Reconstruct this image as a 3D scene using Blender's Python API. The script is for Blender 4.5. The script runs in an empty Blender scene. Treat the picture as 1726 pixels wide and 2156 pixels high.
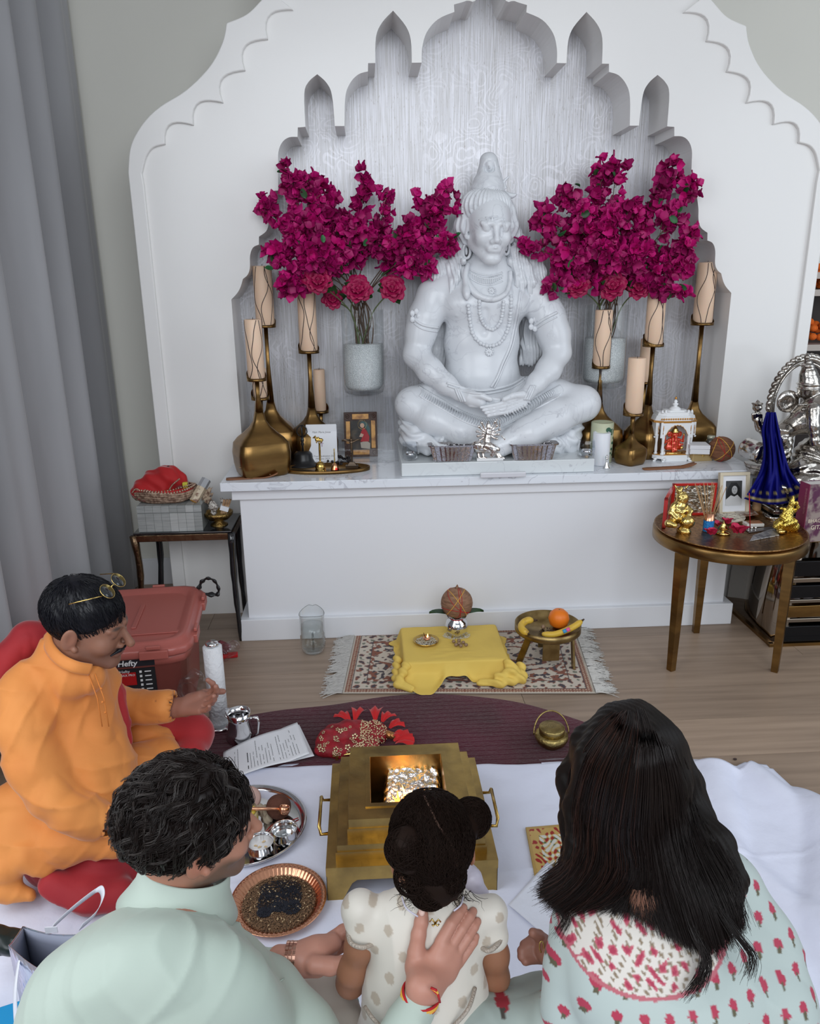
import bpy,bmesh,math,random
import numpy as np
from mathutils import Vector,Matrix,Euler
random.seed(7)
rng=np.random.default_rng(7)
C=bpy.context.scene.collection
S=bpy.context.scene
PI=math.pi
# ---------------------------------------------------------------- camera
CAMH=1.6137
TH,PS,RO=math.radians(16.9604),math.radians(3.1092),math.radians(.6596)
FPX=1621.2
cf=Vector((math.sin(PS)*math.cos(TH),math.cos(PS)*math.cos(TH),-math.sin(TH)))
cr0=Vector((math.cos(PS),-math.sin(PS),0));cu0=cr0.cross(cf)
cr=math.cos(RO)*cr0-math.sin(RO)*cu0;cu=math.cos(RO)*cu0+math.sin(RO)*cr0
CL=Vector((0,0,CAMH))
cd=bpy.data.cameras.new('camera');cam=bpy.data.objects.new('camera',cd);C.objects.link(cam)
cd.sensor_width=36;cd.sensor_fit='AUTO';cd.lens=FPX*36/2156;cd.clip_start=.02
mw=Matrix((cr,cu,-cf)).transposed().to_4x4();mw.translation=CL
cam.matrix_world=mw
S.camera=cam
# ---------------------------------------------------------------- world, light, exposure
S.view_settings.view_transform='Standard';S.view_settings.look='None'
S.view_settings.gamma=1;S.view_settings.use_curve_mapping=False
S.view_settings.exposure=EXPO=0.0
wd=bpy.data.worlds.new('world');S.world=wd;wd.use_nodes=True
wn=wd.node_tree;bgn=wn.nodes['Background']
bgn.inputs[0].default_value=(.80,.88,1.0,1);bgn.inputs[1].default_value=.30
def area(name,loc,target,sx,sy,power,col):
    l=bpy.data.lights.new(name,'AREA');l.shape='RECTANGLE';l.size=sx;l.size_y=sy;l.energy=power;l.color=col
    o=bpy.data.objects.new(name,l);C.objects.link(o);o.location=loc
    o.rotation_euler=(Vector(target)-Vector(loc)).to_track_quat('-Z','Y').to_euler()
    return o
# tall windows: one on the left wall nearer than the curtain, one bank behind the viewer, and the open right-hand room
area('window_light_rear',(0.6,-1.9,2.85),(0.5,3,.7),3.6,2.4,125,(.90,.95,1))
area('window_light_left',(-1.75,1.0,1.9),(0.4,2.2,.4),2.0,2.2,42,(.92,.96,1))
area('window_light_right',(3.6,1.2,1.9),(0.6,2.4,.6),2.4,2.2,34,(.86,.93,1))
# ---------------------------------------------------------------- pixel helpers: a pixel's sight line meets a level or an upright plane
def ray(x,y):x,y=float(x),float(y);return cf*FPX+(x-863)*cr-(y-1078)*cu
def G(x,y,z=0.0):
    d=ray(x,y);return CL+d*((float(z)-CAMH)/d.z)
def W(x,y,Y):
    d=ray(x,y);return CL+d*(float(Y)/d.y)
def mpp(p):return(p-CL).dot(cf)/FPX
# ---------------------------------------------------------------- materials
MATS={}
def mat(name,col=(.8,.8,.8),rough=.5,metal=0.,nz=None,bump=None,sss=0,trans=0,ior=1.45,sheen=0,coat=0,emit=None,alpha=1,col2=None,vec='Object',aniso=0,spec=None):
    """nz=(scale, detail, lo, hi [,stretch xyz]) mixes col with col2; bump=(scale, strength, dist[,stretch])"""
    if name in MATS:return MATS[name]
    m=bpy.data.materials.new(name);m.use_nodes=True;nt=m.node_tree;N=nt.nodes;L=nt.links
    b=N['Principled BSDF']
    def I(k,v):b.inputs[k].default_value=v
    I('Base Color',(*col,1));I('Roughness',rough);I('Metallic',metal);I('IOR',ior)
    if spec is not None:I('Specular IOR Level',spec)
    if sss:I('Subsurface Weight',sss);b.inputs['Subsurface Radius'].default_value=(.010,.004,.002);I('Subsurface Scale',1)
    if trans:I('Transmission Weight',trans)
    if sheen:I('Sheen Weight',sheen);I('Sheen Roughness',.4)
    if coat:I('Coat Weight',coat);I('Coat Roughness',.08)
    if aniso:I('Anisotropic',aniso)
    if alpha<1:I('Alpha',alpha)
    if emit:b.inputs['Emission Color'].default_value=(*emit[:3],1);I('Emission Strength',emit[3])
    tc=N.new('ShaderNodeTexCoord')
    def noise(sc,det,st):
        mp=N.new('ShaderNodeMapping');L.new(tc.outputs[vec],mp.inputs[0]);mp.inputs['Scale'].default_value=st or(1,1,1)
        n=N.new('ShaderNodeTexNoise');n.inputs['Scale'].default_value=sc;n.inputs['Detail'].default_value=det;L.new(mp.outputs[0],n.inputs['Vector']);return n
    if nz and col2:
        n=noise(nz[0],nz[1],nz[4]if len(nz)>4 else None)
        r=N.new('ShaderNodeMapRange');r.inputs[1].default_value=nz[2];r.inputs[2].default_value=nz[3];L.new(n.outputs[0],r.inputs[0])
        x=N.new('ShaderNodeMix');x.data_type='RGBA';x.inputs[6].default_value=(*col,1);x.inputs[7].default_value=(*col2,1)
        L.new(r.outputs[0],x.inputs[0]);L.new(x.outputs[2],b.inputs['Base Color'])
    if bump:
        n=noise(bump[0],4,bump[3]if len(bump)>3 else None)
        bp=N.new('ShaderNodeBump');bp.inputs['Strength'].default_value=bump[1];bp.inputs['Distance'].default_value=bump[2]
        L.new(n.outputs[0],bp.inputs['Height']);L.new(bp.outputs[0],b.inputs['Normal'])
    MATS[name]=m
    return m
def vcmat(name,rough=.5,**k):
    """material whose own colour is stored per vertex (printed patterns, skin tones)"""
    m=mat(name,(.8,.8,.8),rough,**k);nt=m.node_tree
    if not nt.nodes.get('vc'):
        a=nt.nodes.new('ShaderNodeAttribute');a.name='vc';a.attribute_name='Col'
        nt.links.new(a.outputs[0],nt.nodes['Principled BSDF'].inputs['Base Color'])
    return m
# ---------------------------------------------------------------- objects
WLOC={}
def tag(o,label=None,cat=None,group=None,kind=None):
    if label:o['label']=label
    if cat:o['category']=cat
    if group:o['group']=group
    if kind:o['kind']=kind
    return o
def thing(name,label,cat,loc=(0,0,0),group=None,rz=0):
    o=bpy.data.objects.new(name,None);C.objects.link(o);o.location=Vector(loc);o.rotation_euler.z=rz
    o.empty_display_size=.02
    WLOC[o.name]=(Vector(loc),rz)
    return tag(o,label,cat,group)
def link(name,me,m,parent=None,world=True):
    """link a mesh; with world=True its vertices are in world space and get moved into the parent's frame"""
    o=bpy.data.objects.new(name,me);C.objects.link(o)
    if m is not None:
        for q in(m if isinstance(m,(list,tuple))else[m]):me.materials.append(q)
    if parent is not None:
        o.parent=parent
        if world:
            l,rz=WLOC[parent.name]
            me.transform(Matrix.Rotation(-rz,4,'Z')@Matrix.Translation(-l))
        WLOC[o.name]=WLOC[parent.name]
    else:WLOC[o.name]=(Vector((0,0,0)),0)
    return o
def rebase(o,loc):
    """move a single-mesh thing's origin to its base"""
    loc=Vector(loc);o.data.transform(Matrix.Translation(-loc));o.location=loc;WLOC[o.name]=(loc,0);return o
def copy_tree(o,parent=None,suffix=None):
    c=o.copy();C.objects.link(c)
    if parent is not None:c.parent=parent
    WLOC[c.name]=WLOC.get(o.name,(Vector((0,0,0)),0))
    for ch in list(o.children):copy_tree(ch,c)
    return c
class MB:
    def __init__(s):s.v=[];s.f=[];s.mi=[];s.cm=0;s.sm=True;s.T=None;s.sf=[]
    def add(s,vs,fs,smooth=None):
        o=len(s.v)
        if s.T is not None:vs=[s.T@Vector(v)for v in vs]
        s.v+=[tuple(v)for v in vs];s.f+=[tuple(i+o for i in f)for f in fs]
        s.mi+=[s.cm]*len(fs);s.sf+=[s.sm if smooth is None else smooth]*len(fs);return s
    def box(s,c,d,R=None,taper=1.0):
        x,y,z=d[0]/2,d[1]/2,d[2]/2;c=Vector(c)
        vs=[Vector((a*x*(taper if e>0 else 1),b*y*(taper if e>0 else 1),e*z))for e in(-1,1)for a,b in((-1,-1),(1,-1),(1,1),(-1,1))]
        if R is not None:vs=[R@v for v in vs]
        return s.add([c+v for v in vs],[(0,3,2,1),(4,5,6,7),(0,1,5,4),(1,2,6,5),(2,3,7,6),(3,0,4,7)],False)
    def lathe(s,prof,c=(0,0,0),n=32,R=None,cap0=True,cap1=True,sx=1,sy=1,smooth=True,flute=None):
        c=Vector(c);vs=[]
        for r,z in prof:
            for i in range(n):
                a=2*PI*i/n;q=r
                if flute:q=r*(1+flute[1]*math.cos(flute[0]*a))if(len(flute)<3 or flute[2]<=z<=flute[3])else r
                p=Vector((q*sx*math.cos(a),q*sy*math.sin(a),z))
                vs.append(c+(R@p if R is not None else p))
        k=len(prof);fs=[(j*n+i,j*n+(i+1)%n,(j+1)*n+(i+1)%n,(j+1)*n+i)for j in range(k-1)for i in range(n)]
        s.add(vs,fs,smooth)
        if cap0:s.f.append(tuple(len(s.v)-k*n+i for i in reversed(range(n))));s.mi.append(s.cm);s.sf.append(False)
        if cap1:s.f.append(tuple(len(s.v)-n+i for i in range(n)));s.mi.append(s.cm);s.sf.append(False)
        return s
    def cyl(s,a,b,r0,r1=None,n=20,smooth=True):
        a,b=Vector(a),Vector(b);d=b-a;R=d.to_track_quat('Z','Y').to_matrix()
        return s.lathe([(r0,0),(r0 if r1 is None else r1,d.length)],a,n,R,smooth=smooth)
    def ell(s,c,r,n=16,m=10,R=None):
        c=Vector(c);r=Vector(r if hasattr(r,'__len__')else(r,r,r));vs=[];fs=[]
        for j in range(m+1):
            t=PI*j/m
            for i in range(n):
                a=2*PI*i/n;p=Vector((r.x*math.sin(t)*math.cos(a),r.y*math.sin(t)*math.sin(a),-r.z*math.cos(t)))
                vs.append(c+(R@p if R is not None else p))
        fs=[(j*n+i,j*n+(i+1)%n,(j+1)*n+(i+1)%n,(j+1)*n+i)for j in range(m)for i in range(n)]
        return s.add(vs,fs)
    def tube(s,path,r,n=8,closed=False,cap=True,sq=None):
        P=[Vector(p)for p in path];k=len(P)
        rad=r if hasattr(r,'__len__')else[r]*k
        vs=[];ref=None
        for i,p in enumerate(P):
            if closed:t=P[(i+1)%k]-P[i-1]
            else:t=P[min(i+1,k-1)]-P[max(i-1,0)]
            t=t.normalized()if t.length>1e-9 else Vector((0,0,1))
            if ref is None:ref=t.orthogonal().normalized()
            ref=(ref-t*ref.dot(t));ref=ref.normalized()if ref.length>1e-6 else t.orthogonal().normalized()
            b=t.cross(ref)
            for j in range(n):
                a=2*PI*j/n+(PI/n if sq else 0)
                vs.append(p+(ref*math.cos(a)+b*math.sin(a)*(sq or 1))*rad[i])
        kk=k if closed else k-1
        fs=[(i*n+j,i*n+(j+1)%n,((i+1)%k)*n+(j+1)%n,((i+1)%k)*n+j)for i in range(kk)for j in range(n)]
        if cap and not closed:fs+=[tuple(reversed(range(n))),tuple((k-1)*n+j for j in range(n))]
        return s.add(vs,fs)
    def prism(s,pts,dvec,smooth=False,caps=True):
        P=[Vector(p)for p in pts];d=Vector(dvec);n=len(P)
        fs=[(i,(i+1)%n,n+(i+1)%n,n+i)for i in range(n)]
        s.add(P+[p+d for p in P],fs,smooth)
        if caps:
            o=len(s.v)-2*n
            s.f+=[tuple(o+i for i in reversed(range(n))),tuple(o+n+i for i in range(n))];s.mi+=[s.cm]*2;s.sf+=[False]*2
        return s
    def grid(s,fn,nu,nv,wrapu=False):
        vs=[fn(i/(nu if wrapu else nu-1),j/(nv-1))for j in range(nv)for i in range(nu)]
        uu=nu if wrapu else nu-1
        return s.add(vs,[(j*nu+i,j*nu+(i+1)%nu,(j+1)*nu+(i+1)%nu,(j+1)*nu+i)for j in range(nv-1)for i in range(uu)])
    def mesh(s,name):
        me=bpy.data.meshes.new(name);me.from_pydata(s.v,[],s.f)
        me.polygons.foreach_set('use_smooth',s.sf);me.polygons.foreach_set('material_index',s.mi);me.update();return me
    def obj(s,name,m,parent=None,world=True,bevel=0,seg=2,solid=0,sub=0):
        o=link(name,s.mesh(name),m,parent,world)
        if solid:q=o.modifiers.new('s','SOLIDIFY');q.thickness=solid;q.offset=0
        if bevel:q=o.modifiers.new('b','BEVEL');q.width=bevel;q.segments=seg;q.limit_method='ANGLE';q.angle_limit=.6
        if sub:q=o.modifiers.new('u','SUBSURF');q.levels=q.render_levels=sub
        return o
def one(mb,name,m,label,cat,base=None,group=None,**k):
    o=mb.obj(name,m,None,**k);tag(o,label,cat,group)
    if base is not None:rebase(o,base)
    return o
def struct(mb,name,m,parent=None,**k):
    o=mb.obj(name,m,parent,**k)
    if parent is None:o['kind']='structure'
    return o
def text(s,size,loc,m,parent,name='lettering',R=None,font_align='LEFT',ext=.0002,shear=0,bold=0):
    cu_=bpy.data.curves.new(name,'FONT');cu_.body=s;cu_.size=size;cu_.extrude=ext;cu_.align_x=font_align;cu_.shear=shear;cu_.offset=bold;cu_.resolution_u=2
    o=bpy.data.objects.new('tmp',cu_);C.objects.link(o)
    bpy.context.view_layer.update()
    me=bpy.data.meshes.new_from_object(o.evaluated_get(bpy.context.evaluated_depsgraph_get()));bpy.data.objects.remove(o)
    M4=(R.to_4x4()if R is not None else Matrix.Identity(4));M4.translation=Vector(loc);me.transform(M4)
    return link(name,me,m,parent)
def spline(pts,n=8,closed=False):
    """Catmull-Rom through points (any dimension)"""
    P=[np.array(p,float)for p in pts];k=len(P);out=[]
    for i in range(k if closed else k-1):
        if closed:a,b,c,d=P[i-1],P[i],P[(i+1)%k],P[(i+2)%k]
        else:a,b,c,d=P[max(i-1,0)],P[i],P[i+1],P[min(i+2,k-1)]
        for j in range(n):
            t=j/n;out.append(.5*((2*b)+(-a+c)*t+(2*a-5*b+4*c-d)*t*t+(-a+3*b-3*c+d)*t**3))
    if not closed:out.append(P[-1])
    return out
# ---------------------------------------------------------------- sculpting: smooth union of tapered limbs and ellipsoids, meshed with surface nets
def npv(v):return np.array([v[0],v[1],v[2]],float)
class Sculpt:
    def __init__(s):s.p=[]
    def cone(s,a,b,ra,rb,k=.01,op='+'):s.p.append(('c',npv(a),npv(b),ra,rb,k,op));return s
    def ell(s,c,r,R=None,k=.01,op='+'):
        s.p.append(('e',npv(c),np.array(r if hasattr(r,'__len__')else(r,r,r),float),None if R is None else np.array(R),k,op));return s
    def chain(s,pts,k=.01,op='+'):
        for a,b in zip(pts[:-1],pts[1:]):s.cone(a[0],b[0],a[1],b[1],k,op)
        return s
    # pixel-described pieces: (px, py, Y, radius in px)
    def pc(s,pts,k=.01,op='+'):
        q=[]
        for x,y,Y,r in pts:
            w=W(x,y,Y);q.append((w,r*mpp(w)))
        return s.chain(q,k,op)
    def pe(s,x,y,Y,rx,ry,rz,roll=0,k=.01,op='+',pitch=0):
        w=W(x,y,Y);m_=mpp(w)
        R=Matrix.Rotation(math.radians(-roll),3,'Y')
        if pitch:R=Matrix.Rotation(math.radians(pitch),3,'X')@R
        return s.ell(w,(rx*m_,ry*m_,rz*m_),R,k,op)
    def xform(s,M4,sc=1.0,start=0):
        M3=np.array(M4.to_3x3());t=npv(M4.translation);out=[]
        for q in s.p[start:]:
            if q[0]=='c':out.append(('c',M3@(q[1]*sc)+t,M3@(q[2]*sc)+t,q[3]*sc,q[4]*sc,q[5]*sc,q[6]))
            else:out.append(('e',M3@(q[1]*sc)+t,q[2]*sc,M3 if q[3]is None else M3@q[3],q[4]*sc,q[5]))
        s.p[start:]=out;return s
    def mesh(s,name,h=.004,disp=None,color=None,clip=None,pad=.012):
        lo=np.full(3,1e9);hi=-lo
        for q in s.p:
            if q[-1]!='+':continue
            if q[0]=='c':
                for c_,r_ in((q[1],q[3]),(q[2],q[4])):lo=np.minimum(lo,c_-r_);hi=np.maximum(hi,c_+r_)
            else:r_=q[2].max()if q[3]is not None else q[2];lo=np.minimum(lo,q[1]-r_);hi=np.maximum(hi,q[1]+r_)
        lo-=pad;hi+=pad
        if clip is not None:lo=np.maximum(lo,clip[0]);hi=np.minimum(hi,clip[1])
        n=np.ceil((hi-lo)/h).astype(int)+1
        ax=[(lo[i]+h*np.arange(n[i])).astype(np.float32)for i in range(3)]
        F=np.full(n,1e3,np.float32)
        for q in s.p:
            k=max(q[-2],1e-5);mg=k+2.5*h
            if q[0]=='c':
                a,b,ra,rb=q[1:5];l0=np.minimum(a-ra,b-rb)-mg;h0=np.maximum(a+ra,b+rb)+mg
            else:
                r_=q[2].max()if q[3]is not None else q[2];l0=q[1]-r_-mg;h0=q[1]+r_+mg
            i0=np.maximum(np.floor((l0-lo)/h).astype(int),0);i1=np.minimum(np.ceil((h0-lo)/h).astype(int)+1,n)
            if(i1<=i0).any():continue
            X=ax[0][i0[0]:i1[0],None,None];Y=ax[1][None,i0[1]:i1[1],None];Z=ax[2][None,None,i0[2]:i1[2]]
            if q[0]=='c':
                d=b-a;L2=float(d@d)+1e-12
                px,py,pz=X-a[0],Y-a[1],Z-a[2]
                t=np.clip((px*d[0]+py*d[1]+pz*d[2])/L2,0,1)
                D=np.sqrt((px-t*d[0])**2+(py-t*d[1])**2+(pz-t*d[2])**2)-(ra+(rb-ra)*t)
            else:
                px,py,pz=X-q[1][0],Y-q[1][1],Z-q[1][2];r_=q[2]
                if q[3]is not None:
                    R=q[3];px,py,pz=(R[0,0]*px+R[1,0]*py+R[2,0]*pz,R[0,1]*px+R[1,1]*py+R[2,1]*pz,R[0,2]*px+R[1,2]*py+R[2,2]*pz)
                k0=np.sqrt((px/r_[0])**2+(py/r_[1])**2+(pz/r_[2])**2);k1=np.sqrt((px/r_[0]**2)**2+(py/r_[1]**2)**2+(pz/r_[2]**2)**2)
                D=k0*(k0-1)/np.maximum(k1,1e-6)
            sl=(slice(i0[0],i1[0]),slice(i0[1],i1[1]),slice(i0[2],i1[2]));A=F[sl]
            if q[-1]=='+':
                hh=np.maximum(k-np.abs(A-D),0)/k;F[sl]=np.minimum(A,D)-hh*hh*k*.25
            else:
                hh=np.maximum(k-np.abs(A+D),0)/k;F[sl]=np.maximum(A,-D)+hh*hh*k*.25
        # surface nets
        Sg=F<0
        v=surface_nets(F,Sg,lo,h)
        V,Q=v
        if disp is not None:V=disp(V,vnormals(V,Q))
        me=arrays_mesh(name,V,Q)
        if color is not None:
            at_=me.color_attributes.new('Col','FLOAT_COLOR','POINT');c=np.ones((len(V),4),np.float32);c[:,:3]=color(V);at_.data.foreach_set('color',c.ravel())
        return me
def surface_nets(F,Sg,lo,h):
    n=F.shape
    c=[Sg[i:n[0]-1+i,j:n[1]-1+j,k:n[2]-1+k]for i in(0,1)for j in(0,1)for k in(0,1)]
    cnt=sum(x.astype(np.int8)for x in c);act=(cnt>0)&(cnt<8)
    I=np.argwhere(act);idx=np.full(act.shape,-1,np.int64);idx[act]=np.arange(len(I))
    acc=np.zeros((len(I),3));w=np.zeros(len(I))
    off=[(i,j,k)for i in(0,1)for j in(0,1)for k in(0,1)]
    val={o:F[I[:,0]+o[0],I[:,1]+o[1],I[:,2]+o[2]].astype(float)for o in off}
    for a in off:
        for d in range(3):
            if a[d]==0:
                b=tuple(a[i]+(i==d)for i in range(3));fa,fb=val[a],val[b];m_=(fa<0)!=(fb<0)
                t=np.where(m_,fa/np.where(m_,fa-fb,1),0)
                p=np.array(a,float)[None]+t[:,None]*(np.arange(3)==d)[None]
                acc+=p*m_[:,None];w+=m_
    V=lo+h*(I+acc/np.maximum(w,1)[:,None])
    Q=[]
    for d in range(3):
        e=[slice(None)]*3;e2=[slice(None)]*3;e[d]=slice(0,n[d]-1);e2[d]=slice(1,n[d])
        A=Sg[tuple(e)];B=Sg[tuple(e2)];E=np.argwhere(A!=B)
        u_,v_=(d+1)%3,(d+2)%3
        E=E[(E[:,u_]>0)&(E[:,v_]>0)&(E[:,u_]<n[u_]-1)&(E[:,v_]<n[v_]-1)]
        q=[]
        for du,dv in((-1,-1),(0,-1),(0,0),(-1,0)):
            J=E.copy();J[:,u_]+=du;J[:,v_]+=dv;q.append(idx[J[:,0],J[:,1],J[:,2]])
        q=np.stack(q,1);fl=A[E[:,0],E[:,1],E[:,2]];q[~fl]=q[~fl][:,::-1];Q.append(q)
    Q=np.concatenate(Q);Q=Q[(Q>=0).all(1)]
    return V,Q
def vnormals(V,Q):
    N=np.zeros_like(V);n=np.cross(V[Q[:,2]]-V[Q[:,0]],V[Q[:,3]]-V[Q[:,1]])
    for i in range(4):np.add.at(N,Q[:,i],n)
    return N/np.maximum(np.linalg.norm(N,axis=1),1e-12)[:,None]
def arrays_mesh(name,V,Q,cols=None):
    me=bpy.data.meshes.new(name);me.vertices.add(len(V));me.vertices.foreach_set('co',np.asarray(V,np.float32).ravel())
    k=Q.shape[1];me.loops.add(Q.size);me.loops.foreach_set('vertex_index',Q.astype(np.int32).ravel())
    me.polygons.add(len(Q));me.polygons.foreach_set('loop_start',(np.arange(len(Q))*k).astype(np.int32));me.polygons.foreach_set('loop_total',np.full(len(Q),k,np.int32))
    me.polygons.foreach_set('use_smooth',np.ones(len(Q),bool));me.update(calc_edges=True);me.validate()
    if cols is not None:
        a=me.color_attributes.new('Col','FLOAT_COLOR','POINT');c=np.ones((len(V),4),np.float32);c[:,:3]=cols;a.data.foreach_set('color',c.ravel())
    return me
def joined(name,meshes):
    """several shells into one mesh"""
    V=[];Q=[];Cc=[];o=0
    for me in meshes:
        n=len(me.vertices);a=np.empty(n*3,np.float32);me.vertices.foreach_get('co',a);V.append(a.reshape(-1,3))
        q=np.empty(len(me.loops),np.int32);me.loops.foreach_get('vertex_index',q);Q.append(q.reshape(-1,4)+o);o+=n
        c=np.ones(n*4,np.float32)
        if 'Col' in me.color_attributes:me.color_attributes['Col'].data.foreach_get('color',c)
        Cc.append(c.reshape(-1,4)[:,:3]);bpy.data.meshes.remove(me)
    return arrays_mesh(name,np.concatenate(V),np.concatenate(Q),np.concatenate(Cc))
def strands(name,paths,r0,m,parent,n=3,tip=.3,kind=None,label=None):
    """many thin tapering hairs/threads as one mesh; paths: array (K, P, 3)"""
    A=np.asarray(paths,float);K,P,_=A.shape
    T=np.gradient(A,axis=1);T/=np.maximum(np.linalg.norm(T,axis=2,keepdims=True),1e-9)
    ref=np.tile(np.array([.31,.77,.56]),(K,P,1));U=np.cross(T,ref);U/=np.maximum(np.linalg.norm(U,axis=2,keepdims=True),1e-9);B=np.cross(T,U)
    rr=(r0*np.ones(K))[:,None]*(1-(1-tip)*np.linspace(0,1,P)**2)[None]
    V=np.stack([A+(U*math.cos(2*PI*j/n)+B*math.sin(2*PI*j/n))*rr[...,None]for j in range(n)],2).reshape(-1,3)
    base=(np.arange(K)*P*n)[:,None,None]+(np.arange(P-1)*n)[None,:,None];j=np.arange(n)[None,None];j2=(j+1)%n
    Q=np.stack([base+j,base+j2,base+n+j2,base+n+j],-1).reshape(-1,4)
    o=link(name,arrays_mesh(name,V,Q),m,parent);tag(o,label,None,None,kind);return o
def gname(base):return base
# ================================================================ heads and hands for figures and statues
def rotm(yaw=0,pitch=0,roll=0):
    """yaw: turn to the figure's left (+) about Z, pitch: nod down (+), roll: tilt"""
    return Matrix.Rotation(math.radians(yaw),4,'Z')@Matrix.Rotation(math.radians(pitch),4,'X')@Matrix.Rotation(math.radians(roll),4,'Y')
def head_prims(s,M4,sc=1.0,lids=.6,ears=1,neck=True,fat=1.0,nose=1.0,face=True,neck_r=.052):
    """local frame: face towards -Y, up Z, origin between the ears at eye height; head height .23"""
    st=len(s.p);f=fat
    s.ell((0,.018,.030),(.076,.094,.084),k=.01)
    s.ell((0,-.022,-.018),(.064*f,.068,.080),k=.03)
    s.cone((-.047*f,.0,-.052),(-.014,-.066,-.094),.026*f,.020,.02).cone((.047*f,.0,-.052),(.014,-.066,-.094),.026*f,.020,.02)
    s.ell((0,-.072,-.096),(.020,.018,.016),k=.015)
    for x in(-1,1):
        s.ell((x*.040*f,-.058,-.028),(.024*f,.026,.024),k=.02)
        s.ell((x*.031,-.094,.003),(.019,.014,.012),k=.012,op='-')
        s.ell((x*.031,-.074,.002),(.0150,.0150,.0125),k=.003)
        s.ell((x*.031,-.0755,.0025+.008*(1-lids)),(.0160,.0152,.0130),k=.002)
        s.cone((x*.048,-.074,.019),(x*.014,-.088,.020),.006,.007,.010)
        s.ell((x*.0125,-.094,-.037),(.0085*nose,.009,.0075),k=.006)
        if ears:
            R=Matrix.Rotation(math.radians(-x*18),3,'Z')@Matrix.Rotation(math.radians(10),3,'X')
            s.ell((x*.081*max(f,1),.012,-.006),(.007,.020,.033),R,k=.006)
            s.ell((x*.088*max(f,1),.006,.002),(.006,.010,.018),R,k=.004,op='-')
            s.cone((x*.079*max(f,1),-.004,-.032),(x*.077*max(f,1),-.004,-.036),.008,.007,.006)
    s.cone((0,-.084,.012),(0,-.102*nose,-.028),.0075,.0098*nose,.010)
    s.ell((0,-.104*nose,-.032),(.010*nose,.010,.009),k=.006)
    s.ell((0,-.083,-.060),(.026,.014,.016),k=.015)
    s.cone((-.020,-.086,-.058),(0,-.0965,-.0555),.0035,.0055,.004).cone((.020,-.086,-.058),(0,-.0965,-.0555),.0035,.0055,.004)
    s.cone((-.017,-.087,-.066),(.017,-.087,-.066),.004,.004,.006).ell((0,-.092,-.066),(.013,.006,.0055),k=.004)
    s.ell((0,-.103,-.0608),(.019,.006,.0013),k=.002,op='-')
    if neck:s.cone((0,.022,-.06),(0,.040,-.17),neck_r*f,(neck_r+.006)*f,.02)
    s.xform(M4,sc,st);return s
def hand_frame(wrist,mid_tip_dir,palm_normal):
    """matrix: +Y along the fingers, +Z out of the back of the hand"""
    y=Vector(mid_tip_dir).normalized();z=(-Vector(palm_normal)).normalized();z=(z-y*z.dot(y)).normalized();x=y.cross(z)
    M=Matrix((x,y,z)).transposed().to_4x4();M.translation=Vector(wrist);return M
def hand_prims(s,M4,sc=1.0,side=1,curl=(20,22,25,28),spread=4,thumb=(35,15,10),curl2=None,sepa=1.0):
    """hand .185 long in frame +Y fingers, +Z back of hand; side=+1 puts the thumb at -X"""
    st=len(s.p)
    s.cone((0,-.03,0),(0,.012,0),.026,.026,.01)
    for i,x in enumerate((-.027,-.009,.009,.026)):
        s.cone((x*.55,.008,0),(x,.085-.004*abs(i-1.3),.001),.0165,.0125,.012)
    s.cone((-.012,.02,-.008),(-.024,.06,-.008),.018,.015,.012)
    L=((.040,.025,.020),(.045,.028,.021),(.042,.026,.020),(.033,.020,.018));rad=(.0092,.0095,.0090,.0080)
    for i,x in enumerate((-.027,-.009,.009,.026)):
        p=Vector((x,.085-.004*abs(i-1.3),.001));yaw=math.radians((i-1.4)*spread);c=math.radians(curl[i]);tot=c*.6;r=rad[i]
        for j in range(3):
            d=Vector((math.sin(yaw)*math.cos(tot),math.cos(yaw)*math.cos(tot),-math.sin(tot)));q=p+d*L[i][j]
            s.cone(p,q,r+.0008,r-.0002,.004*sepa);p=q;r-=.0009;tot+=c*(1 if curl2 is None else curl2)
    a,b_,c_=[math.radians(v)for v in thumb]
    p=Vector((-.022,.022,-.006));r=.0155
    for j,l in enumerate((.040,.032,.026)):
        ang=a-(b_*.5 if j else 0)*0;
        d=Vector((-math.sin(a),math.cos(a)*math.cos(c_*j),-math.sin(b_)*(.5+.5*j))).normalized();q=p+d*l
        s.cone(p,q,r,r-.0022,.010 if j==0 else .004);p=q;r-=.0022
    if side<0:
        for n_ in range(st,len(s.p)):
            q=list(s.p[n_]);q[1]=q[1]*[-1,1,1]
            if q[0]=='c':q[2]=q[2]*[-1,1,1]
            s.p[n_]=tuple(q)
    s.xform(M4,sc,st);return s
def lcol(V,M4,sc=1.0):
    """vertex positions in a head's own frame"""
    Mi=np.array(M4.inverted());return((V@Mi[:3,:3].T)+Mi[:3,3])/sc
def mixc(a,b,t):return a*(1-t)[:,None]+np.array(b)[None]*t[:,None]
def blob(L,c,r,soft=.35):
    d=np.sqrt((((L-np.array(c))/np.array(r))**2).sum(1));return np.clip((1-d)/soft,0,1)
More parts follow.
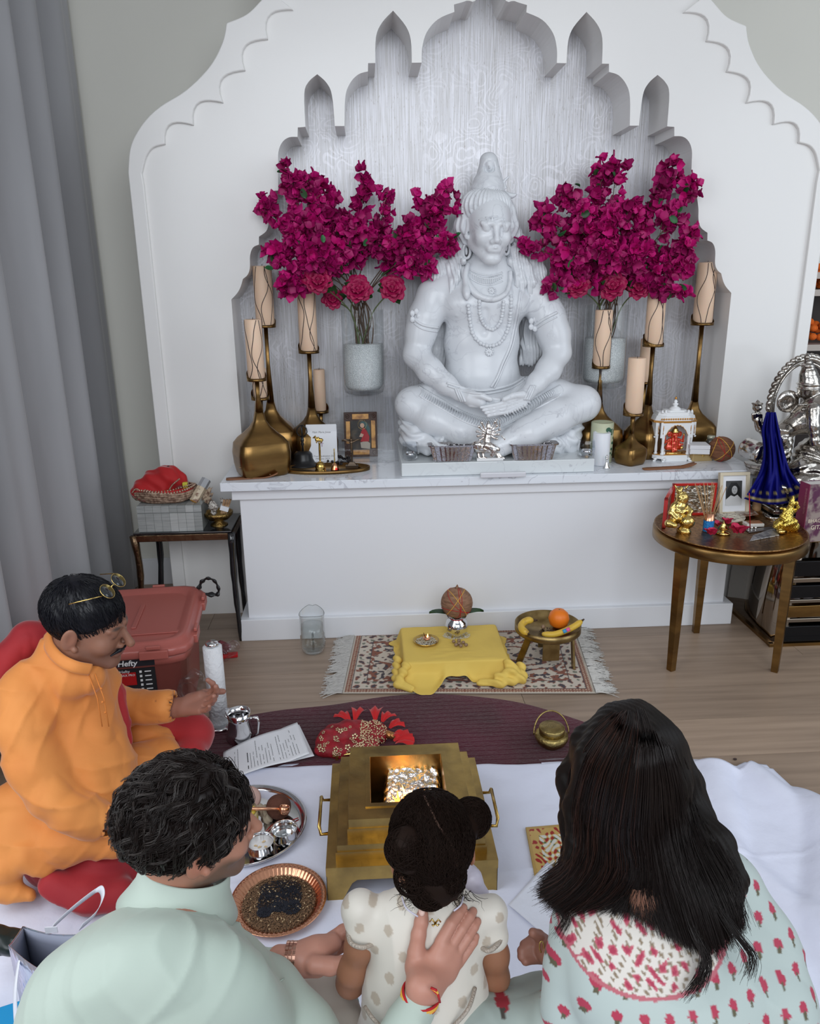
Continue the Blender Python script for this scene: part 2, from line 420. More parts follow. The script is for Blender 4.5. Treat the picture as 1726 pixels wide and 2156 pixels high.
def face_color(L,skin,lip,brow=(.02,.015,.012),beard=0,stache=0,beardc=(.06,.04,.035)):
    c=np.tile(np.array(skin,float),(len(L),1))
    c=mixc(c,lip,np.maximum(blob(L,(0,-.094,-.060),(.024,.02,.011)),0)*.8)
    for x in(-1,1):
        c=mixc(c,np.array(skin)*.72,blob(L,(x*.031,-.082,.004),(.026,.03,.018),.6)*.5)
        c=mixc(c,np.array(skin)*[1.08,.8,.75],blob(L,(x*.082,.012,-.008),(.02,.03,.04),.6)*.5)
        c=mixc(c,(.015,.01,.01),blob(L,(x*.031,-.090,-.004),(.016,.02,.003),.5)*.8)
        c=mixc(c,brow,blob(L,(x*.031,-.086,.0225),(.022,.02,.0055),.6)*.85)
    if beard:
        low=np.clip((-.022-L[:,2]-.35*np.abs(L[:,1]+.05))/.02,0,1)*np.clip((.03-L[:,1])/.02,0,1)*np.clip((L[:,2]+.14)/.02,0,1)
        low=low*(1-blob(L,(0,-.094,-.060),(.022,.03,.010)))
        c=mixc(c,beardc,low*beard)
    if stache:
        c=mixc(c,(.012,.010,.012),blob(L,(0,-.095,-.0475),(.036,.03,.0095),.4)*stache)
    return c
# ================================================================ materials of the room
m_wall=mat('greige_paint',(.68,.67,.61),.45,bump=(60,.05,.002))
m_panel=mat('satin_white_lacquer',(.80,.79,.775),.22,bump=(9,.04,.01))
m_white=mat('white_paint',(.76,.77,.80),.35)
m_reveal=mat('reveal_paint',(.74,.72,.69),.35)
def oak():
    m=mat('oak',(.36,.265,.195),.42,nz=(3.2,8,.35,.7,(.5,9,1)),col2=(.255,.185,.135),bump=(40,.12,.002,(.4,8,1)))
    nt=m.node_tree;N=nt.nodes;L=nt.links;b=N['Principled BSDF'];src=b.inputs['Base Color'].links[0].from_socket
    oi=N.new('ShaderNodeObjectInfo');h=N.new('ShaderNodeHueSaturation');r=N.new('ShaderNodeMapRange');L.new(oi.outputs['Random'],r.inputs[0])
    r.inputs[3].default_value=.88;r.inputs[4].default_value=1.14;L.new(r.outputs[0],h.inputs['Value']);L.new(src,h.inputs['Color']);L.new(h.outputs[0],b.inputs['Base Color'])
    return m
m_oak=oak()
# ================================================================ floor of oak planks (parts of the floor)
fb=MB().box((.6,.9,-.02),(6.4,6.9,.02));floor=struct(fb,'floor',mat('subfloor',(.10,.075,.055),.8))
floor['label']='light oak plank floor'
me_pl={}
row=0
y0=2.262-.235*14
while y0<4.3:
    y1=y0+.2335;x=-2.6+random.uniform(0,1.2)-1.2
    if abs(y0-2.262)<.01:x=.335-1.85*1.0-.42-.0
    while x<3.8:
        a,b_=max(x,-2.6),min(x+1.85,3.8)
        if b_-a>.05:
            key=round(b_-a,3)
            if key not in me_pl:
                q=MB().box((0,0,-.005),(b_-a-.0018,y1-y0-.0008,.01));me_pl[key]=q.mesh('plank')
                me_pl[key].materials.append(m_oak)
            o=bpy.data.objects.new('plank',me_pl[key]);C.objects.link(o);o.parent=floor;o.location=((a+b_)/2,(y0+y1)/2,0)
            if key>1.8:o.rotation_euler.z=random.choice((0,PI));
        x+=1.85
    y0+=.235
# ================================================================ walls
YW=4.06
XLW=-1.42
struct(MB().box((.9,YW+.05,1.75),(5.0,.1,3.5)),'wall_back',m_wall)
struct(MB().box((XLW-.05,3.1,1.75),(.1,2.1,3.5)),'wall_left',m_wall)
struct(MB().box((.7,2.2,3.52),(5.4,4.4,.04)),'ceiling',mat('ceiling_white',(.78,.78,.78),.6))
bb=MB().box(((XLW-.75)/2-.0,YW-.009,.07),(-.75-XLW,.018,.14)).box(((XLW-.75)/2,YW-.012,.146),(-.75-XLW,.012,.012))
struct(bb,'baseboard_back',m_white,bevel=.002)
struct(MB().box((XLW+.009,3.1,.07),(.018,2.0,.14)).box((XLW+.006,3.1,.146),(.012,2.0,.012)),'baseboard_left',m_white)
# ================================================================ carved arch panel with niche
XC,YP,YN=.553,3.607,3.86
def sy(L,R):
    """half outline point: average of a left and a right pixel, as (offset from the axis, height)"""
    a=[]
    if L:w=W(*L,YP);a.append((XC-w.x,w.z))
    if R:w=W(*R,YP);a.append((w.x-XC,w.z))
    return tuple(sum(c)/len(a)for c in zip(*a))
half=[(0,2.985)]
half+=spline([(0,2.985),sy(None,(1060,-14)),sy(None,(1084,0)),sy(None,(1110.5,8.5))],4)[1:]
half+=[sy(None,(1109,24))]
half+=spline([sy(None,(1109,24)),sy(None,(1143,40)),sy(None,(1165.5,68)),sy(None,(1173.5,100)),sy(None,(1173.5,131))],4)[1:]
half+=[sy(None,(1194,131.5))]
half+=spline([sy(None,(1194,131.5)),sy(None,(1197.5,85)),sy(None,(1209,55)),sy((827,20),(1235.5,23.5))],4)[1:]
half+=spline([sy((827,20),(1235.5,23.5)),sy(None,(1258,48)),sy(None,(1269.5,78)),sy(None,(1269,132.5))],4)[1:]
half+=[sy((774.5,131),(1283.5,133)),sy(None,(1283.5,150))]
half+=spline([sy(None,(1283.5,150)),sy(None,(1304,157)),sy(None,(1320.5,177)),sy(None,(1328,205)),sy(None,(1327.5,263.5))],4)[1:]
half+=[sy(None,(1347,263.5))]
half+=spline([sy(None,(1347,263.5)),sy(None,(1355,200)),sy(None,(1367,174)),sy((667,155),(1386,156))],4)[1:]
half+=spline([sy((667,155),(1386,156)),sy(None,(1403,172)),sy(None,(1411,196)),sy(None,(1406.5,265))],4)[1:]
half+=[sy((626,267.5),(1421.5,266)),sy((625.5,288),(1421.5,285))]
half+=spline([sy((625.5,288),(1421.5,285)),sy((608,289),(1440,286)),sy((594,300),(1453,296)),sy((586,320),(1459.5,316)),sy((586,350),(1459,345)),sy((586.5,400),(1458,396))],4)[1:]
half+=[sy((572.5,401.5),None),sy((571,418),None)]
half+=spline([sy((571,418),None),sy((569,445),(1475,440)),sy((566,466),(1473,464)),sy((559,485),(1477,480)),sy((543.5,500),(1491,488))],4)[1:]
half+=[sy((543.5,515),(1490.6,506))]
half+=spline([sy((543.5,515),(1490.6,506)),sy((531,522),(1502,511)),sy((525,540),(1507.5,526)),sy((525,565),(1507.5,554)),sy((519,579),(1511,568)),sy((509,588),(1519,575))],4)[1:]
half+=spline([sy((509,588),(1519,575)),sy((504,606),(1524,592)),sy((497,619),(1530,603)),sy((485,631),(1541,617))],4)[1:]
half+=[(half[-1][0],.0)]
def outline(h,c=XC):return[(c-a,z)for a,z in reversed(h)if a>1e-6]+[(c+a,z)for a,z in h]
def ogee(h):return h
# outer silhouette of the raised frame
oh=[(0,3.45),(.50,3.40)]
oh+=spline([sy(None,(1470,-30)),sy((552,0),(1500,5)),sy((520,30),(1530,38)),sy((478,50),(1570,55))],5)
oh+=spline([sy((478,50),(1570,55)),sy((471,90),(1578,95)),sy((448,140),(1605,145)),sy((400,192),(1650,190)),sy((345,226),(1700,225)),sy((302,260),None),sy((277,305),None),sy((271,350),None)],5)[1:]
XLs=oh[-1][0];XLs=(XLs+1.536)/2
oh+=[(1.536,2.05),(1.536,0)]
# cusped inner edge of the raised frame
cus=[sy((617,20),(1438.5,27.5)),sy((563.5,81.5),(1487,88)),sy((515.5,148.5),(1529.5,151)),sy((470,216.5),(1571.5,217)),sy((409,263.5),(1629.5,262.5)),sy((347.5,304),(1681.5,300.5))]
def scal(a,b,f=.34,n=9):
    """bulging arc from cusp a to cusp b, outward and up"""
    A,B=np.array(a),np.array(b);M=(A+B)/2;d=B-A;nrm=np.array([-d[1],d[0]]);nrm=nrm/np.linalg.norm(nrm)
    if nrm[0]<0:nrm=-nrm
    return[tuple((1-t)*A+t*B+nrm*np.linalg.norm(d)*f*4*t*(1-t)*(1+.35*(t-.5)*1.5))for t in np.linspace(0,1,n)]
ih=[(0,3.25),(.52,3.22),(.62,3.12)]+scal((.80,3.0),cus[0])
for a,b in zip(cus[:-1],cus[1:]):ih+=scal(a,b)[1:]
ih+=spline([cus[-1],sy((322,309),(1702,309)),sy((305,330),(1713,325)),sy((299,365),None)],4)[1:]
ih+=[(1.476,2.0),(1.476,0)]
def plate_with_hole(outer,inner,y0,y1,name,m,inner_side=None):
    """extruded plate between two outlines (x,z), triangulated by bmesh"""
    bm=bmesh.new()
    def loop(pts,y):return[bm.verts.new((x,y,z))for x,z in pts]
    L0,L1=loop(outer,y0),loop(inner,y0)
    es=[bm.edges.new((L[i],L[i+1]))for L in(L0,L1)for i in range(len(L)-1)]
    es+=[bm.edges.new((L0[0],L1[0])),bm.edges.new((L0[-1],L1[-1]))]
    r=bmesh.ops.triangle_fill(bm,use_beauty=True,use_dissolve=False,edges=es)
    fr=[f for f in bm.faces]
    e=bmesh.ops.extrude_face_region(bm,geom=fr)
    for v in e['geom']:
        if isinstance(v,bmesh.types.BMVert):v.co.y=y1
    bmesh.ops.recalc_face_normals(bm,faces=bm.faces)
    me=bpy.data.meshes.new(name);bm.to_mesh(me);bm.free()
    o=link(name,me,m,None);return o
field=plate_with_hole(outline(ih),outline(half),YP+.012,YN,'wall_panel',m_panel);field['kind']='structure'
WLOC[field.name]=(Vector((0,0,0)),0)
rim=plate_with_hole(outline(oh),outline(ih),YP-.008,YW,'frame_moulding',m_panel)
rim.parent=field
for o in(field,rim):
    q=o.modifiers.new('b','BEVEL');q.width=.004;q.segments=2;q.limit_method='ANGLE';q.angle_limit=.9
# niche back with silver damask paper
def damask():
    m=mat('silver_damask',(.50,.50,.53),.38,metal=.35,bump=(16,.25,.003,(14,1,.25)))
    nt=m.node_tree;N=nt.nodes;L=nt.links;b=N['Principled BSDF']
    tc=N.new('ShaderNodeTexCoord')
    def mp(s,loc=(0,0,0)):
        q=N.new('ShaderNodeMapping');q.inputs['Scale'].default_value=s;q.inputs['Location'].default_value=loc;L.new(tc.outputs['Object'],q.inputs[0]);return q
    def noi(s,sc,det=6):
        n=N.new('ShaderNodeTexNoise');n.inputs['Scale'].default_value=sc;n.inputs['Detail'].default_value=det;L.new(mp(s).outputs[0],n.inputs['Vector']);return n
    def rng_(src,a,b_,c=0,d=1):
        r=N.new('ShaderNodeMapRange');r.inputs[1].default_value=a;r.inputs[2].default_value=b_;r.inputs[3].default_value=c;r.inputs[4].default_value=d;L.new(src,r.inputs[0]);return r.outputs[0]
    def mx(f,a,b_):
        x=N.new('ShaderNodeMix');x.data_type='RGBA';L.new(f,x.inputs[0])
        for i,c in((6,a),(7,b_)):
            if isinstance(c,tuple):x.inputs[i].default_value=(*c,1)
            else:L.new(c,x.inputs[i])
        return x.outputs[2]
    streak=noi((90,1,2.2),3.0,8);dots=noi((110,1,22),2.2,3)
    # scrolls: swirling rings of a warped voronoi
    wv=N.new('ShaderNodeTexNoise');wv.inputs['Scale'].default_value=5;L.new(mp((1,.01,1)).outputs[0],wv.inputs['Vector'])
    ad=N.new('ShaderNodeVectorMath');ad.operation='MULTIPLY_ADD';L.new(wv.outputs['Color'],ad.inputs[0]);ad.inputs[1].default_value=(.22,0,.22);L.new(mp((1,.01,1)).outputs[0],ad.inputs[2])
    vo=N.new('ShaderNodeTexVoronoi');vo.inputs['Scale'].default_value=9.5;L.new(ad.outputs[0],vo.inputs['Vector'])
    sn=N.new('ShaderNodeMath');sn.operation='SINE';mu=N.new('ShaderNodeMath');mu.operation='MULTIPLY';mu.inputs[1].default_value=40;L.new(vo.outputs['Distance'],mu.inputs[0]);L.new(mu.outputs[0],sn.inputs[0])
    scroll=rng_(sn.outputs[0],.35,.75)
    big=noi((1,.01,1),2.6,2);m1=N.new('ShaderNodeMath');m1.operation='MULTIPLY';L.new(scroll,m1.inputs[0]);L.new(rng_(big.outputs[0],.46,.6),m1.inputs[1])
    base=mx(rng_(streak.outputs[0],.32,.68),(.42,.41,.41),(.60,.60,.64))
    c2=mx(rng_(m1.outputs[0],0,1,0,.30),base,(.80,.79,.84))
    c3=mx(rng_(dots.outputs[0],.64,.74,0,.6),c2,(.22,.18,.15))
    L.new(c3,b.inputs['Base Color'])
    return m
nb=MB().box((XC,YN+.01,1.45),(2.3,.02,1.5)).box((XC,YN+.01,2.6),(1.9,.02,.8)).box((XC,YN+.01,3.0),(1.0,.02,.4));nbo=nb.obj('niche_back',damask(),field)
# ================================================================ altar plinth and marble top
m_marble=mat('carrara_top',(.72,.74,.78),.12,nz=(7,10,.60,.72,(1,1.6,1)),col2=(.34,.35,.40),bump=(50,.02,.001))
def veined(name,base,vein,rough):
    m=mat(name,base,rough);nt=m.node_tree;N=nt.nodes;L=nt.links;b=N['Principled BSDF']
    tc=N.new('ShaderNodeTexCoord');n1=N.new('ShaderNodeTexNoise');n1.inputs['Scale'].default_value=5;n1.inputs['Detail'].default_value=9;n1.inputs['Distortion'].default_value=1.6;L.new(tc.outputs['Object'],n1.inputs['Vector'])
    a=N.new('ShaderNodeMath');a.operation='SUBTRACT';a.inputs[1].default_value=.5;L.new(n1.outputs[0],a.inputs[0]);ab=N.new('ShaderNodeMath');ab.operation='ABSOLUTE';L.new(a.outputs[0],ab.inputs[0])
    r=N.new('ShaderNodeMapRange');r.inputs[1].default_value=.0;r.inputs[2].default_value=.022;r.inputs[3].default_value=.55;r.inputs[4].default_value=0;L.new(ab.outputs[0],r.inputs[0])
    n2=N.new('ShaderNodeTexNoise');n2.inputs['Scale'].default_value=38;n2.inputs['Detail'].default_value=3;L.new(tc.outputs['Object'],n2.inputs['Vector'])
    r2=N.new('ShaderNodeMapRange');r2.inputs[1].default_value=.66;r2.inputs[2].default_value=.73;L.new(n2.outputs[0],r2.inputs[0]);r2.inputs[4].default_value=.75
    mx_=N.new('ShaderNodeMath');mx_.operation='MAXIMUM';L.new(r.outputs[0],mx_.inputs[0]);L.new(r2.outputs[0],mx_.inputs[1])
    n3=N.new('ShaderNodeTexNoise');n3.inputs['Scale'].default_value=3.5;L.new(tc.outputs['Object'],n3.inputs['Vector']);r3=N.new('ShaderNodeMapRange');r3.inputs[1].default_value=.4;r3.inputs[2].default_value=.62;L.new(n3.outputs[0],r3.inputs[0])
    mm=N.new('ShaderNodeMath');mm.operation='MULTIPLY';L.new(mx_.outputs[0],mm.inputs[0]);L.new(r3.outputs[0],mm.inputs[1])
    x=N.new('ShaderNodeMix');x.data_type='RGBA';x.inputs[6].default_value=(*base,1);x.inputs[7].default_value=(*vein,1);L.new(mm.outputs[0],x.inputs[0]);L.new(x.outputs[2],b.inputs['Base Color'])
    return m
m_slab=veined('veined_marble',(.74,.77,.82),(.25,.25,.30),.14)
ZC,ZT=.770,.732
alt=thing('altar_cabinet','wide white painted altar cabinet carrying the marble top','cabinet',(XC,3.45,0))
MB().box((XC,(3.322+YP+.012)/2,.36),(2.258,YP+.012-3.322,.72)).obj('body',m_white,alt,bevel=.003)
MB().box((XC,(3.302+YP+.012)/2,.705),(2.318,YP+.012-3.302,.048)).obj('crown_moulding',m_white,alt,bevel=.003)
MB().box((XC,(3.295+YP+.012)/2,.0535),(2.332,YP+.012-3.295,.107)).obj('baseboard',m_white,alt,bevel=.003)
top=one(MB().box((XC,(3.262+YP+.01)/2,.751),(2.396,YP+.01-3.262,.038)).box((XC,(YP+YN)/2,.751),(2.05,YN-YP-.002,.038)),'marble_worktop',m_slab,'grey veined white marble worktop running the width of the altar','worktop',(XC,3.45,ZT),bevel=.002)
# ================================================================ marble statue of a seated meditating figure
m_stat=veined('statue_marble',(.70,.72,.75),(.46,.47,.51),.26)
nt_=m_stat.node_tree
plin=one(MB().box((.575,3.55,.8005),(.862,.505,.059)),'marble_plinth',veined('plinth_marble',(.66,.69,.70),(.42,.43,.46),.22),'low white marble block under the seated statue','plinth',(.575,3.55,.771),bevel=.003)
ZP=.830
stat=thing('marble_statue','white marble statue of a bare-chested long-haired figure seated cross-legged in meditation','statue',(.575,3.56,ZP))
b=Sculpt()
HM=Matrix.Translation(W(1029,478,3.545))@rotm(8,9,2)
HS=1.27
head_prims(b,HM,HS,lids=.15,ears=1,neck=False,fat=.98,nose=.98)
# neck, chest, belly
b.pc([(1028,520,3.60,33),(1027,575,3.62,37)],.03)
b.pc([(935,598,3.61,26),(1000,578,3.62,27),(1055,578,3.62,27),(1112,600,3.61,26)],.05)
b.pe(1018,640,3.615,94,58,62,k=.06)
b.pe(972,640,3.565,42,34,34,k=.03);b.pe(1072,640,3.565,42,34,34,k=.03)
b.pe(1014,720,3.61,80,52,80,k=.05);b.pe(1014,790,3.60,80,55,55,k=.05);b.pe(1018,800,3.56,48,30,36,k=.04)
b.pe(1078,655,3.518,5,5,5,k=.006);b.pe(962,662,3.518,5,5,5,k=.006)
b.pe(1022,775,3.502,4,6,5,k=.006,op='-')
b.pc([(1022,655,3.49,5),(1020,700,3.49,6)],.02,'-')
# arms
b.pc([(912,622,3.61,36),(894,670,3.59,34),(886,700,3.58,31),(876,748,3.56,27)],.03)
b.pc([(876,746,3.56,27),(905,780,3.50,27),(940,810,3.45,21),(966,829,3.41,15)],.02)
b.pc([(1132,620,3.61,37),(1152,668,3.59,36),(1166,705,3.58,33),(1174,742,3.56,28)],.03)
b.pc([(1174,742,3.56,27),(1155,778,3.50,26),(1130,805,3.45,20),(1112,826,3.41,15)],.02)
# hands laid one on the other
b.pc([(966,829,3.41,15),(990,838,3.385,16),(1012,845,3.375,15)],.01)
b.pc([(1112,826,3.41,15),(1098,838,3.385,16),(1078,846,3.375,15)],.01)
for i in range(4):
    b.pc([(1104,834+i*6,3.362,5.5),(1070,846+i*7,3.340,4.6),(1040,853+i*6.5,3.332,4.2),(1012+i*5,858+i*6,3.334,3.4)],.0005)
    b.pc([(990,834+i*6,3.372,6),(1022,838+i*6,3.366,4.6),(1052,842+i*5,3.362,4)],.0005)
b.pc([(990,832,3.37,9),(1012,833,3.352,7),(1032,841,3.340,5.5)],.004)
b.pc([(1100,831,3.36,9),(1080,833,3.345,7),(1061,841,3.334,5.5)],.004)
# crossed legs
b.pc([(960,838,3.60,44),(910,842,3.57,38),(872,850,3.53,34),(866,852,3.52,33)],.03)
b.pc([(866,852,3.52,31),(910,882,3.47,34),(970,908,3.43,32),(1030,916,3.42,23),(1075,920,3.44,18)],.025)
b.pc([(1110,836,3.60,44),(1170,838,3.57,38),(1220,850,3.53,36),(1228,850,3.52,35)],.03)
b.pc([(1226,850,3.52,34),(1170,878,3.45,37),(1110,912,3.38,33),(1050,940,3.36,21),(1000,950,3.38,16)],.022)
b.pc([(1155,930,3.42,14),(1175,934,3.42,9)],.01)
b.pc([(930,930,3.42,11),(905,934,3.44,9)],.01)
for i in range(5):b.pe(930-i*1,925+i*4,3.39+.004*i,6,5,4,k=.004)
b.pe(1035,880,3.58,120,60,60,k=.03)
def dstat(V,N):
    return V
me=b.mesh('body',.0044)
link('body',me,m_stat,stat)
# hair: pulled-back crown, topknot, long locks
def grooves(freq,amp,dirv):
    d=np.array(dirv,float)
    def f(V,N):
        ph=V@d
        w=np.sin(ph*freq+1.5*np.sin(V[:,2]*26+V[:,0]*9));return V+N*(amp*w)[:,None]
    return f
h=Sculpt()
h.pe(1022,434,3.575,55,52,36,k=.02,pitch=-12)
h.pc([(996,433,3.54,23),(1022,428,3.525,21),(1050,433,3.535,22)],.02)
h.pc([(982,450,3.57,20),(978,478,3.58,20),(981,502,3.59,16)],.02);h.pc([(1068,448,3.57,18),(1073,475,3.58,17),(1070,500,3.59,14)],.02)
def crown_disp(V,N):
    L=lcol(V,HM,HS);a=np.arctan2(L[:,0],-L[:,1]+.02)
    return V+N*(.0034*np.sin(a*34+L[:,2]*24))[:,None]
link('crown_hair',h.mesh('crown_hair',.0045,disp=crown_disp),m_stat,stat)
h=Sculpt()
h.pc([(1026,412,3.575,38),(1027,395,3.58,33),(1029,376,3.585,25),(1029,352,3.585,19),(1029,340,3.585,19)],.02)
h.pe(1030,352,3.545,12,9,15,k=.004,op='-')
h.pc([(1029,345,3.56,9),(1030,354,3.56,8)],.004);h.pe(1030,352,3.538,2.2,3,4,k=.003)
h.pc([(1015,368,3.55,6),(1030,375,3.535,6),(1046,368,3.55,6)],.006)
h.pc([(1000,398,3.555,7),(1026,388,3.535,8),(1055,398,3.555,7)],.008)
h.pc([(1033,378,3.53,5),(1033,402,3.51,5)],.004)
link('topknot',h.mesh('topknot',.004,disp=grooves(120,.0012,(.6,0,1))),m_stat,stat)
h=Sculpt()
def lock(p,k=.012):h.pc(p,k)
for s_ in range(5):
    o=s_*8
    lock([(976+o*.2,470,3.62,14),(964-o*.3,510,3.63,14),(952-o*.6,550,3.62,14),(938-o*.9,575,3.60,12),(926-o*.4,590,3.585,7)])
    lock([(1076-o*.2,470,3.62,13),(1082+o*.3,510,3.63,14),(1096+o*.9,545,3.62,14),(1112+o*.8,575,3.60,12),(1118+o*.6,600,3.57,8)])
lock([(972,520,3.60,10),(965,555,3.575,10),(958,590,3.55,9),(948,622,3.535,4)])
lock([(962,520,3.60,10),(950,560,3.58,10),(953,595,3.56,8),(946,612,3.545,4)])
lock([(1076,530,3.59,10),(1090,560,3.56,10),(1098,595,3.54,9),(1092,640,3.525,5)])
lock([(1090,530,3.59,10),(1108,565,3.565,10),(1118,595,3.55,9),(1112,626,3.545,5)])
lock([(1085,520,3.58,9),(1078,550,3.56,9),(1088,575,3.54,8),(1086,600,3.53,4)])
for x0,x1,x2,x3 in((925,920,918,922),(935,932,930,934),(915,908,908,916)):lock([(x0,600,3.69,16),(x1,680,3.70,15),(x2,740,3.70,13),(x3,772,3.69,7)])
for x0,x1,x2,x3 in((1110,1112,1106,1098),(1116,1124,1120,1112),(1120,1132,1132,1118)):lock([(x0,600,3.69,16),(x1,690,3.70,16),(x2,735,3.69,13),(x3,765,3.68,6)])
def lock_disp(V,N):
    ph=V[:,0]*430+V[:,1]*150+9*np.sin(V[:,2]*21+V[:,0]*6)*.35
    return V+N*(.0042*np.sin(ph))[:,None]
link('long_locks',h.mesh('long_locks',.0048,disp=lock_disp),m_stat,stat)
# crescent, earrings, snake, necklaces, bands
def pth(pts,n=6):return[W(*p)for p in spline([tuple(p)for p in pts],n)]
q=MB();cres=spline([(1060,402,3.56),(1074,412,3.55),(1088,409,3.55)],8);q.tube([W(*p)for p in cres],[.002+.010*math.sin(PI*i/16)for i in range(17)],8)
q.tube([W(*p)for p in spline([(1062,398,3.56),(1060,384,3.56),(1072,371,3.56)],8)],[.011*(1-i/17)+.002 for i in range(17)],8)
q.obj('crescent',m_stat,stat)
for x,y,Y,tw in((982,529,3.575,.75),(1066,521,3.575,.6)):
    q=MB();c=W(x,y,Y);q.tube([c+Vector((math.cos(a)*.022*tw,0,math.sin(a)*.030))for a in[2*PI*i/24 for i in range(24)]],.0065,8,closed=True)
    q.ell(c+Vector((0,.002,0)),(.006,.004,.016),10,8);q.obj('earring',m_stat,stat)
def torso_y(x,y,d=0):
    """front surface of the chest under pixel x,y, from the sculpted body"""
    w0=W(x,y,3.2);dr=(w0-CL).normalized();r=bvh_body.ray_cast(w0,dr)
    p=r[0]if r[0]is not None else W(x,y,3.5)
    return p-dr*d
from mathutils.bvhtree import BVHTree
bvh_body=BVHTree.FromPolygons([v.co.copy()for v in me.vertices],[tuple(p.vertices)for p in me.polygons])
stl=Vector(stat.location)
bvh_body=BVHTree.FromPolygons([v.co+stl for v in me.vertices],[tuple(p.vertices)for p in me.polygons])
def on_body(pts,n=8,d=.004,pull=0):
    return[torso_y(p[0],p[1],d)for p in spline(pts,n)]
q=MB();sn_=on_body([(975,545),(978,580),(990,605),(1010,624),(1040,630),(1064,618),(1073,596),(1074,572)],6,.008)
q.tube(sn_,[.013+.003*math.sin(i*.13)for i in range(len(sn_))],10)
hd_=on_body([(985,555),(979,580),(981,600),(982,618),(983,632)],6,.016);q.tube(hd_,[.011,.011,.012,.012,.013,.013,.013,.013,.013,.014,.014,.015,.015,.016,.018,.019,.0195,.019,.018,.017,.015,.013,.010,.007,.004],10)
q.obj('snake',m_stat,stat)
for j,(pts,nb_,r_)in enumerate(((((1009,632),(1010,660),(1018,682),(1036,694),(1052,680),(1058,655),(1060,632)),24,.0085),(((985,640),(989,675),(996,705),(1014,724),(1036,728),(1056,718),(1070,690),(1075,655),(1076,620)),34,.0088))):
    q=MB();pp=on_body(pts,12,.005)
    # even spacing
    L_=[0];
    for a,c in zip(pp[:-1],pp[1:]):L_.append(L_[-1]+(c-a).length)
    for i in range(nb_):
        t=L_[-1]*(i+.5)/nb_;k_=max(i2 for i2 in range(len(L_))if L_[i2]<=t);k2=min(k_+1,len(pp)-1);q.ell(pp[k_].lerp(pp[k2],(t-L_[k_])/max(L_[k2]-L_[k_],1e-6)),(r_*(.9 if i%2 else 1.12),)*3,10,6)
    q.tube(pp,.003,5);q.obj('bead_necklace',m_stat,stat)
def medallion(x,y,r_,n=10):
    c=torso_y(x,y,.004);nrm=(CL-c).normalized();R=nrm.to_track_quat('Z','Y').to_matrix();q=MB()
    q.cyl(c-nrm*.004,c+nrm*.003,r_*.7,r_*.6,16)
    for i in range(n):q.ell(c+R@Vector((math.cos(2*PI*i/n)*r_*.75,math.sin(2*PI*i/n)*r_*.75,.001)),r_*.24,8,6)
    q.ell(c+nrm*.003,r_*.3,8,6);return q
medallion(1035,612,.017).obj('pendant',m_stat,stat);medallion(1030,741,.021).obj('pendant',m_stat,stat)
q=MB()
for k_,yy in enumerate((0,7,20)):
    q.tube(on_body([(990,568+yy*.9),(1010,577+yy),(1034,580+yy),(1058,574+yy*.9)],8,.002),.0035,6)
for i in range(17):
    t=i/16;x=992+t*64;y0_=569+12*math.sin(PI*t);q.tube(on_body([(x,y0_+3),(x+.5*(t-.5),y0_+18)],3,.002),.0028,5)
q.obj('collar_necklace',m_stat,stat)
q=MB();q.tube(on_body([(1097,600),(1090,650),(1082,690),(1073,730),(1058,765),(1046,795),(1034,815)],8,.003),.006,8);q.tube(on_body([(1101,602),(1094,650),(1087,690),(1078,730),(1062,768),(1050,797),(1040,817)],8,.003),.0045,8);q.obj('sacred_thread',m_stat,stat)
for pts in(((872,672),(890,684),(922,690)),((1122,688),(1145,672),(1172,658))):
    q=MB();q.tube(on_body(pts,8,.001),.007,6);q.tube(on_body([(a,b_+9)for a,b_ in pts],8,.001),.004,6)
    c=torso_y(pts[0][0]+2,pts[0][1]-6,.002)
    for i in range(5):q.ell(c+Vector((.016*math.cos(i*1.257),-.003,.022*math.sin(i*1.257))),(.012,.006,.014),10,6)
    q.obj('arm_band',m_stat,stat)
for(x0,y0_,x1,y1_)in((962,818,975,846),(1122,812,1108,842)):
    q=MB()
    for dx in(-4,0,4):q.tube(on_body([(x0+dx,y0_),((x0+x1)/2+dx*1.2,(y0_+y1_)/2),(x1+dx,y1_)],6,.001),.0055,6)
    q.obj('bracelet',m_stat,stat)
# forehead mark
q=MB();q.tube(on_body([(1022,458),(1036,457),(1048,456)],4,.001),.0035,6);q.tube(on_body([(1024,463),(1036,463),(1047,461)],4,.001),.0035,6);q.ell(torso_y(1036,463,.002),(.006,.004,.012),8,6);q.obj('forehead_mark',m_stat,stat)
for xs in((1008,462,1018,457,1030,462),(1044,461,1056,456,1064,461)):
    q=MB();q.tube(on_body([(xs[0],xs[1]+1),(xs[2],xs[3]+2),(xs[4],xs[5]+3)],5,.000),.0028,6);q.obj('eyebrow',m_stat,stat)
# pleated loincloth between the thighs
q=MB();rib=[]
path=spline([(885,824),(930,850),(985,880),(1040,892),(1095,868),(1150,838),(1180,822)],11)
for i,p in enumerate(path):
    w_=11 if i%1==0 else 9
    a_=on_body([(p[0]-3,p[1]-w_),(p[0]+4,p[1]),(p[0]-2,p[1]+w_)],3,.0015);q.tube(a_,.0048,6)
edge=on_body([(p[0],p[1]+11)for p in path[::4]],4,.001);q.tube(edge,.005,6)
q.obj('loincloth_hem',m_stat,stat)
q=MB();q.tube(on_body([(940,806),(980,818),(1020,822),(1070,812),(1104,794)],8,.001),.006,6);q.tube(on_body([(942,812),(980,825),(1020,829),(1070,819),(1104,801)],8,.001),.005,6);q.obj('waist_cord',m_stat,stat)
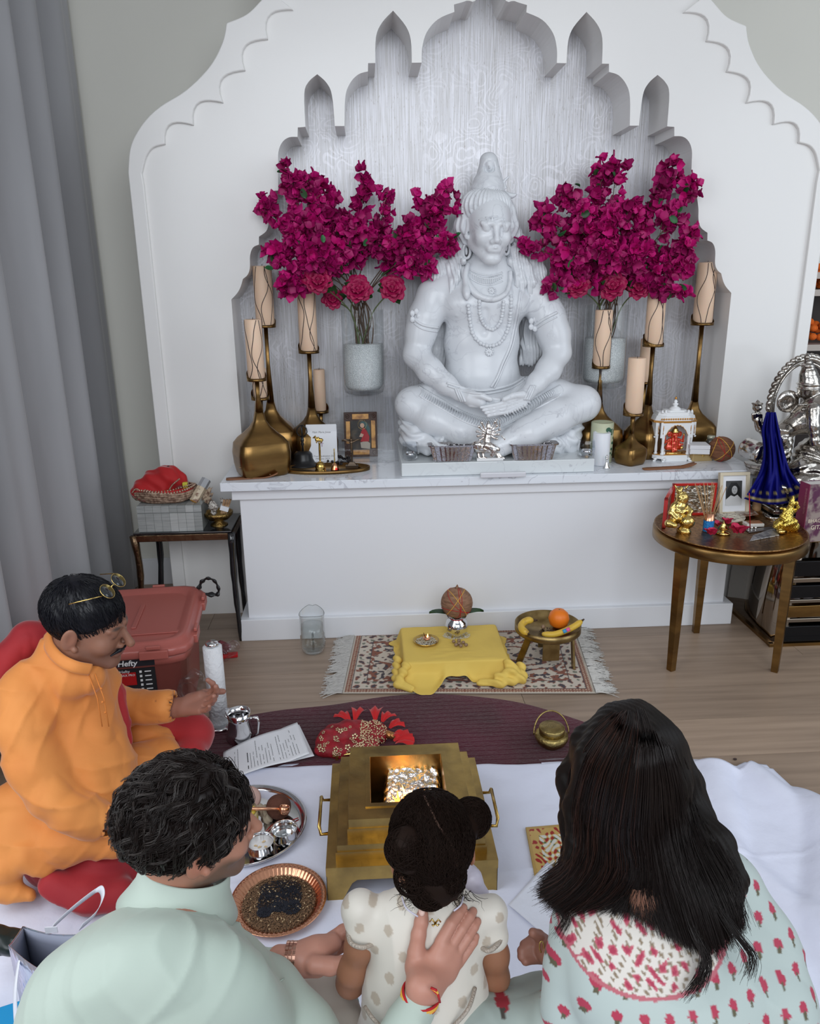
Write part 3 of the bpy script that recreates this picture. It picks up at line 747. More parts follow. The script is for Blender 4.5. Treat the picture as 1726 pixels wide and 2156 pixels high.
# animal-skin seat, carved in ripples
h=Sculpt()
h.pe(1030,915,3.62,175,60,36,k=.02);h.pc([(858,885,3.60,20),(864,918,3.56,24)],.02)
h.pc([(866,900,3.52,24),(876,925,3.46,24),(905,940,3.41,17),(935,945,3.37,11)],.02)
h.pc([(1200,900,3.56,28),(1192,930,3.49,26),(1155,945,3.43,18)],.02);h.pc([(1010,945,3.50,14),(1090,945,3.48,14)],.03)
def skin_disp(V,N):
    return V+N*(.005*np.sin(V[:,2]*150+V[:,0]*60+2.2*np.sin(V[:,0]*42)+1.5*np.sin(V[:,2]*33)))[:,None]
mbase=h.mesh('carved_skin_seat',.005,disp=skin_disp)
link('carved_skin_seat',mbase,m_stat,stat)
pl=MB().box((.585,3.242,.783),(.20,.02,.022));one(pl,'name_plaque',mat('acrylic_plaque',(.62,.62,.66),.15,coat=.5),'small clear grey plaque bar leaning on the front of the statue block','plaque',(.585,3.242,.771),bevel=.003)
# ================================================================ altar objects
def clear(name,tint=(.97,.985,.985),rough=.0,edge=.35):
    if name in MATS:return MATS[name]
    m=bpy.data.materials.new(name);m.use_nodes=True;nt=m.node_tree;N=nt.nodes;L=nt.links;N.remove(N['Principled BSDF'])
    t=N.new('ShaderNodeBsdfTransparent');t.inputs[0].default_value=(*tint,1);g=N.new('ShaderNodeBsdfGlossy');g.inputs['Roughness'].default_value=rough+.02
    f=N.new('ShaderNodeLayerWeight');f.inputs['Blend'].default_value=.5;pw=N.new('ShaderNodeMath');pw.operation='POWER';pw.inputs[1].default_value=2.6;L.new(f.outputs['Facing'],pw.inputs[0]);sc_=N.new('ShaderNodeMath');sc_.operation='MULTIPLY_ADD';sc_.inputs[1].default_value=edge*1.6;sc_.inputs[2].default_value=.05;L.new(pw.outputs[0],sc_.inputs[0])
    x=N.new('ShaderNodeMixShader');L.new(sc_.outputs[0],x.inputs[0]);L.new(t.outputs[0],x.inputs[1]);L.new(g.outputs[0],x.inputs[2]);L.new(x.outputs[0],N['Material Output'].inputs[0])
    MATS[name]=m;return m
m_glass=clear('clear_glass');m_acry=clear('clear_acrylic',(.975,.98,.985),.02,.16)
m_bronze=mat('aged_brass',(.30,.175,.06),.30,1,nz=(6,3,.35,.65,(1,1,4)),col2=(.19,.11,.04),bump=(90,.08,.001,(1,1,6)))
m_brass=mat('polished_brass',(.62,.42,.12),.22,1,nz=(25,4,.4,.65),col2=(.42,.27,.08),bump=(80,.1,.001))
m_gold=mat('gold_paint',(.72,.52,.18),.24,1);m_silver=mat('silver',(.80,.79,.77),.16,1,bump=(60,.15,.002))
m_steel=mat('steel',(.72,.72,.73),.10,1);m_copper=mat('copper',(.72,.36,.22),.24,1,bump=(70,.25,.0015))
m_candle=mat('ivory_wax',(.80,.58,.42),.5,sss=.25);m_stripe=mat('bronze_stripe',(.035,.018,.02),.4);m_wick=mat('wick',(.05,.045,.04),.9)
m_paper=mat('white_paper',(.78,.79,.82),.7);m_ink=mat('black_ink',(.02,.02,.022),.6);m_black=mat('black_plastic',(.012,.012,.013),.35)
m_wood=mat('warm_wood',(.30,.13,.06),.5,nz=(9,5,.4,.6,(1,8,8)),col2=(.22,.09,.04));m_leaf=mat('green_leaf',(.018,.11,.035),.42,nz=(30,3,.4,.7),col2=(.03,.17,.04));m_dleaf=mat('dark_green_leaf',(.014,.05,.015),.35,nz=(20,3,.4,.7),col2=(.03,.085,.02))
def superq(hw,z,n=40,e=5.0,sy_=1.0,rot=0):
    out=[]
    for i in range(n):
        a=2*PI*i/n;c,s_=math.cos(a),math.sin(a);r=hw/((abs(c)**e+abs(s_)**e)**(1/e))
        x,y=r*c,r*s_*sy_;out.append(Vector((x*math.cos(rot)-y*math.sin(rot),x*math.sin(rot)+y*math.cos(rot),z)))
    return out
def loft(q,rings,c):
    n=len(rings[0]);c=Vector(c);vs=[c+p for r in rings for p in r]
    q.add(vs,[(j*n+i,j*n+(i+1)%n,(j+1)*n+(i+1)%n,(j+1)*n+i)for j in range(len(rings)-1)for i in range(n)])
    q.f+=[tuple(len(q.v)-n*len(rings)+i for i in reversed(range(n))),tuple(len(q.v)-n+i for i in range(n))];q.mi+=[q.cm]*2;q.sf+=[False]*2
def holder(label,cx,cy,Y,bw,cw,rot,sz=.8):
    p=W(cx,cy,Y);m_=mpp(p);L=Vector((p.x,Y,ZC));H=p.z-ZC;w=bw*m_;c=cw*m_/2
    t=thing('candle_holder',label,'candle holder',L,'brass candle holders on the altar')
    q=MB();hb=w*.62;rings=[]
    for f_,z,e in((.42,0,6),(.455,.012,6),(.49,hb*.35,6),(.50,hb*.7,7),(.47,hb,8),(.455,hb+.004,8),(.40,hb+w*.10,6),(.30,hb+w*.19,5),(.19,hb+w*.30,4),(.115,hb+w*.42,4),(.075,hb+w*.60,4)):
        rings.append(superq(w*f_,z,48,e,sz,rot))
    loft(q,rings,L);q.obj('body',m_bronze,t)
    z0=hb+w*.60;q=MB();loft(q,[superq(w*.075,z0,24,4,1,rot),superq(.0085,(z0+H)/2,24,4,1,rot),superq(.0095,H-.012,24,4,1,rot)],L);q.obj('stem',m_bronze,t)
    q=MB();q.lathe([(c,H-.012),(c,H-.001)],L,32);n=24;vs=[]
    for k in range(n+1):
        a=math.radians(-60)+math.radians(300)*k/n;hgt=.045*(.5-.5*math.cos(2*PI*k/n))+.002
        for rr in(c,c-.002):
            for z in(H-.002,H-.001+hgt):vs.append(L+Vector((rr*math.cos(a+rot*.7),rr*math.sin(a+rot*.7),z)))
    fs=[]
    for k in range(n):
        a=k*4;b_=a+4;fs+=[(a,b_,b_+1,a+1),(a+3,b_+3,b_+2,a+2),(a+1,b_+1,b_+3,a+3)]
    q.add(vs,fs);q.obj('cup',m_bronze,t);return t,Vector((p.x,Y,p.z)),m_
def candle(label,base,w,h_,striped,seed=0,lean=0):
    t=thing('pillar_candle',label,'candle',base,'ivory pillar candles in brass holders')
    r=w/2;q=MB();q.lathe([(r-.002,.0),(r,.002),(r,h_-.004),(r-.003,h_),(r*.3,h_-.003),(.001,h_-.003)],base,28);q.obj('wax',m_candle,t)
    q=MB();q.tube([base+Vector((0,0,h_-.004)),base+Vector((.001,0,h_+.008))],.0012,5);q.obj('wick',m_wick,t)
    if striped:
        for k,a0 in enumerate((-2.25,-1.35,-.8,.6,2.0)):
            pts=[]
            for i in range(22):
                z=i/21;a=a0+.42*math.sin(z*5.2+seed*1.7+k*2.1)+.1*math.sin(z*11+k);pts.append(base+Vector((r*math.cos(a),r*math.sin(a),.002+z*(h_-.005))))
            MB().tube(pts,.0017,5).obj('stripe',m_stripe,t)
    return t
HOLD=[ # label of holder, label of candle, cup px, Y, body w, cup w, rot, candle w px, candle height px, striped
 ('brass candle holder with broad angular body, nearest the left end of the altar','striped ivory candle nearest the left end of the altar',540,796,3.42,113,41,.42,36,118,1),
 ('tall dark brass candle holder behind the front one at the left','tallest striped ivory candle at the far left',559,684,3.70,106,43,.1,39,116,1),
 ('brass candle holder mostly hidden behind the front left one','ivory candle half hidden behind the front left candle',548,836,3.585,52,38,.3,30,60,1),
 ('brass candle holder behind the white memorial card','striped ivory candle left of the left flower vase',650,738,3.665,96,44,.45,38,118,1),
 ('small brass candle holder behind the holder with the memorial card','short plain ivory candle beside the left flower vase',675,864,3.80,40,34,.3,24,84,0),
 ('brass candle holder just right of the statue knee','striped ivory candle in front of the right flower vase',1265,770,3.62,96,38,.2,36,112,1),
 ('brass candle holder with bright face behind the toy temple','striped ivory candle second from the right',1375,724,3.60,92,44,.75,38,116,1),
 ('brass candle holder mostly hidden in the right corner of the niche','plain ivory candle hidden behind another at the right',1357,803,3.775,36,30,.3,28,86,0),
 ('smallest brass candle holder, in front on the right side','plain ivory candle in the smallest front holder at right',1333,869,3.44,54,42,.5,36,112,0),
 ('tallest brass candle holder at the right end of the niche','tallest striped ivory candle at the far right',1478,679,3.69,90,47,.05,40,118,1)]
for i,(l1,l2,cx,cy,Y,bw,cw,rot,w_,hp,st_)in enumerate(HOLD):
    t,p,m_=holder(l1,cx,cy,Y,bw,cw,rot,.8 if bw>60 else 1)
    candle(l2,p,w_*m_,hp*m_*1.02,st_,i)
# ---------------------------------------------------------------- vases on clear risers
crys=mat('white_crystals',(.92,.94,.94),.25,bump=(420,1,.004),nz=(330,2,.35,.7),col2=(.42,.45,.47))
def vase(lab,x,yb,yt,w,Y,riser):
    p=W(x,yb,Y);m_=mpp(p);r=w*m_/2;L=Vector((p.x,Y,p.z));H=W(x,yt,Y).z-p.z
    hr=p.z-ZC;rw=riser*m_
    t=thing('acrylic_riser','clear acrylic box riser under the '+lab+' flower vase','stand',(p.x,Y,ZC),'clear risers under the vases')
    q=MB();q.box((p.x,Y,ZC+hr/2+.0005),(rw,.20,hr-.002));q.obj('box',m_acry,t,bevel=.002)
    t=thing('glass_vase','tall clear glass cylinder vase half full of white crystals, '+lab+' of the statue','vase',L,'glass flower vases on the altar')
    q=MB();q.lathe([(r*.72,0),(r*.93,.010),(r,.035),(r,H)],L,40,cap1=False);q.obj('vase_body',m_glass,t)
    q=MB();q.lathe([(.001,.023),(r*.78,.025),(r-.006,.045),(r-.006,H*.60),(r*.5,H*.61),(.001,H*.60)],L,40);o=q.obj('crystals',crys,t);o['kind']='stuff'
    return Vector((p.x,Y,p.z)),H,r
VL=vase('left',767,829,652,86,3.68,122);VR=vase('right',1268,814,642,88,3.70,104)
# ---------------------------------------------------------------- bougainvillea and peonies
m_bract=mat('magenta_bract',(.47,.003,.150),.55,sss=.0,nz=(40,3,.3,.7),col2=(.36,.0,.11))
nt_=m_bract.node_tree;oi=nt_.nodes.new('ShaderNodeObjectInfo');hs=nt_.nodes.new('ShaderNodeHueSaturation');rr_=nt_.nodes.new('ShaderNodeMapRange');nt_.links.new(oi.outputs['Random'],rr_.inputs[0]);rr_.inputs[3].default_value=.6;rr_.inputs[4].default_value=1.3
src_=nt_.nodes['Principled BSDF'].inputs['Base Color'].links[0].from_socket;nt_.links.new(src_,hs.inputs['Color']);nt_.links.new(rr_.outputs[0],hs.inputs['Value']);nt_.links.new(hs.outputs[0],nt_.nodes['Principled BSDF'].inputs['Base Color'])
m_stem=mat('brown_stem',(.10,.06,.035),.7);m_gstem=mat('green_stem',(.10,.13,.05),.6)
def petal(q,c,d,up,l,w,cup=.25,n=4):
    """pointed curved petal from c along d"""
    d=Vector(d).normalized();up=Vector(up);s_=d.cross(up).normalized();up=s_.cross(d);vs=[]
    for j in range(n+1):
        t=j/n;ww=w*math.sin(PI*min(t*.82+.12,1))**.8 if j<n else w*.03
        p=Vector(c)+d*l*t+up*l*cup*math.sin(t*PI*.75)
        vs+=[p-s_*ww+up*w*.35,p,p+s_*ww+up*w*.35]
    q.add(vs,[(j*3+i,j*3+i+1,j*3+i+4,j*3+i+3)for j in range(n)for i in range(2)])
BL=[]
for k in range(7):
    q=MB();rnd=random.Random(k)
    for c in range(rnd.choice((3,4))):
        cc=Vector((rnd.gauss(0,.009),rnd.gauss(0,.009),rnd.gauss(0,.006)))
        ax=Vector((rnd.gauss(0,.5),rnd.gauss(0,.5),1)).normalized();s1=ax.orthogonal().normalized();s2=ax.cross(s1);a0=rnd.uniform(0,6)
        for i in range(3):
            a=a0+i*2.094;dd=s1*math.cos(a)+s2*math.sin(a)+ax*.75;petal(q,cc,dd,ax,.028*rnd.uniform(.8,1.15),.012,.18,3)
    me_=q.mesh('blossom');me_.materials.append(m_bract);BL.append(me_)
LF=[]
for k in range(2):
    q=MB();petal(q,(0,0,0),(1,0,.2),(0,0,1),.040,.013,.12,5);me_=q.mesh('leaf');me_.materials.append((m_leaf,m_dleaf)[k]);LF.append(me_)
def put(me_,name,p,parent,q_,s_=1):
    o=bpy.data.objects.new(name,me_);C.objects.link(o);o.parent=parent;o.location=p-WLOC[parent.name][0];o.rotation_euler=q_;o.scale=(s_,)*3;return o
def rq(r):return Euler((r.uniform(0,6.28),r.uniform(0,6.28),r.uniform(0,6.28)))
def branch(V,pts,nb_,spread,start,label,group,seed,nl=4,side=0):
    nb_=int(nb_*(1.45 if seed<200 else 1.15))
    r=random.Random(seed);vb,vh,vr=V
    foot=vb+Vector((r.uniform(-.4,.4)*vr,r.uniform(-.4,.4)*vr,vh*.45));mouth=vb+Vector((side*vr*.75,r.uniform(-.5,.3)*vr,vh*.98))
    P=[foot,mouth]+[W(*p)for p in pts]
    path=[Vector(p)for p in spline([tuple(p)for p in P],7)]
    t=thing('bougainvillea_branch',label,'flower branch',foot,group)
    MB().tube(path,[.0032-.0018*i/len(path)for i in range(len(path))],5).obj('stem',m_stem,t)
    k=len(path)
    tw=MB()
    for j in range(nb_):
        u=start+(1-start)*(j+.5)/nb_;i=min(int(u*(k-1)),k-2);c=path[i].lerp(path[i+1],u*(k-1)-i)
        off=Vector((r.gauss(0,1),r.gauss(0,.8),r.gauss(0,1)))*spread*(1.1-.5*u);p=c+off
        if p.y>3.84:p.y=3.80-r.random()*.06
        o=put(BL[r.randrange(7)],'blossom',p,t,rq(r),r.uniform(1.1,1.75));tw.tube([c,c.lerp(p,.5)+Vector((0,0,-.004)),p],.0010,4)
    tw.obj('twigs',m_gstem,t)['kind']='stuff'
    for j in range(nl):
        u=r.uniform(start-.1,1);i=min(int(u*(k-1)),k-2);put(LF[0 if r.random()<.6 else 1],'leaf',path[i]+Vector((r.gauss(0,1),-abs(r.gauss(0,.8)),r.gauss(0,1)))*spread,t,rq(r),r.uniform(.8,1.25))
LB=[([(700,560,3.62),(640,470,3.56),(605,350,3.55)],26,.030,.50),([(690,560,3.60),(610,500,3.52),(562,430,3.50)],24,.030,.5),([(690,580,3.60),(620,560,3.52),(572,530,3.50)],22,.030,.5),([(690,590,3.60),(640,590,3.54),(600,604,3.50)],14,.018,.55),
 ([(715,540,3.62),(670,450,3.58),(640,380,3.56)],26,.032,.48),([(725,540,3.66),(700,460,3.64),(690,405,3.62)],24,.034,.48),([(740,540,3.68),(755,470,3.70),(772,365,3.70)],17,.016,.52),([(745,540,3.66),(790,500,3.66),(815,405,3.66)],20,.022,.5),
 ([(800,570,3.66),(860,510,3.62),(898,420,3.58)],24,.026,.56),([(805,570,3.65),(880,500,3.58),(945,415,3.54)],24,.026,.58),([(800,585,3.63),(880,530,3.56),(950,515,3.52)],20,.022,.62),([(800,590,3.62),(870,560,3.57),(905,560,3.54)],14,.018,.7),
 ([(715,545,3.60),(660,510,3.52),(620,480,3.48)],26,.036,.45),([(735,540,3.60),(735,500,3.56),(750,480,3.52)],26,.034,.5),([(770,540,3.62),(820,520,3.58),(860,480,3.56)],24,.030,.55),([(700,560,3.56),(680,540,3.50),(650,540,3.47)],22,.034,.5)]
LBN=['reaching highest at the upper left','reaching the far left edge','low at the far left','drooping lowest at the left','above the left of the vase','rising just left of the middle','thin one standing alone in the middle top','rising right of the middle','leaning right towards the head of the statue','reaching farthest right near the statue face','low right one pointing at the statue neck','lowest at the right','bunched in front at the left','bunched in front over the middle','bunched in front at the right','bunched low in front at the left']
for i,(p,n,s_,st_)in enumerate(LB):branch(VL,p,n,s_,st_,'left vase magenta branch '+LBN[i],'bougainvillea branches in the left vase',100+i,4,random.Random(i).uniform(-.6,.6))
RB=[([(1262,560,3.66),(1255,430,3.64),(1278,345,3.64)],22,.020,.50),([(1275,560,3.66),(1285,450,3.66),(1302,340,3.66)],24,.020,.5),([(1255,560,3.64),(1215,450,3.60),(1190,400,3.58)],26,.032,.48),([(1250,560,3.62),(1190,490,3.56),(1135,470,3.54)],26,.030,.48),
 ([(1245,580,3.60),(1170,540,3.54),(1100,512,3.52)],20,.018,.50),([(1245,590,3.58),(1190,580,3.54),(1158,612,3.50)],16,.018,.5),([(1310,560,3.64),(1370,450,3.60),(1420,340,3.58)],22,.017,.5),([(1320,570,3.64),(1400,480,3.58),(1455,385,3.54)],30,.028,.52),
 ([(1325,580,3.62),(1400,540,3.56),(1460,500,3.52)],26,.028,.5),([(1325,590,3.60),(1400,570,3.54),(1450,560,3.50)],26,.026,.52),([(1320,600,3.60),(1390,600,3.54),(1440,615,3.50)],14,.014,.6),([(1290,560,3.62),(1310,480,3.58),(1335,420,3.56)],28,.030,.48),
 ([(1262,560,3.60),(1240,500,3.54),(1230,440,3.52)],28,.036,.46),([(1285,560,3.58),(1285,500,3.52),(1290,450,3.50)],28,.036,.46),([(1255,590,3.56),(1215,550,3.50),(1195,530,3.48)],24,.032,.46),([(1300,570,3.58),(1330,540,3.52),(1360,520,3.50)],24,.026,.5),([(1275,560,3.58),(1270,545,3.50),(1265,520,3.47)],24,.034,.5)]
RBN=['rising straight at the left of the top','rising highest in the middle','at the upper left','pointing left towards the statue','reaching farthest left by the statue ear','hanging low at the left','thin tall one leaning right','reaching the upper right edge','at the middle right edge','low at the right edge','hanging lowest at the right','right of the middle','bunched in front at the left','bunched in front over the middle','bunched low in front at the left','bunched low in front at the right','bunched nearest the vase rim']
for i,(p,n,s_,st_)in enumerate(RB):branch(VR,p,n,s_,st_,'right vase magenta branch '+RBN[i],'bougainvillea branches in the right vase',200+i,4,random.Random(i+50).uniform(-.6,.6))
m_peony=mat('peony_petal',(.40,.002,.075),.55,nz=(30,3,.3,.7),col2=(.27,.0,.05))
def peony(V,x,y,Y,rp,label,seed,dark=1):
    r=random.Random(seed);c=W(x,y,Y);R=rp*mpp(c);vb,vh,vr=V;foot=vb+Vector((r.uniform(-.3,.3)*vr,r.uniform(-.3,.3)*vr,vh*.5))
    t=thing('peony',label,'flower',foot);ax=((CL-c).normalized()+Vector((0,0,.35))).normalized();base=c-ax*R*.5
    path=[Vector(p)for p in spline([tuple(foot),tuple(vb+Vector((.5*vr*(1 if c.x>vb.x else-1),-.5*vr,vh*.97))),tuple(base)],7)];MB().tube(path,.003,6).obj('stem',m_gstem,t)
    s1=ax.orthogonal().normalized();s2=ax.cross(s1)
    for ring,(n,el_,ln,wd)in enumerate(((9,.15,1.0,.36),(9,.45,.95,.32),(9,.8,.80,.26),(8,1.1,.62,.20),(7,1.35,.45,.14))):
        q=MB()
        for i in range(n):
            a=2*PI*(i+ring*.4)/n+r.uniform(-.15,.15);d=(s1*math.cos(a)+s2*math.sin(a))*math.cos(el_)+ax*math.sin(el_)
            l=R*ln*r.uniform(.88,1.08);s_=d.cross(ax).normalized();u=s_.cross(d);vs=[]
            for j in range(5):
                tt=j/4
                for k in range(5):
                    v=k/4*2-1;ww=R*wd*math.sin(PI*(.12+.72*tt))*1.25;ruff=R*.06*math.sin(k*2.3+i*1.7+ring)*tt
                    vs.append(base+d*(l*tt-abs(v)*R*.09*tt+r.uniform(-1,1)*R*.03*(j==4))+s_*v*ww+u*(R*.28*math.sin(tt*2.2)+R*.12*v*v+ruff))
            q.add(vs,[(j*5+k,j*5+k+1,j*5+k+6,j*5+k+5)for j in range(4)for k in range(4)])
        q.obj('petals',m_peony,t,solid=.0006)
    for k in range(3):
        q=MB();a=r.uniform(0,6);petal(q,base,(math.cos(a),-.3,math.sin(a)),ax,.075,.019,.1,6);q.obj('leaf',m_dleaf,t)
peony(VL,669,588,3.50,36,'crimson peony low at the left of the left vase',1);peony(VL,753,608,3.53,34,'crimson peony in the middle above the left vase rim',2);peony(VL,826,605,3.56,32,'crimson peony low at the right of the left vase',3);peony(VL,700,628,3.62,26,'shaded crimson peony tucked under the others in the left vase',7)
peony(VR,1216,598,3.53,33,'crimson peony low at the left of the right vase',4);peony(VR,1290,600,3.53,34,'crimson peony in the middle above the right vase rim',5);peony(VR,1345,603,3.56,31,'crimson peony low at the right of the right vase',6)
# ---------------------------------------------------------------- small things on the marble top, left
def onalt(px,py):return G(px,py,ZC)
p=onalt(687,990);m_=mpp(p)
t=thing('oval_tray','oval brass tray with a low rim holding bells and a crucifix','tray',p)
q=MB();a_,b_=92*m_,.085;q.lathe([(1,0),(1.0,.016),(.965,.016),(.95,.004),(.001,.004)],p,64,sx=a_,sy=b_);q.obj('tray_body',m_bronze,t)
def onz_r(p,r0):return p
ZTR=ZC+.004
# black prayer bell with prong handle
p=G(639,978,ZTR+.001);m_=mpp(p)
t=thing('black_bell','black metal prayer bell with a pronged open handle','bell',p)
q=MB();q.lathe([(36*m_,0),(35*m_,.004),(24*m_,.012),(20*m_,.03),(19*m_,.052),(14*m_,.064),(.004,.068)],p,28);q.obj('bell_body',m_black,t)
q=MB();h0=.066;q.tube([p+Vector((0,0,z))for z in(h0,.09,.098,.106,.114,.135)],[.006,.0055,.009,.006,.009,.005],10)
for a in(0,1.57,3.14,4.71):q.tube([p+Vector((math.cos(a)*rr,math.sin(a)*rr*.6,z))for rr,z in((.004,.134),(.018,.142),(.024,.155),(.021,.172),(.010,.184),(.003,.187))],.0028,6)
q.tube([p+Vector((0,0,.134)),p+Vector((0,0,.188))],.003,6);q.obj('handle',m_black,t)
# brass bell with a bull on the handle
p=G(675,994,ZTR+.001);m_=mpp(p)
t=thing('brass_bell','brass hand bell with a small reclining bull on top of the handle','bell',p)
q=MB();q.lathe([(13*m_,0),(12.4*m_,.006),(10*m_,.016),(11*m_,.020),(9.5*m_,.034),(6*m_,.046),(.003,.050)],p,24);q.obj('bell_body',m_brass,t)
q=MB();q.tube([p+Vector((0,0,z))for z in(.046,.05,.054,.10,.133,.136)],[.007,.004,.0042,.0050,.0042,.009],10);q.obj('handle',m_brass,t)
s=Sculpt();B=p+Vector((0,0,.142));s.cone(B+Vector((-.010,0,.006)),B+Vector((.010,0,.005)),.0085,.0080,.005).cone(B+Vector((-.012,0,.010)),B+Vector((-.018,0,.020)),.0055,.0045,.004).cone(B+Vector((-.018,0,.020)),B+Vector((-.026,0,.016)),.004,.003,.003).ell(B+Vector((-.004,0,.015)),.005,k=.004)
for x in(-.012,.010):
    for y in(-.006,.006):s.cone(B+Vector((x,y,0)),B+Vector((x,y,-.006)),.003,.0025,.002)
for y in(-.004,.004):s.cone(B+Vector((-.017,y,.023)),B+Vector((-.016,y*1.6,.029)),.0016,.0008,.001)
link('bull',s.mesh('bull',.0018),m_brass,t)
# little red enamelled bell
p=G(705,990,ZTR+.001);m_=mpp(p)
t=thing('small_bell','small brass bell with red enamel and a thin knobbed handle','bell',p)
q=MB();q.lathe([(9*m_,0),(8.4*m_,.006),(6.5*m_,.02),(4*m_,.031),(.003,.034)],p,20);q.obj('bell_body',mat('red_enamel_brass',(.75,.42,.22),.25,1,nz=(45,2,.5,.56),col2=(.6,.04,.03)),t)
q=MB();q.tube([p+Vector((0,0,z))for z in(.032,.04,.045,.06,.078,.09,.094,.098,.101)],[.004,.0022,.0035,.002,.0028,.0018,.0026,.0034,.001],8);q.obj('handle',m_gold,t)
# crucifix on stepped foot
p=G(741,984,ZTR+.001)
t=thing('crucifix','dark bronze standing crucifix at the right end of the oval tray','crucifix',p);m_dk=mat('dark_bronze',(.07,.05,.035),.35,.8)
q=MB();q.box(p+Vector((0,0,.005)),(.058,.034,.010)).box(p+Vector((0,0,.014)),(.044,.026,.009),taper=.7).box(p+Vector((0,0,.022)),(.03,.02,.008),taper=.7);q.obj('foot',m_dk,t)
q=MB();q.box(p+Vector((0,0,.085)),(.010,.007,.125)).box(p+Vector((0,0,.128)),(.086,.007,.010));q.obj('cross',m_dk,t,bevel=.001)
s=Sculpt();B=p+Vector((0,-.006,.128));s.cone(B+Vector((-.034,0,.004)),B+Vector((-.006,0,-.008)),.0026,.0032,.003).cone(B+Vector((.034,0,.004)),B+Vector((.006,0,-.008)),.0026,.0032,.003).ell(B+Vector((0,-.002,.002)),(.005,.005,.007),k=.002).cone(B+Vector((0,0,-.010)),B+Vector((.001,0,-.032)),.0070,.0050,.004).cone(B+Vector((.001,0,-.032)),B+Vector((0,-.002,-.055)),.0055,.004,.003).cone(B+Vector((0,-.002,-.055)),B+Vector((0,0,-.074)),.004,.0028,.002)
link('figure',s.mesh('figure',.0017),mat('worn_bronze',(.16,.11,.07),.3,.9),t)
# black bead rosary heaped on the tray
t=thing('bead_rosary','heap of black round beads lying behind the bells','rosary',G(690,968,ZTR));q=MB();r=random.Random(4)
for i in range(70):
    a=i/70*2*PI*2;c=G(692+44*math.cos(a)+r.uniform(-3,3),971+6*math.sin(a*1.5),ZTR+.005);q.ell(c+Vector((0,0,.005*(i%3))),.0066,8,6)
q.obj('beads',mat('black_bead',(.012,.008,.01),.12),t)
# white memorial card
p=G(676,968,ZC);yb_=3.575;c0=W(643,895,yb_);c1=W(708,897,yb_);tilt=Matrix.Rotation(math.radians(-12),3,'X')
t=thing('memorial_card','white folded card with grey script standing behind the brass bells','card',(p.x,yb_,ZC))
wc=(c1-c0).length;hc=c0.z-ZC+.0;base=Vector(((c0.x+c1.x)/2,yb_-.02,ZC))
q=MB();Rc=Matrix.Rotation(math.radians(-9),3,'X');q.box(base+Rc@Vector((0,0,hc/2)),(wc,.0014,hc),Rc);q.box(base+Vector((0,.030,hc*.505)),(wc*.98,.001,hc*1.01),Matrix.Rotation(math.radians(5),3,'X'));q.obj('card_sheets',m_paper,t)
Rt=Rc@Matrix.Rotation(math.radians(90),3,'X');m_script=mat('grey_script',(.16,.15,.15),.7)
for s_,z,sz in(('Malti Marie Jonas',.80,.0125),('On Your Dedication Day',.21,.0115),('19th June 2023',.145,.0115),('Glen Cove and Newport',.075,.0105)):
    text(s_,sz,base+Rc@Vector((0,-.0012,hc*z)),m_script,t,'script_line',Rt,'CENTER',shear=.3)
q=MB();q.box(base+Rc@Vector((.001,-.0012,hc*.52)),(.006,.0006,.022),Rc).box(base+Rc@Vector((.001,-.0012,hc*.545)),(.016,.0006,.004),Rc);q.obj('small_cross',mat('faint_mauve',(.50,.42,.50),.7),t)
# framed devotional picture
p0,p1=W(723,868,3.74),W(793,866,3.74);base=Vector(((p0.x+p1.x)/2,3.72,ZC));wf=(p1-p0).length;hf=p0.z-ZC;Rf=Matrix.Rotation(math.radians(-8),3,'X')
t=thing('picture_frame','carved dark wood frame with a painted praying woman in red','picture',base)
m_fr=mat('carved_dark_wood',(.055,.022,.014),.5,bump=(160,.8,.003));m_gp=mat('gilt_panel',(.42,.22,.07),.35,.5,nz=(30,4,.4,.65),col2=(.18,.08,.03))
def fb_(q,x,z,w,h_,d=.006,y=0):q.box(base+Rf@Vector((x*wf,y,z*hf)),(w*wf,d,h_*hf),Rf)
q=MB();fb_(q,0,.5,1,1,.010);q.obj('frame',m_fr,t,bevel=.002)
q=MB();[fb_(q,*a,.004,-.006)for a in((0,.90,.5,.12),(0,.10,.5,.11),(-.38,.55,.13,.5),(.38,.5,.13,.62))];q.obj('gilt_panels',m_gp,t,bevel=.001)
q=MB()
for x in(-.40,.40):
    for z in(.09,.91):q.cyl(base+Rf@Vector((x*wf,-.004,z*hf)),base+Rf@Vector((x*wf,-.009,z*hf)),.011,.008,12);q.ell(base+Rf@Vector((x*wf,-.009,z*hf)),.004,8,6)
q.obj('corner_rosettes',m_fr,t)
q=MB();fb_(q,.0,.48,.60,.66,.003,-.006);q.obj('painting',mat('dark_painting',(.035,.032,.03),.6,nz=(18,4,.45,.6),col2=(.09,.07,.05)),t)
def flat(pts,col,nm,d):
    q=MB();q.prism([base+Rf@Vector((x*wf,-.0076-d,z*hf))for x,z in pts],Rf@Vector((0,-.0004,0)));return q.obj(nm,mat('paint_'+nm,col,.6),t)
flat([(.0,.20),(.27,.17),(.28,.30),(.16,.36),(-.02,.32)],(.45,.40,.33),'painted_linen',0)
flat([(-.02,.34),(.24,.34),(.26,.45),(.18,.58),(.08,.66),(.0,.54),(.04,.44)],(.42,.02,.03),'painted_robe',.0005)
flat([(.10,.70),(.18,.62),(.27,.45),(.28,.62),(.20,.76),(.06,.80),(-.02,.76)],(.05,.12,.12),'painted_veil',.0009)
flat([(.05+.065*math.cos(a),.70+.055*math.sin(a))for a in[i*.628 for i in range(10)]],(.62,.40,.28),'painted_face',.0013)
flat([(-.05,.45),(.05,.44),(.09,.50),(.0,.53)],(.60,.40,.30),'painted_hands',.0013)
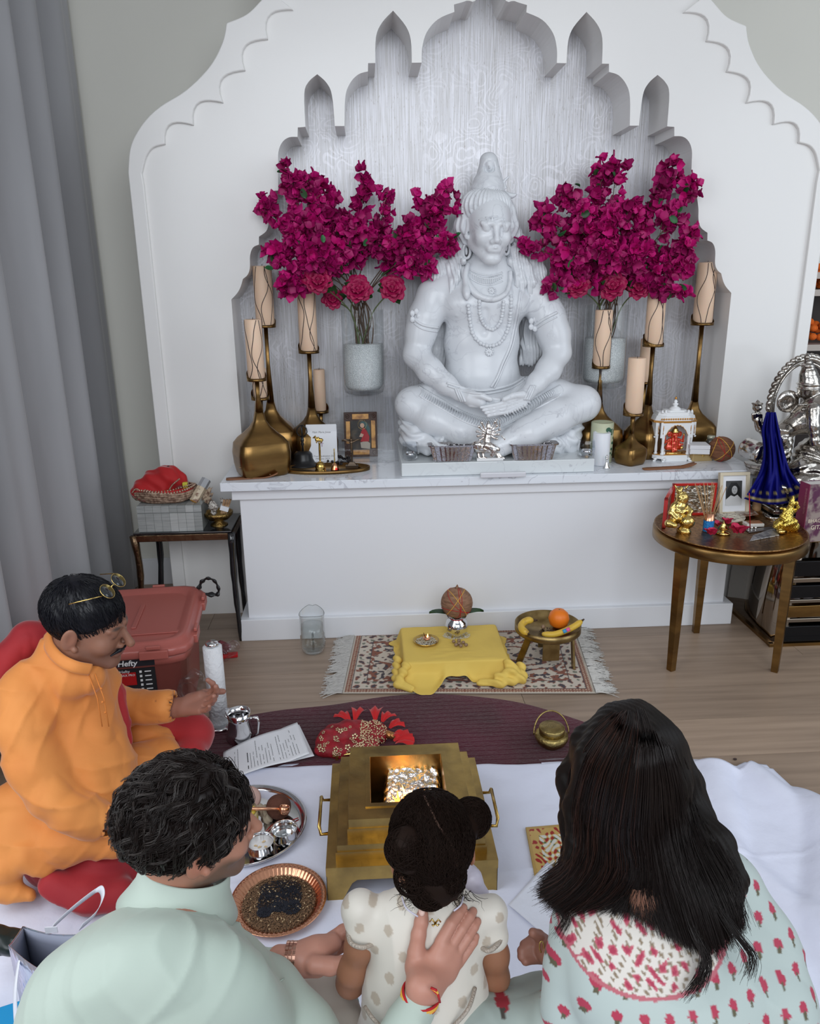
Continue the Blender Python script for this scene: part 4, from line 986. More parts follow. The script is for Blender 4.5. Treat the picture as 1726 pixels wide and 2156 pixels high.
q=MB();q.tube([base+Rf@Vector(((.05+.13*math.cos(a))*wf,-.0085,(.72+.10*math.sin(a))*hf))for a in[i*2*PI/20 for i in range(20)]],.0006,4,closed=True);q.obj('painted_halo',m_gold,t)
# wooden incense holders
def incense(x0,y0_,x1,y1_,label,stick):
    a,b_=G(x0,y0_,ZC+.001),G(x1,y1_,ZC+.001);d=(b_-a).normalized();t=thing('incense_holder',label,'incense holder',a);n=d.cross(Vector((0,0,1)))
    q=MB();k=12;vs=[]
    for i in range(k+1):
        u=i/k;c=a.lerp(b_,u)+Vector((0,0,.016*max(0,(u-.72)/.28)**1.6));wv=.017*(1 if 0<i<k else .7)
        for s_ in(-1,-.6,.6,1):
            vs+=[c+n*wv*s_+Vector((0,0,.006 if abs(s_)==1 else .003))]
        for s_ in(1,-1):vs+=[c+n*wv*s_]
    fs=[(i*6+j,i*6+(j+1)%6,(i+1)*6+(j+1)%6,(i+1)*6+j)for i in range(k)for j in range(6)]+[(5,4,3,2,1,0),tuple(k*6+j for j in range(6))]
    q.add(vs,fs);q.obj('board',m_wood,t)
    if stick:
        tip=b_-d*.03+Vector((0,0,.012));q=MB();q.tube([tip,tip.lerp(W(503,984,a.y+.0)+Vector((0,0,0)),1)],.0012,5);s_=thing('incense_stick','thin tan incense stick leaning from the left incense holder','incense stick',tip);q.obj('stick',mat('tan_incense',(.42,.25,.12),.8),s_)
incense(476,1010,585,1004,'thin reddish wooden incense holder at the left end of the altar',True)
incense(1354,989,1463,983,'thin brown wooden incense holder in front of the toy temple',False)
# ---------------------------------------------------------------- on the statue block: votives, foil trays, silver figurine
def votive(x,y,label,z=ZP):
    p=G(x,y,z+.0005);m_=mpp(p);r=19*m_
    t=thing('glass_votive',label,'candle holder',p,'faceted glass votives');q=MB();q.lathe([(r*.62,0),(r*.92,.012),(r,.038),(r*.93,.064),(r*.86,.078)],p,9,smooth=False);q.f.pop();q.mi.pop();q.sf.pop();q.obj('cut_glass',clear('cut_glass',(.90,.92,.94),0,1.1),t)
    q=MB();q.lathe([(r*.55,.019),(r*.55,.034),(r*.5,.034),(r*.5,.028),(.001,.028)],p,18);q.obj('tealight_cup',m_steel,t)
votive(864,968,'faceted clear glass votive at the left front corner of the statue block');votive(1234,962,'faceted clear glass votive at the right front corner of the statue block')
m_foil=mat('crinkled_foil',(.46,.45,.46),.14,1,bump=(90,.4,.004))
def foiltray(xa,xb,y,label,contents):
    a,b_=G(xa,y,ZP+.001),G(xb,y-2,ZP+.001);c=(a+b_)/2+Vector((0,.040,0));w=(b_-a).length/2;d=.040;h_=.072
    t=thing('foil_loaf_tray',label,'tray',Vector((c.x,c.y,ZP+.001)),'foil loaf trays');ang=math.atan2(b_.y-a.y,b_.x-a.x)
    def ring(fx,z,flu,n=128):
        out=[]
        for i in range(n):
            aa=2*PI*i/n;cx,sx_=math.cos(aa),math.sin(aa);e=7;r_=1/((abs(cx)**e+abs(sx_)**e)**(1/e));k=1-flu*(.5+.5*math.cos(i*2*PI*.25))
            out.append(Matrix.Rotation(ang,3,'Z')@Vector((w*fx*r_*cx*k,d*fx*r_*sx_*k,z)))
        return out
    q=MB();base=Vector((c.x,c.y,ZP+.001));R_=[ring(.82,.001,.07),ring(.90,h_*.5,.10),ring(.97,h_*.92,.08),ring(1.06,h_,0),ring(1.06,h_-.004,0),ring(1.07,h_+.002,0),ring(.955,h_*.92,.08),ring(.885,h_*.5,.10),ring(.80,.003,.07)]
    loft(q,R_,base);q.sf=[False]*len(q.f);q.obj('foil_body',m_foil,t)
    q=MB();loft(q,[ring(.72,h_*.25,0),ring(.78,h_*.66,0)],base);q.obj('filling',mat(contents[0],contents[1],.8,bump=(60,1,.01),nz=(50,3,.4,.6),col2=contents[2]),t)
foiltray(905,1003,974,'silver foil loaf tray with dark filling, left of the silver figurine',('dark_filling',(.03,.018,.015),(.06,.03,.02)))
foiltray(1076,1174,971,'silver foil loaf tray with brown crumbs, right of the silver figurine',('crumbs',(.22,.11,.05),(.09,.045,.025)))
p=G(1030,968,ZP+.001);m_=mpp(p)
t=thing('silver_figurine','small silver many-armed goddess riding an animal on a white base','figurine',p)
MB().box(p+Vector((0,.012,.006)),(.118,.07,.012)).obj('base',mat('white_ceramic',(.80,.80,.80),.2,coat=.5),t,bevel=.001)
m_fig=mat('bright_silver',(.88,.86,.84),.14,1,nz=(60,2,.45,.55),col2=(.62,.55,.50),bump=(150,.4,.002));s=Sculpt();Yf=p.y-.002
K=.003
s.pc([(1005,942,Yf,11),(1040,944,Yf,10)],.01);s.pe(1004,938,Yf-.01,11,9,11,k=K);s.pe(1003,936,Yf-.02,5,5,4,k=K)
for x0,x1 in((1006,1008),(1016,1018),(1040,1050),(1046,1056)):s.pc([(x0,950,Yf,3.4),(x1,963,Yf-.008,2.8),(x1+5,965,Yf-.012,2.6)],K)
s.pc([(1024,935,Yf-.012,9),(1026,920,Yf-.008,7),(1027,908,Yf-.006,6.5)],.004);s.pc([(1024,938,Yf-.02,8),(1040,948,Yf-.026,6),(1036,958,Yf-.026,5)],.004);s.pc([(1030,940,Yf-.02,9),(1046,946,Yf-.016,7)],.004)
s.pe(1028,900,Yf-.006,5.6,5.6,6.5,k=K);s.pc([(1028,894,Yf-.004,5),(1028,888,Yf-.002,2)],K);s.pe(1027,912,Yf-.016,3,3,3,k=K);s.pe(1032,912,Yf-.016,3,3,3,k=K)
for i,(x,y)in enumerate(((1008,898),(1004,908),(1006,918),(1010,926),(1046,896),(1052,904),(1050,914),(1046,924),(1014,890),(1042,888))):s.pc([(1027,912,Yf,3),((1027+x)/2,(908+y)/2+4,Yf-.006,2.2),(x,y,Yf-.010,2.2)],.002);s.pe(x,y,Yf-.011,3.2,3,3.2,k=.002)
s.pc([(1052,904,Yf-.01,1.5),(1052,884,Yf-.01,1.1)],.001);s.pc([(1046,896,Yf-.01,1.2),(1044,888,Yf-.01,1.2),(1047,882,Yf-.01,1)],.001);s.pc([(1052,946,Yf,2.4),(1062,938,Yf,2.4),(1062,924,Yf,2),(1056,918,Yf,1.6)],.001);s.pc([(1018,945,Yf-.028,2),(1030,950,Yf-.03,2),(1040,958,Yf-.03,2)],.001)
o=link('figure',s.mesh('figure',.0021),m_fig,t)
# ---------------------------------------------------------------- right side of the top
def pillar(x,yb,yt,w,label,mname,col,Y=None):
    p=G(x,yb,ZC+.0005);m_=mpp(p);r=w*m_/2;H=W(x,yt,p.y).z-ZC;t=thing('pillar_candle',label,'candle',p)
    MB().lathe([(r*.97,0),(r,.004),(r,H-.003),(r-.004,H),(r-.007,H-.004),(.001,H-.008)],p,32).obj('wax',m_,t)if False else None
    return p,r,H,t
p,r,H,t=pillar(1263,978,910,36,'plain white pillar candle beside the right glass votive','',None)
MB().lathe([(r*.97,0),(r,.004),(r,H-.003),(r-.003,H),(r-.006,H-.006),(.001,H-.010)],p,32).obj('wax',mat('white_wax',(.74,.75,.78),.4,sss=.2),t)
p,r,H,t=pillar(1266+3,968,888,46,'pale green candle with printed dark leaves, behind the white one','',None)
p=Vector((W(1268,900,3.50).x,3.50,ZC+.0005));H=W(1268,888,3.5).z-ZC;t.location=p;WLOC[t.name]=(p,0)
MB().lathe([(r*.97,0),(r,.004),(r,H-.003),(r-.003,H),(r-.006,H-.006),(.001,H-.010)],p,32).obj('wax',mat('pale_green_wax',(.50,.52,.36),.45,sss=.2),t)
for i,(a,z,s_)in enumerate(((-.9,.78,.028),(-1.3,.84,.022),(-.7,.5,.014),(-.8,.35,.012),(-.55,.62,.012),(-.6,.2,.012),(-.95,.25,.01))):
    q=MB();cc=[]
    for j in range(10):
        b_=2*PI*j/10;aa=a+math.cos(b_)*s_*.6/r;cc.append(p+Vector((math.cos(aa)*(r+.0006),math.sin(aa)*(r+.0006),H*z+math.sin(b_)*s_*.55)))
    q.add(cc,[tuple(range(10))]);q.obj('printed_leaf',mat('leaf_print',(.03,.10,.06),.5),t)
p=G(1276,986,ZC+.0005)
t=thing('silver_bell','tiny silver bell topped by a figure at the front edge','bell',p);q=MB();q.lathe([(.0155,0),(.014,.004),(.008,.016),(.005,.028),(.003,.034)],p,20);q.obj('bell_body',m_silver,t)
s=Sculpt();s.cone(p+Vector((0,0,.033)),p+Vector((0,0,.046)),.0045,.006,.003).ell(p+Vector((-.001,0,.055)),.0055,k=.003).cone(p+Vector((-.003,0,.055)),p+Vector((-.007,0,.050)),.003,.0015,.002).cone(p+Vector((0,0,.059)),p+Vector((0,0,.064)),.003,.001,.001);link('finial',s.mesh('finial',.0016),m_silver,t)
# toy temple with red elephant-headed idol
T0=G(1412,972,ZC+.0005);Yt=T0.y+.055;m_=mpp(W(1412,920,Yt));cx=W(1412,960,Yt).x;zt=lambda y:W(1412,y,Yt).z
t=thing('toy_temple','small white and gold toy temple sheltering a red idol','shrine',(cx,Yt,ZC));m_tw=mat('white_enamel',(.82,.83,.84),.25,coat=.3);m_tg=mat('gold_trim',(.62,.30,.07),.35,.7)
def tb(q,x,y0_,y1_,w,d,dy=0,taper=1):z0,z1=zt(y1_),zt(y0_);q.box((cx+x*m_,Yt+dy,(z0+z1)/2),(w*m_,d,z1-z0),taper=taper)
def hexa(q,hw,dep,y0_,y1_,hw2=None):
    z0,z1=zt(y1_),zt(y0_);hw2=hw2 or hw
    def pr(h):return[(-h,.8),(-h,-.35),(-h*.62,-1),(h*.62,-1),(h,-.35),(h,.8)]
    q.add([Vector((cx+x*m_,Yt+y*dep,z0))for x,y in pr(hw)]+[Vector((cx+x*m_,Yt+y*dep,z1))for x,y in pr(hw2)],[(5,4,3,2,1,0),(6,7,8,9,10,11)]+[(i,(i+1)%6,6+(i+1)%6,6+i)for i in range(6)],False)
q=MB();hexa(q,43,.045,953,962);q.obj('floor_slab',m_tw,t,bevel=.001)
q=MB();hexa(q,44,.0465,952,954);hexa(q,46,.049,883,887);q.obj('gold_bands',m_tg,t)
q=MB();hexa(q,44,.047,873,885,40);hexa(q,38,.040,866,873,36);hexa(q,24,.03,862,866,22);q.obj('roof',m_tw,t,bevel=.001)
q=MB()
for i in range(15):q.ell((cx+(-34+i*4.9)*m_,Yt-.0475,zt(879)),2.0*m_,8,6)
q.obj('roof_beads',m_tg,t)
q=MB();c=Vector((cx,Yt,zt(863)));q.lathe([(11.5*m_,0),(12*m_,.006),(8*m_,.014),(3.4*m_,.018),(6*m_,.026),(6*m_,.030),(2.6*m_,.034),(4.5*m_,.041),(1.8*m_,.046),(1.5*m_,.052)],c,24);q.obj('finial',m_tw,t);MB().lathe([(2.6*m_,.050),(2.4*m_,.056),(.2*m_,.064)],c,12).obj('finial_tip',m_tg,t)
for x in(-31,-24,24,31):MB().lathe([(3*m_,0),(3*m_,.004),(1.5*m_,.007),(2*m_,.010),(.4*m_,.014)],Vector((cx+x*m_,Yt-.03,zt(867))),10).obj('roof_knob',m_tw,t)
for x,y in((-37,-.018),(37,-.018),(-27,-.042),(27,-.042),(-37,.03),(37,.03)):
    c=Vector((cx+x*m_,Yt+y*1.0,zt(953)));H=zt(905)-zt(953);MB().lathe([(4.2*m_,0),(4.2*m_,.006),(2.6*m_,.010),(3.4*m_,.02),(2.4*m_,H*.5),(3.4*m_,H*.75),(2.6*m_,H*.85),(4*m_,H)],c,12).obj('column',m_tw,t)
q=MB() # cusped arch front
zs,zb_=zt(886),zt(918);A_=[]
for i in range(41):
    u=i/40*2-1;A_.append((u*24,891+22*abs(u)**2.4+1.6*abs(math.sin(i*PI/5))))
fr=[(-34,886),(34,886),(34,918),(26,918)]+[(x,y)for x,y in reversed(A_)]+[(-26,918),(-34,918)]
q.prism([Vector((cx+x*m_,Yt-.047,zt(y)))for x,y in fr],(0,.006,0));q.obj('arch_front',m_tw,t)
q=MB();q.tube([Vector((cx+x*m_,Yt-.0478,zt(y)))for x,y in A_],.0014,6)
for x in(-38,-29,29,38):q.tube([Vector((cx+x*m_,Yt-.040-.008*(abs(x)<30),zt(y)))for y in(892,898,904,910)],[.0008,.002,.001,.0018],6)
q.obj('arch_gilding',m_tg,t)
q=MB()
for x in(-39,39):tb(q,x,887,914,7,.05,-.005)
q.box((cx,Yt+.036,(zt(887)+zt(953))/2),(80*m_,.004,zt(887)-zt(953)));q.obj('side_panels',m_tw,t)
q=MB()
for x in(-43,43):q.lathe([(.3*m_,0),(2*m_,.003),(2.6*m_,.009)],Vector((cx+x*m_,Yt-.025,zt(919))),8)
q.obj('pendants',m_tw,t)
for x,y in((-38,-.03),(30,-.045),(-22,-.05),(36,-.0)):
    c=Vector((cx+x*m_,Yt+y,ZC));sg=-1 if x<0 else 1;q=MB();hz=zt(961)-ZC
    q.tube([c+Vector((sg*(-2)*m_,0,hz)),c+Vector((sg*3*m_,0,hz*.7)),c+Vector((sg*0*m_,-.002,hz*.42)),c+Vector((sg*2*m_,-.004,hz*.2)),c+Vector((sg*6*m_,-.005,hz*.2)),c+Vector((sg*5*m_,-.005,hz*.42))],[.0075,.0065,.0055,.0055,.005,.004],8);q.obj('foot',m_tw,t)
q=MB();sk=[(-28,961)]+[(-26+52*i/16,967+5*math.sin(PI*i/16)+1.5*math.cos(i*1.57))for i in range(17)]+[(28,961)];q.prism([Vector((cx+x*m_,Yt-.046,zt(y)))for x,y in sk],(0,.006,0));q.obj('apron',m_tw,t,bevel=.001)
for x in(-24,36):
    MB().lathe([(5*m_,0),(4.5*m_,.014),(2*m_,.018),(3*m_,.024),(.5*m_,.034)],Vector((cx+x*m_,Yt-.036,zt(953))),8,smooth=False).obj('corner_post',m_tw,t)
q=MB();q.box((cx-24*m_,Yt-.0445,zt(948)),(.008,.001,.009)).box((cx+36*m_,Yt-.0445,zt(948)),(.006,.001,.007));q.obj('post_marks',m_tg,t)
# idol
t=thing('red_idol','tiny red and gold elephant-headed idol sitting inside the toy temple','figurine',(cx,Yt-.005,zt(953)))
s=Sculpt();Yi=Yt-.012;ox=cx
def P_(x,y,dy=0):return Vector((cx+x*m_,Yi+dy,zt(y)))
s.cone(P_(-12,941),P_(14,941),5.5*m_,5.5*m_,.006).cone(P_(1,938),P_(1,924),10*m_,7.5*m_,.006).ell(P_(1,932,-.010),(8*m_,.014,7*m_),k=.006)
s.cone(P_(-11,938),P_(4,944,-.02),5*m_,3.5*m_,.004).cone(P_(12,938),P_(-2,946,-.02),5*m_,3.5*m_,.004)
s.ell(P_(2,914,-.006),(7*m_,.014,6.5*m_),k=.004).ell(P_(-8,913),(6*m_,.004,6*m_),k=.002).ell(P_(12,913),(6*m_,.004,6*m_),k=.002)
s.cone(P_(2,916,-.018),P_(2,925,-.022),3.2*m_,2.6*m_,.003).cone(P_(2,925,-.022),P_(5,933,-.024),2.6*m_,1.8*m_,.003)
for a,b_,c in(((-8,924),(-18,930),(-20,918)),((11,924),(20,928),(20,916)),((-7,926),(-13,936),(-6,936)),((9,926),(14,935),(19,934))):s.cone(P_(*a),P_(*b_,-.004),3*m_,2.4*m_,.003).cone(P_(*b_,-.004),P_(*c,-.010),2.4*m_,2*m_,.002)
def idc(V):
    z=V[:,2];c=np.tile(np.array((.62,.02,.012)),(len(V),1));g=(np.sin(V[:,0]*700)+np.sin(V[:,2]*900)>1.35);c[g]=(.75,.45,.12);return c
link('figure',s.mesh('figure',.0019,color=idc),vcmat('red_lacquer',.22,metal=.3,coat=.5),t)
q=MB();q.lathe([(9*m_,0),(9*m_,.004),(6*m_,.010),(6.5*m_,.014),(3*m_,.022),(.5*m_,.030)],P_(2,909,-.002),16);q.lathe([(20*m_,0),(21*m_,.004),(19*m_,.009),(1*m_,.009)],Vector((cx+1*m_,Yi-.004,zt(953)+.0005)),20,sy=.55);q.ell(P_(20,913,-.01),2.4*m_,8,6);q.ell(P_(16,940,-.018),4*m_,8,6);q.obj('crown_and_base',m_gold,t)
# boxes, jar, coconut
def boxat(name,label,cat,x0,y0_,z0,w,d,h_,rz,m,grp=None,bev=.0015):
    p=G(x0,y0_,z0+.0003);t=thing(name,label,cat,p,grp,rz=rz);R=Matrix.Rotation(rz,3,'Z');q=MB();q.box(p+R@Vector((w/2,d/2,h_/2)),(w,d,h_),R);q.obj('box_body',m,t,bevel=bev);return t,p,R
t,p,R=boxat('gold_box','small square gold box with a clasp at the bottom of a stack','box',1458,972,ZC,.098,.07,.040,.10,mat('gold_card',(.58,.42,.20),.4,.6))
q=MB();q.box(p+R@Vector((.05,-.002,.026)),(.010,.004,.010),R);q.obj('clasp',m_gold,t,bevel=.001);q=MB();q.box(p+R@Vector((.049,.035,.0285)),(.0985,.0705,.0012),R);q.obj('lid_seam',m_tg,t)
t,p,R=boxat('white_box','flat white paper box, lower of the two in the stack','box',1452,956,ZC+.041,.088,.085,.022,-.22,mat('white_card',(.72,.71,.73),.6),'flat white boxes')
t,p2,R=boxat('white_box','flat white paper box, topmost of the stack behind the toy temple','box',1452,946,ZC+.0635,.092,.09,.018,-.16,MATS['white_card'],'flat white boxes')
p=G(1495,935,ZC+.0005);p=Vector((W(1495,935,3.56).x,3.56,ZC+.0005));t=thing('small_jar','small glass jar with a pale metal lid behind the coconut','jar',p);q=MB();q.lathe([(.021,0),(.022,.003),(.022,.075),(.017,.085)],p,20);q.obj('jar_body',mat('dark_jar',(.07,.07,.06),.15,coat=.4),t);MB().lathe([(.0185,.084),(.0185,.098),(.016,.099)],p,20).obj('lid',mat('pale_lid',(.52,.53,.42),.35,.5),t)
m_coco=mat('coconut_husk',(.25,.105,.05),.85,nz=(30,6,.35,.7,(1,1,5)),col2=(.12,.045,.022),bump=(90,.8,.004,(1,1,6)))
def coconut(p,r,label,threads,m,squash=.97,mouth=False):
    c=p+Vector((0,0,r*squash));t=thing('coconut',label,'coconut',p);q=MB();vs=[]
    q.ell(c,(r,r,r*squash),36,26);q.obj('shell',m,t)
    for k,(n0,off,mt)in enumerate(threads):
        n=Vector(n0).normalized();a=n.orthogonal().normalized();b_=n.cross(a);rad=math.sqrt(1-off*off)
        MB().tube([c+Vector(((n*off+(a*math.cos(u)+b_*math.sin(u))*rad).x*r*1.008,(n*off+(a*math.cos(u)+b_*math.sin(u))*rad).y*r*1.008,(n*off+(a*math.cos(u)+b_*math.sin(u))*rad).z*r*squash*1.008))for u in[2*PI*j/40 for j in range(40)]],.0013,5,closed=True).obj('thread',mt,t)
    return t,c
m_ythr=mat('yellow_thread',(.75,.42,.06),.7);m_rthr=mat('red_thread',(.42,.01,.015),.7)
coconut(G(1516,971,ZC),27*mpp(G(1516,971,ZC)),'round brown coconut bound with yellow thread at the right end of the altar',[((1,.2,.5),.1,m_ythr),((1,-.5,-.3),-.55,m_ythr),((.8,-.2,-.7),.2,m_ythr),((.9,.1,.1),-.3,m_rthr),((.6,-.5,.6),.35,m_rthr)],m_coco)
# ================================================================ grey curtain on the left wall
t=thing('curtain','floor-length grey velvet curtain hanging in deep folds at the left','curtain',(-1.25,3.2,.01))
m_cur=mat('grey_velvet',(.29,.29,.30),.85,sheen=.3,nz=(3,4,.3,.7,(1,1,.2)),col2=(.38,.38,.395))
n_=240;rings=[]
def cur_xy(u):
    y=4.02-u*2.35;a=u*2*PI*6.5+.5;x=-1.33+.062*math.sin(a)+.02*math.sin(a*2.3+1)+.02*u
    return x,y+.03*math.sin(a*.5)
vs=[]
for j in range(9):
    z=.01+3.44*j/8;k=1-.12*j/8
    for i in range(n_+1):x,y=cur_xy(i/n_);vs.append((-1.335+(x+1.335)*k,y,z))
q=MB();q.add(vs,[(j*(n_+1)+i,j*(n_+1)+i+1,(j+1)*(n_+1)+i+1,(j+1)*(n_+1)+i)for j in range(8)for i in range(n_)]);q.obj('drape',m_cur,t,solid=.004)
# ================================================================ low table with box, basket and bowl (left)
Lt=(-.835,3.44,0);t=thing('side_table','narrow black side table with bronze edge and hammered tapering legs','table',Lt)
m_blk=mat('black_lacquer',(.012,.012,.014),.12,coat=.4);m_hb=mat('hammered_bronze',(.17,.11,.065),.3,1,bump=(30,.6,.008))
x0,x1,yf,yb_,zt_=-1.05,-.62,3.30,3.575,.54
MB().box(((x0+x1)/2,(yf+yb_)/2,zt_-.004),(x1-x0,yb_-yf,.008)).obj('top',m_blk,t,bevel=.002)
q=MB()
for y in(yf,yb_):q.box(((x0+x1)/2,y,zt_-.024),(x1-x0-.02,.012,.030))
for x in(x0,x1):q.box((x,(yf+yb_)/2,zt_-.024),(.012,yb_-yf-.01,.030))
q.obj('apron',m_hb,t,bevel=.002)
for x,y in((x0,yf),(x1,yf),(x0+.02,yb_),(x1-.02,yb_)):
    q=MB();r=random.Random(int(x*100+y*10));P=[];R_=[]
    for i in range(12):u=i/11;P.append((x+(.010 if x<-.8 else-.004)*math.sin(u*5)+(.02*u*(1 if x<-.8 else-1))*0,y+.006*math.sin(u*7),(zt_-.01)*(1-u)+.001));R_.append(.018-.008*u+.0015*math.sin(i*2.1))
    q.cm=0;q.tube(P,R_,8,sq=.8);q.obj('leg',m_hb if(x<-.8 and y<3.4)else m_blk,t)
def herring():
    m=mat('herringbone_inlay',(.33,.34,.33),.35,coat=.3);nt=m.node_tree;N=nt.nodes;L=nt.links;b=N['Principled BSDF']
    oi=N.new('ShaderNodeObjectInfo');tc=N.new('ShaderNodeTexCoord');n=N.new('ShaderNodeTexNoise');n.inputs['Scale'].default_value=50
    mp=N.new('ShaderNodeMapping');mp.inputs['Rotation'].default_value=(0,.78,0);mp.inputs['Scale'].default_value=(.2,1,3);L.new(tc.outputs['Object'],mp.inputs[0]);L.new(mp.outputs[0],n.inputs['Vector'])
    a=N.new('ShaderNodeMath');a.operation='MULTIPLY_ADD';L.new(oi.outputs['Random'],a.inputs[0]);a.inputs[1].default_value=.6;L.new(n.outputs[0],a.inputs[2])
    r=N.new('ShaderNodeMapRange');r.inputs[1].default_value=.3;r.inputs[2].default_value=1.2;L.new(a.outputs[0],r.inputs[0])
    x=N.new('ShaderNodeMix');x.data_type='RGBA';x.inputs[6].default_value=(.20,.215,.21,1);x.inputs[7].default_value=(.42,.43,.42,1);L.new(r.outputs[0],x.inputs[0]);L.new(x.outputs[2],b.inputs['Base Color']);return m
m_her=herring();a,b_=W(292,1115,3.315),W(428,1115,3.315);zl=W(292,1068,3.315).z;bw=b_.x-a.x
t=thing('inlaid_box','grey herringbone inlaid box on the black side table','box',((a.x+b_.x)/2,3.43,zt_+.0005));bz0=zt_+.001;bh=zl-bz0
MB().box(((a.x+b_.x)/2,3.43,bz0+bh/2),(bw-.004,.226,bh)).obj('carcass',mat('box_grey',(.16,.17,.165),.4),t)
for k in range(8):
    xc_=a.x+bw*(k+.5)/8
    for z0,z1,nm in((bz0,bz0+bh*.73,'inlay_panel'),(bz0+bh*.76,bz0+bh,'inlay_panel')):
        MB().box((xc_,3.316,(z0+z1)/2),(bw/8-.001,.003,z1-z0)).obj(nm,m_her,t)
    MB().box((xc_,3.43,bz0+bh+.001),(bw/8-.001,.225,.003)).obj('inlay_panel',m_her,t)
zb=bz0+bh+.003
# wicker-like basket tray with the red cloth
c=Vector((W(348,1050,3.42).x,3.42,zb));m_=mpp(c)
t=thing('gilt_basket','shallow woven basket trimmed with gold beads on the inlaid box','basket',c);m_gtr=mat('gold_bead_trim',(.52,.36,.27),.35,.8,bump=(200,1,.004));q=MB()
for k,(rr,zz)in enumerate(((52,.012),(60,.020),(64,.030),(66,.040),(66,.050))):q.tube([c+Vector((rr*m_*math.cos(u),rr*m_*.72*math.sin(u),zz+.006*math.sin(u*3+1)))for u in[2*PI*i/48 for i in range(48)]],.006,7,closed=True)
q.lathe([(50*m_,.002),(56*m_,.014)],c,40,sy=.72);q.obj('woven_rim',mat('dried_wicker',(.16,.09,.06),.7,bump=(120,1,.006),nz=(60,2,.4,.6),col2=(.40,.28,.2)),t)
for k,(rr,zz)in enumerate(((63,.036),(67,.048),(64,.060),(60,.068))):
    q=MB()
    for i in range(64):u=2*PI*i/64;q.ell(c+Vector((rr*m_*math.cos(u),rr*m_*.72*math.sin(u),zz+.006*math.sin(u*3+k))),.0042 if k%2 else .0058,6,5)
    o=q.obj('bead_trim',m_gtr,t);o['kind']='stuff'
q=MB();q.lathe([(62*m_,.034),(66*m_,.046),(63*m_,.058),(58*m_,.064)],c,40,sy=.72,cap0=False,cap1=False);q.obj('red_lining',mat('red_velvet',(.40,.006,.008),.7,sheen=.5),t)
m_red=MATS['red_velvet']
s=Sculpt();Yc=c.y
s.pc([(300,1030,Yc-.03,20),(330,1015,Yc,24),(360,1008,Yc,24),(375,1012,Yc,14)],.04);s.pc([(285,1033,Yc-.03,8),(310,1040,Yc-.05,12),(340,1042,Yc-.06,9)],.03);s.pc([(352,1000,Yc-.01,14),(385,1008,Yc,6),(388,1026,Yc+.01,5)],.03);s.pe(340,1040,Yc,44,26,16,k=.02)
t=thing('red_cloth','red velvet cloth with a gold beaded edge heaped in the basket','cloth',(c.x,Yc,zb+.03))
fold=lambda V,N:V+N*(.0035*np.sin(V[:,0]*70+V[:,2]*90)+.002*np.sin(V[:,1]*160+V[:,0]*50))[:,None]
link('folded_cloth',s.mesh('folded_cloth',.005,disp=fold),m_red,t)
q=MB();pe_=spline([(278,1038),(285,1030),(300,1033),(315,1045),(345,1048),(352,1040),(362,1022),(378,1008)],6);q.tube([W(p[0],p[1],Yc-.075)for p in pe_],.0035,6);q.obj('beaded_edge',m_gtr,t)
s=Sculpt();s.pc([(352,1042,Yc-.07,11),(372,1040,Yc-.06,10)],.01);s.pe(363,1035,Yc-.075,5,5,5,k=.003,op='-');q_=thing('red_rosette','red and gold fabric rosette at the front of the basket','ornament',(W(362,1045,Yc-.07).x,Yc-.07,zb+.05));link('rosette',s.mesh('rosette',.003,disp=lambda V,N:V+N*(.002*np.sin(V[:,2]*900+V[:,0]*500))[:,None],color=lambda V:np.where((np.sin(V[:,2]*900+V[:,0]*500)>.3)[:,None],[[.65,.25,.04]],[[.35,.01,.02]])),vcmat('rosette_cloth',.6),q_)
q=MB();q.box(W(390,1022,Yc-.03),(.022,.02,.03));one(q,'yellow_packet',mat('lemon_yellow',(.55,.50,.05),.5),'small yellow packet poking out of the basket','packet',W(390,1028,Yc-.03),bevel=.003)
a,b_=W(408,1056,3.36),W(432,1014,3.41);q=MB();q.cyl(a,b_,.021,.021,6,smooth=False);t=thing('incense_box','six-sided tan printed incense box with an orange end','box',a);q.obj('carton',mat('printed_carton',(.60,.50,.36),.5,nz=(35,4,.5,.58),col2=(.20,.10,.06)),t)
d=(a-b_).normalized();q=MB();q.cyl(a+d*.0005,a+d*.0015,.018,.018,6,smooth=False);q.obj('orange_end',mat('orange_print',(.75,.35,.03),.5),t)
q=MB();q.cyl(b_-d*.012,b_-d*-.030,.0216,.0216,6,smooth=False);q.obj('grey_label_band',mat('grey_print',(.35,.36,.38),.5),t)
s=Sculpt();r=random.Random(3)
for i in range(26):s.cone(W(430+r.uniform(-8,10),1050+r.uniform(-10,10),3.40),W(438+r.uniform(-8,12),1040+r.uniform(-16,14),3.40),.004,.002,.002)
t=thing('dried_flowers','clump of dried brown flowers behind the incense box','dried flowers',W(436,1062,3.40));link('blooms',s.mesh('blooms',.0032),mat('dried_brown',(.14,.08,.05),.8,nz=(80,2,.4,.6),col2=(.45,.35,.25)),t,True)['kind']='stuff'
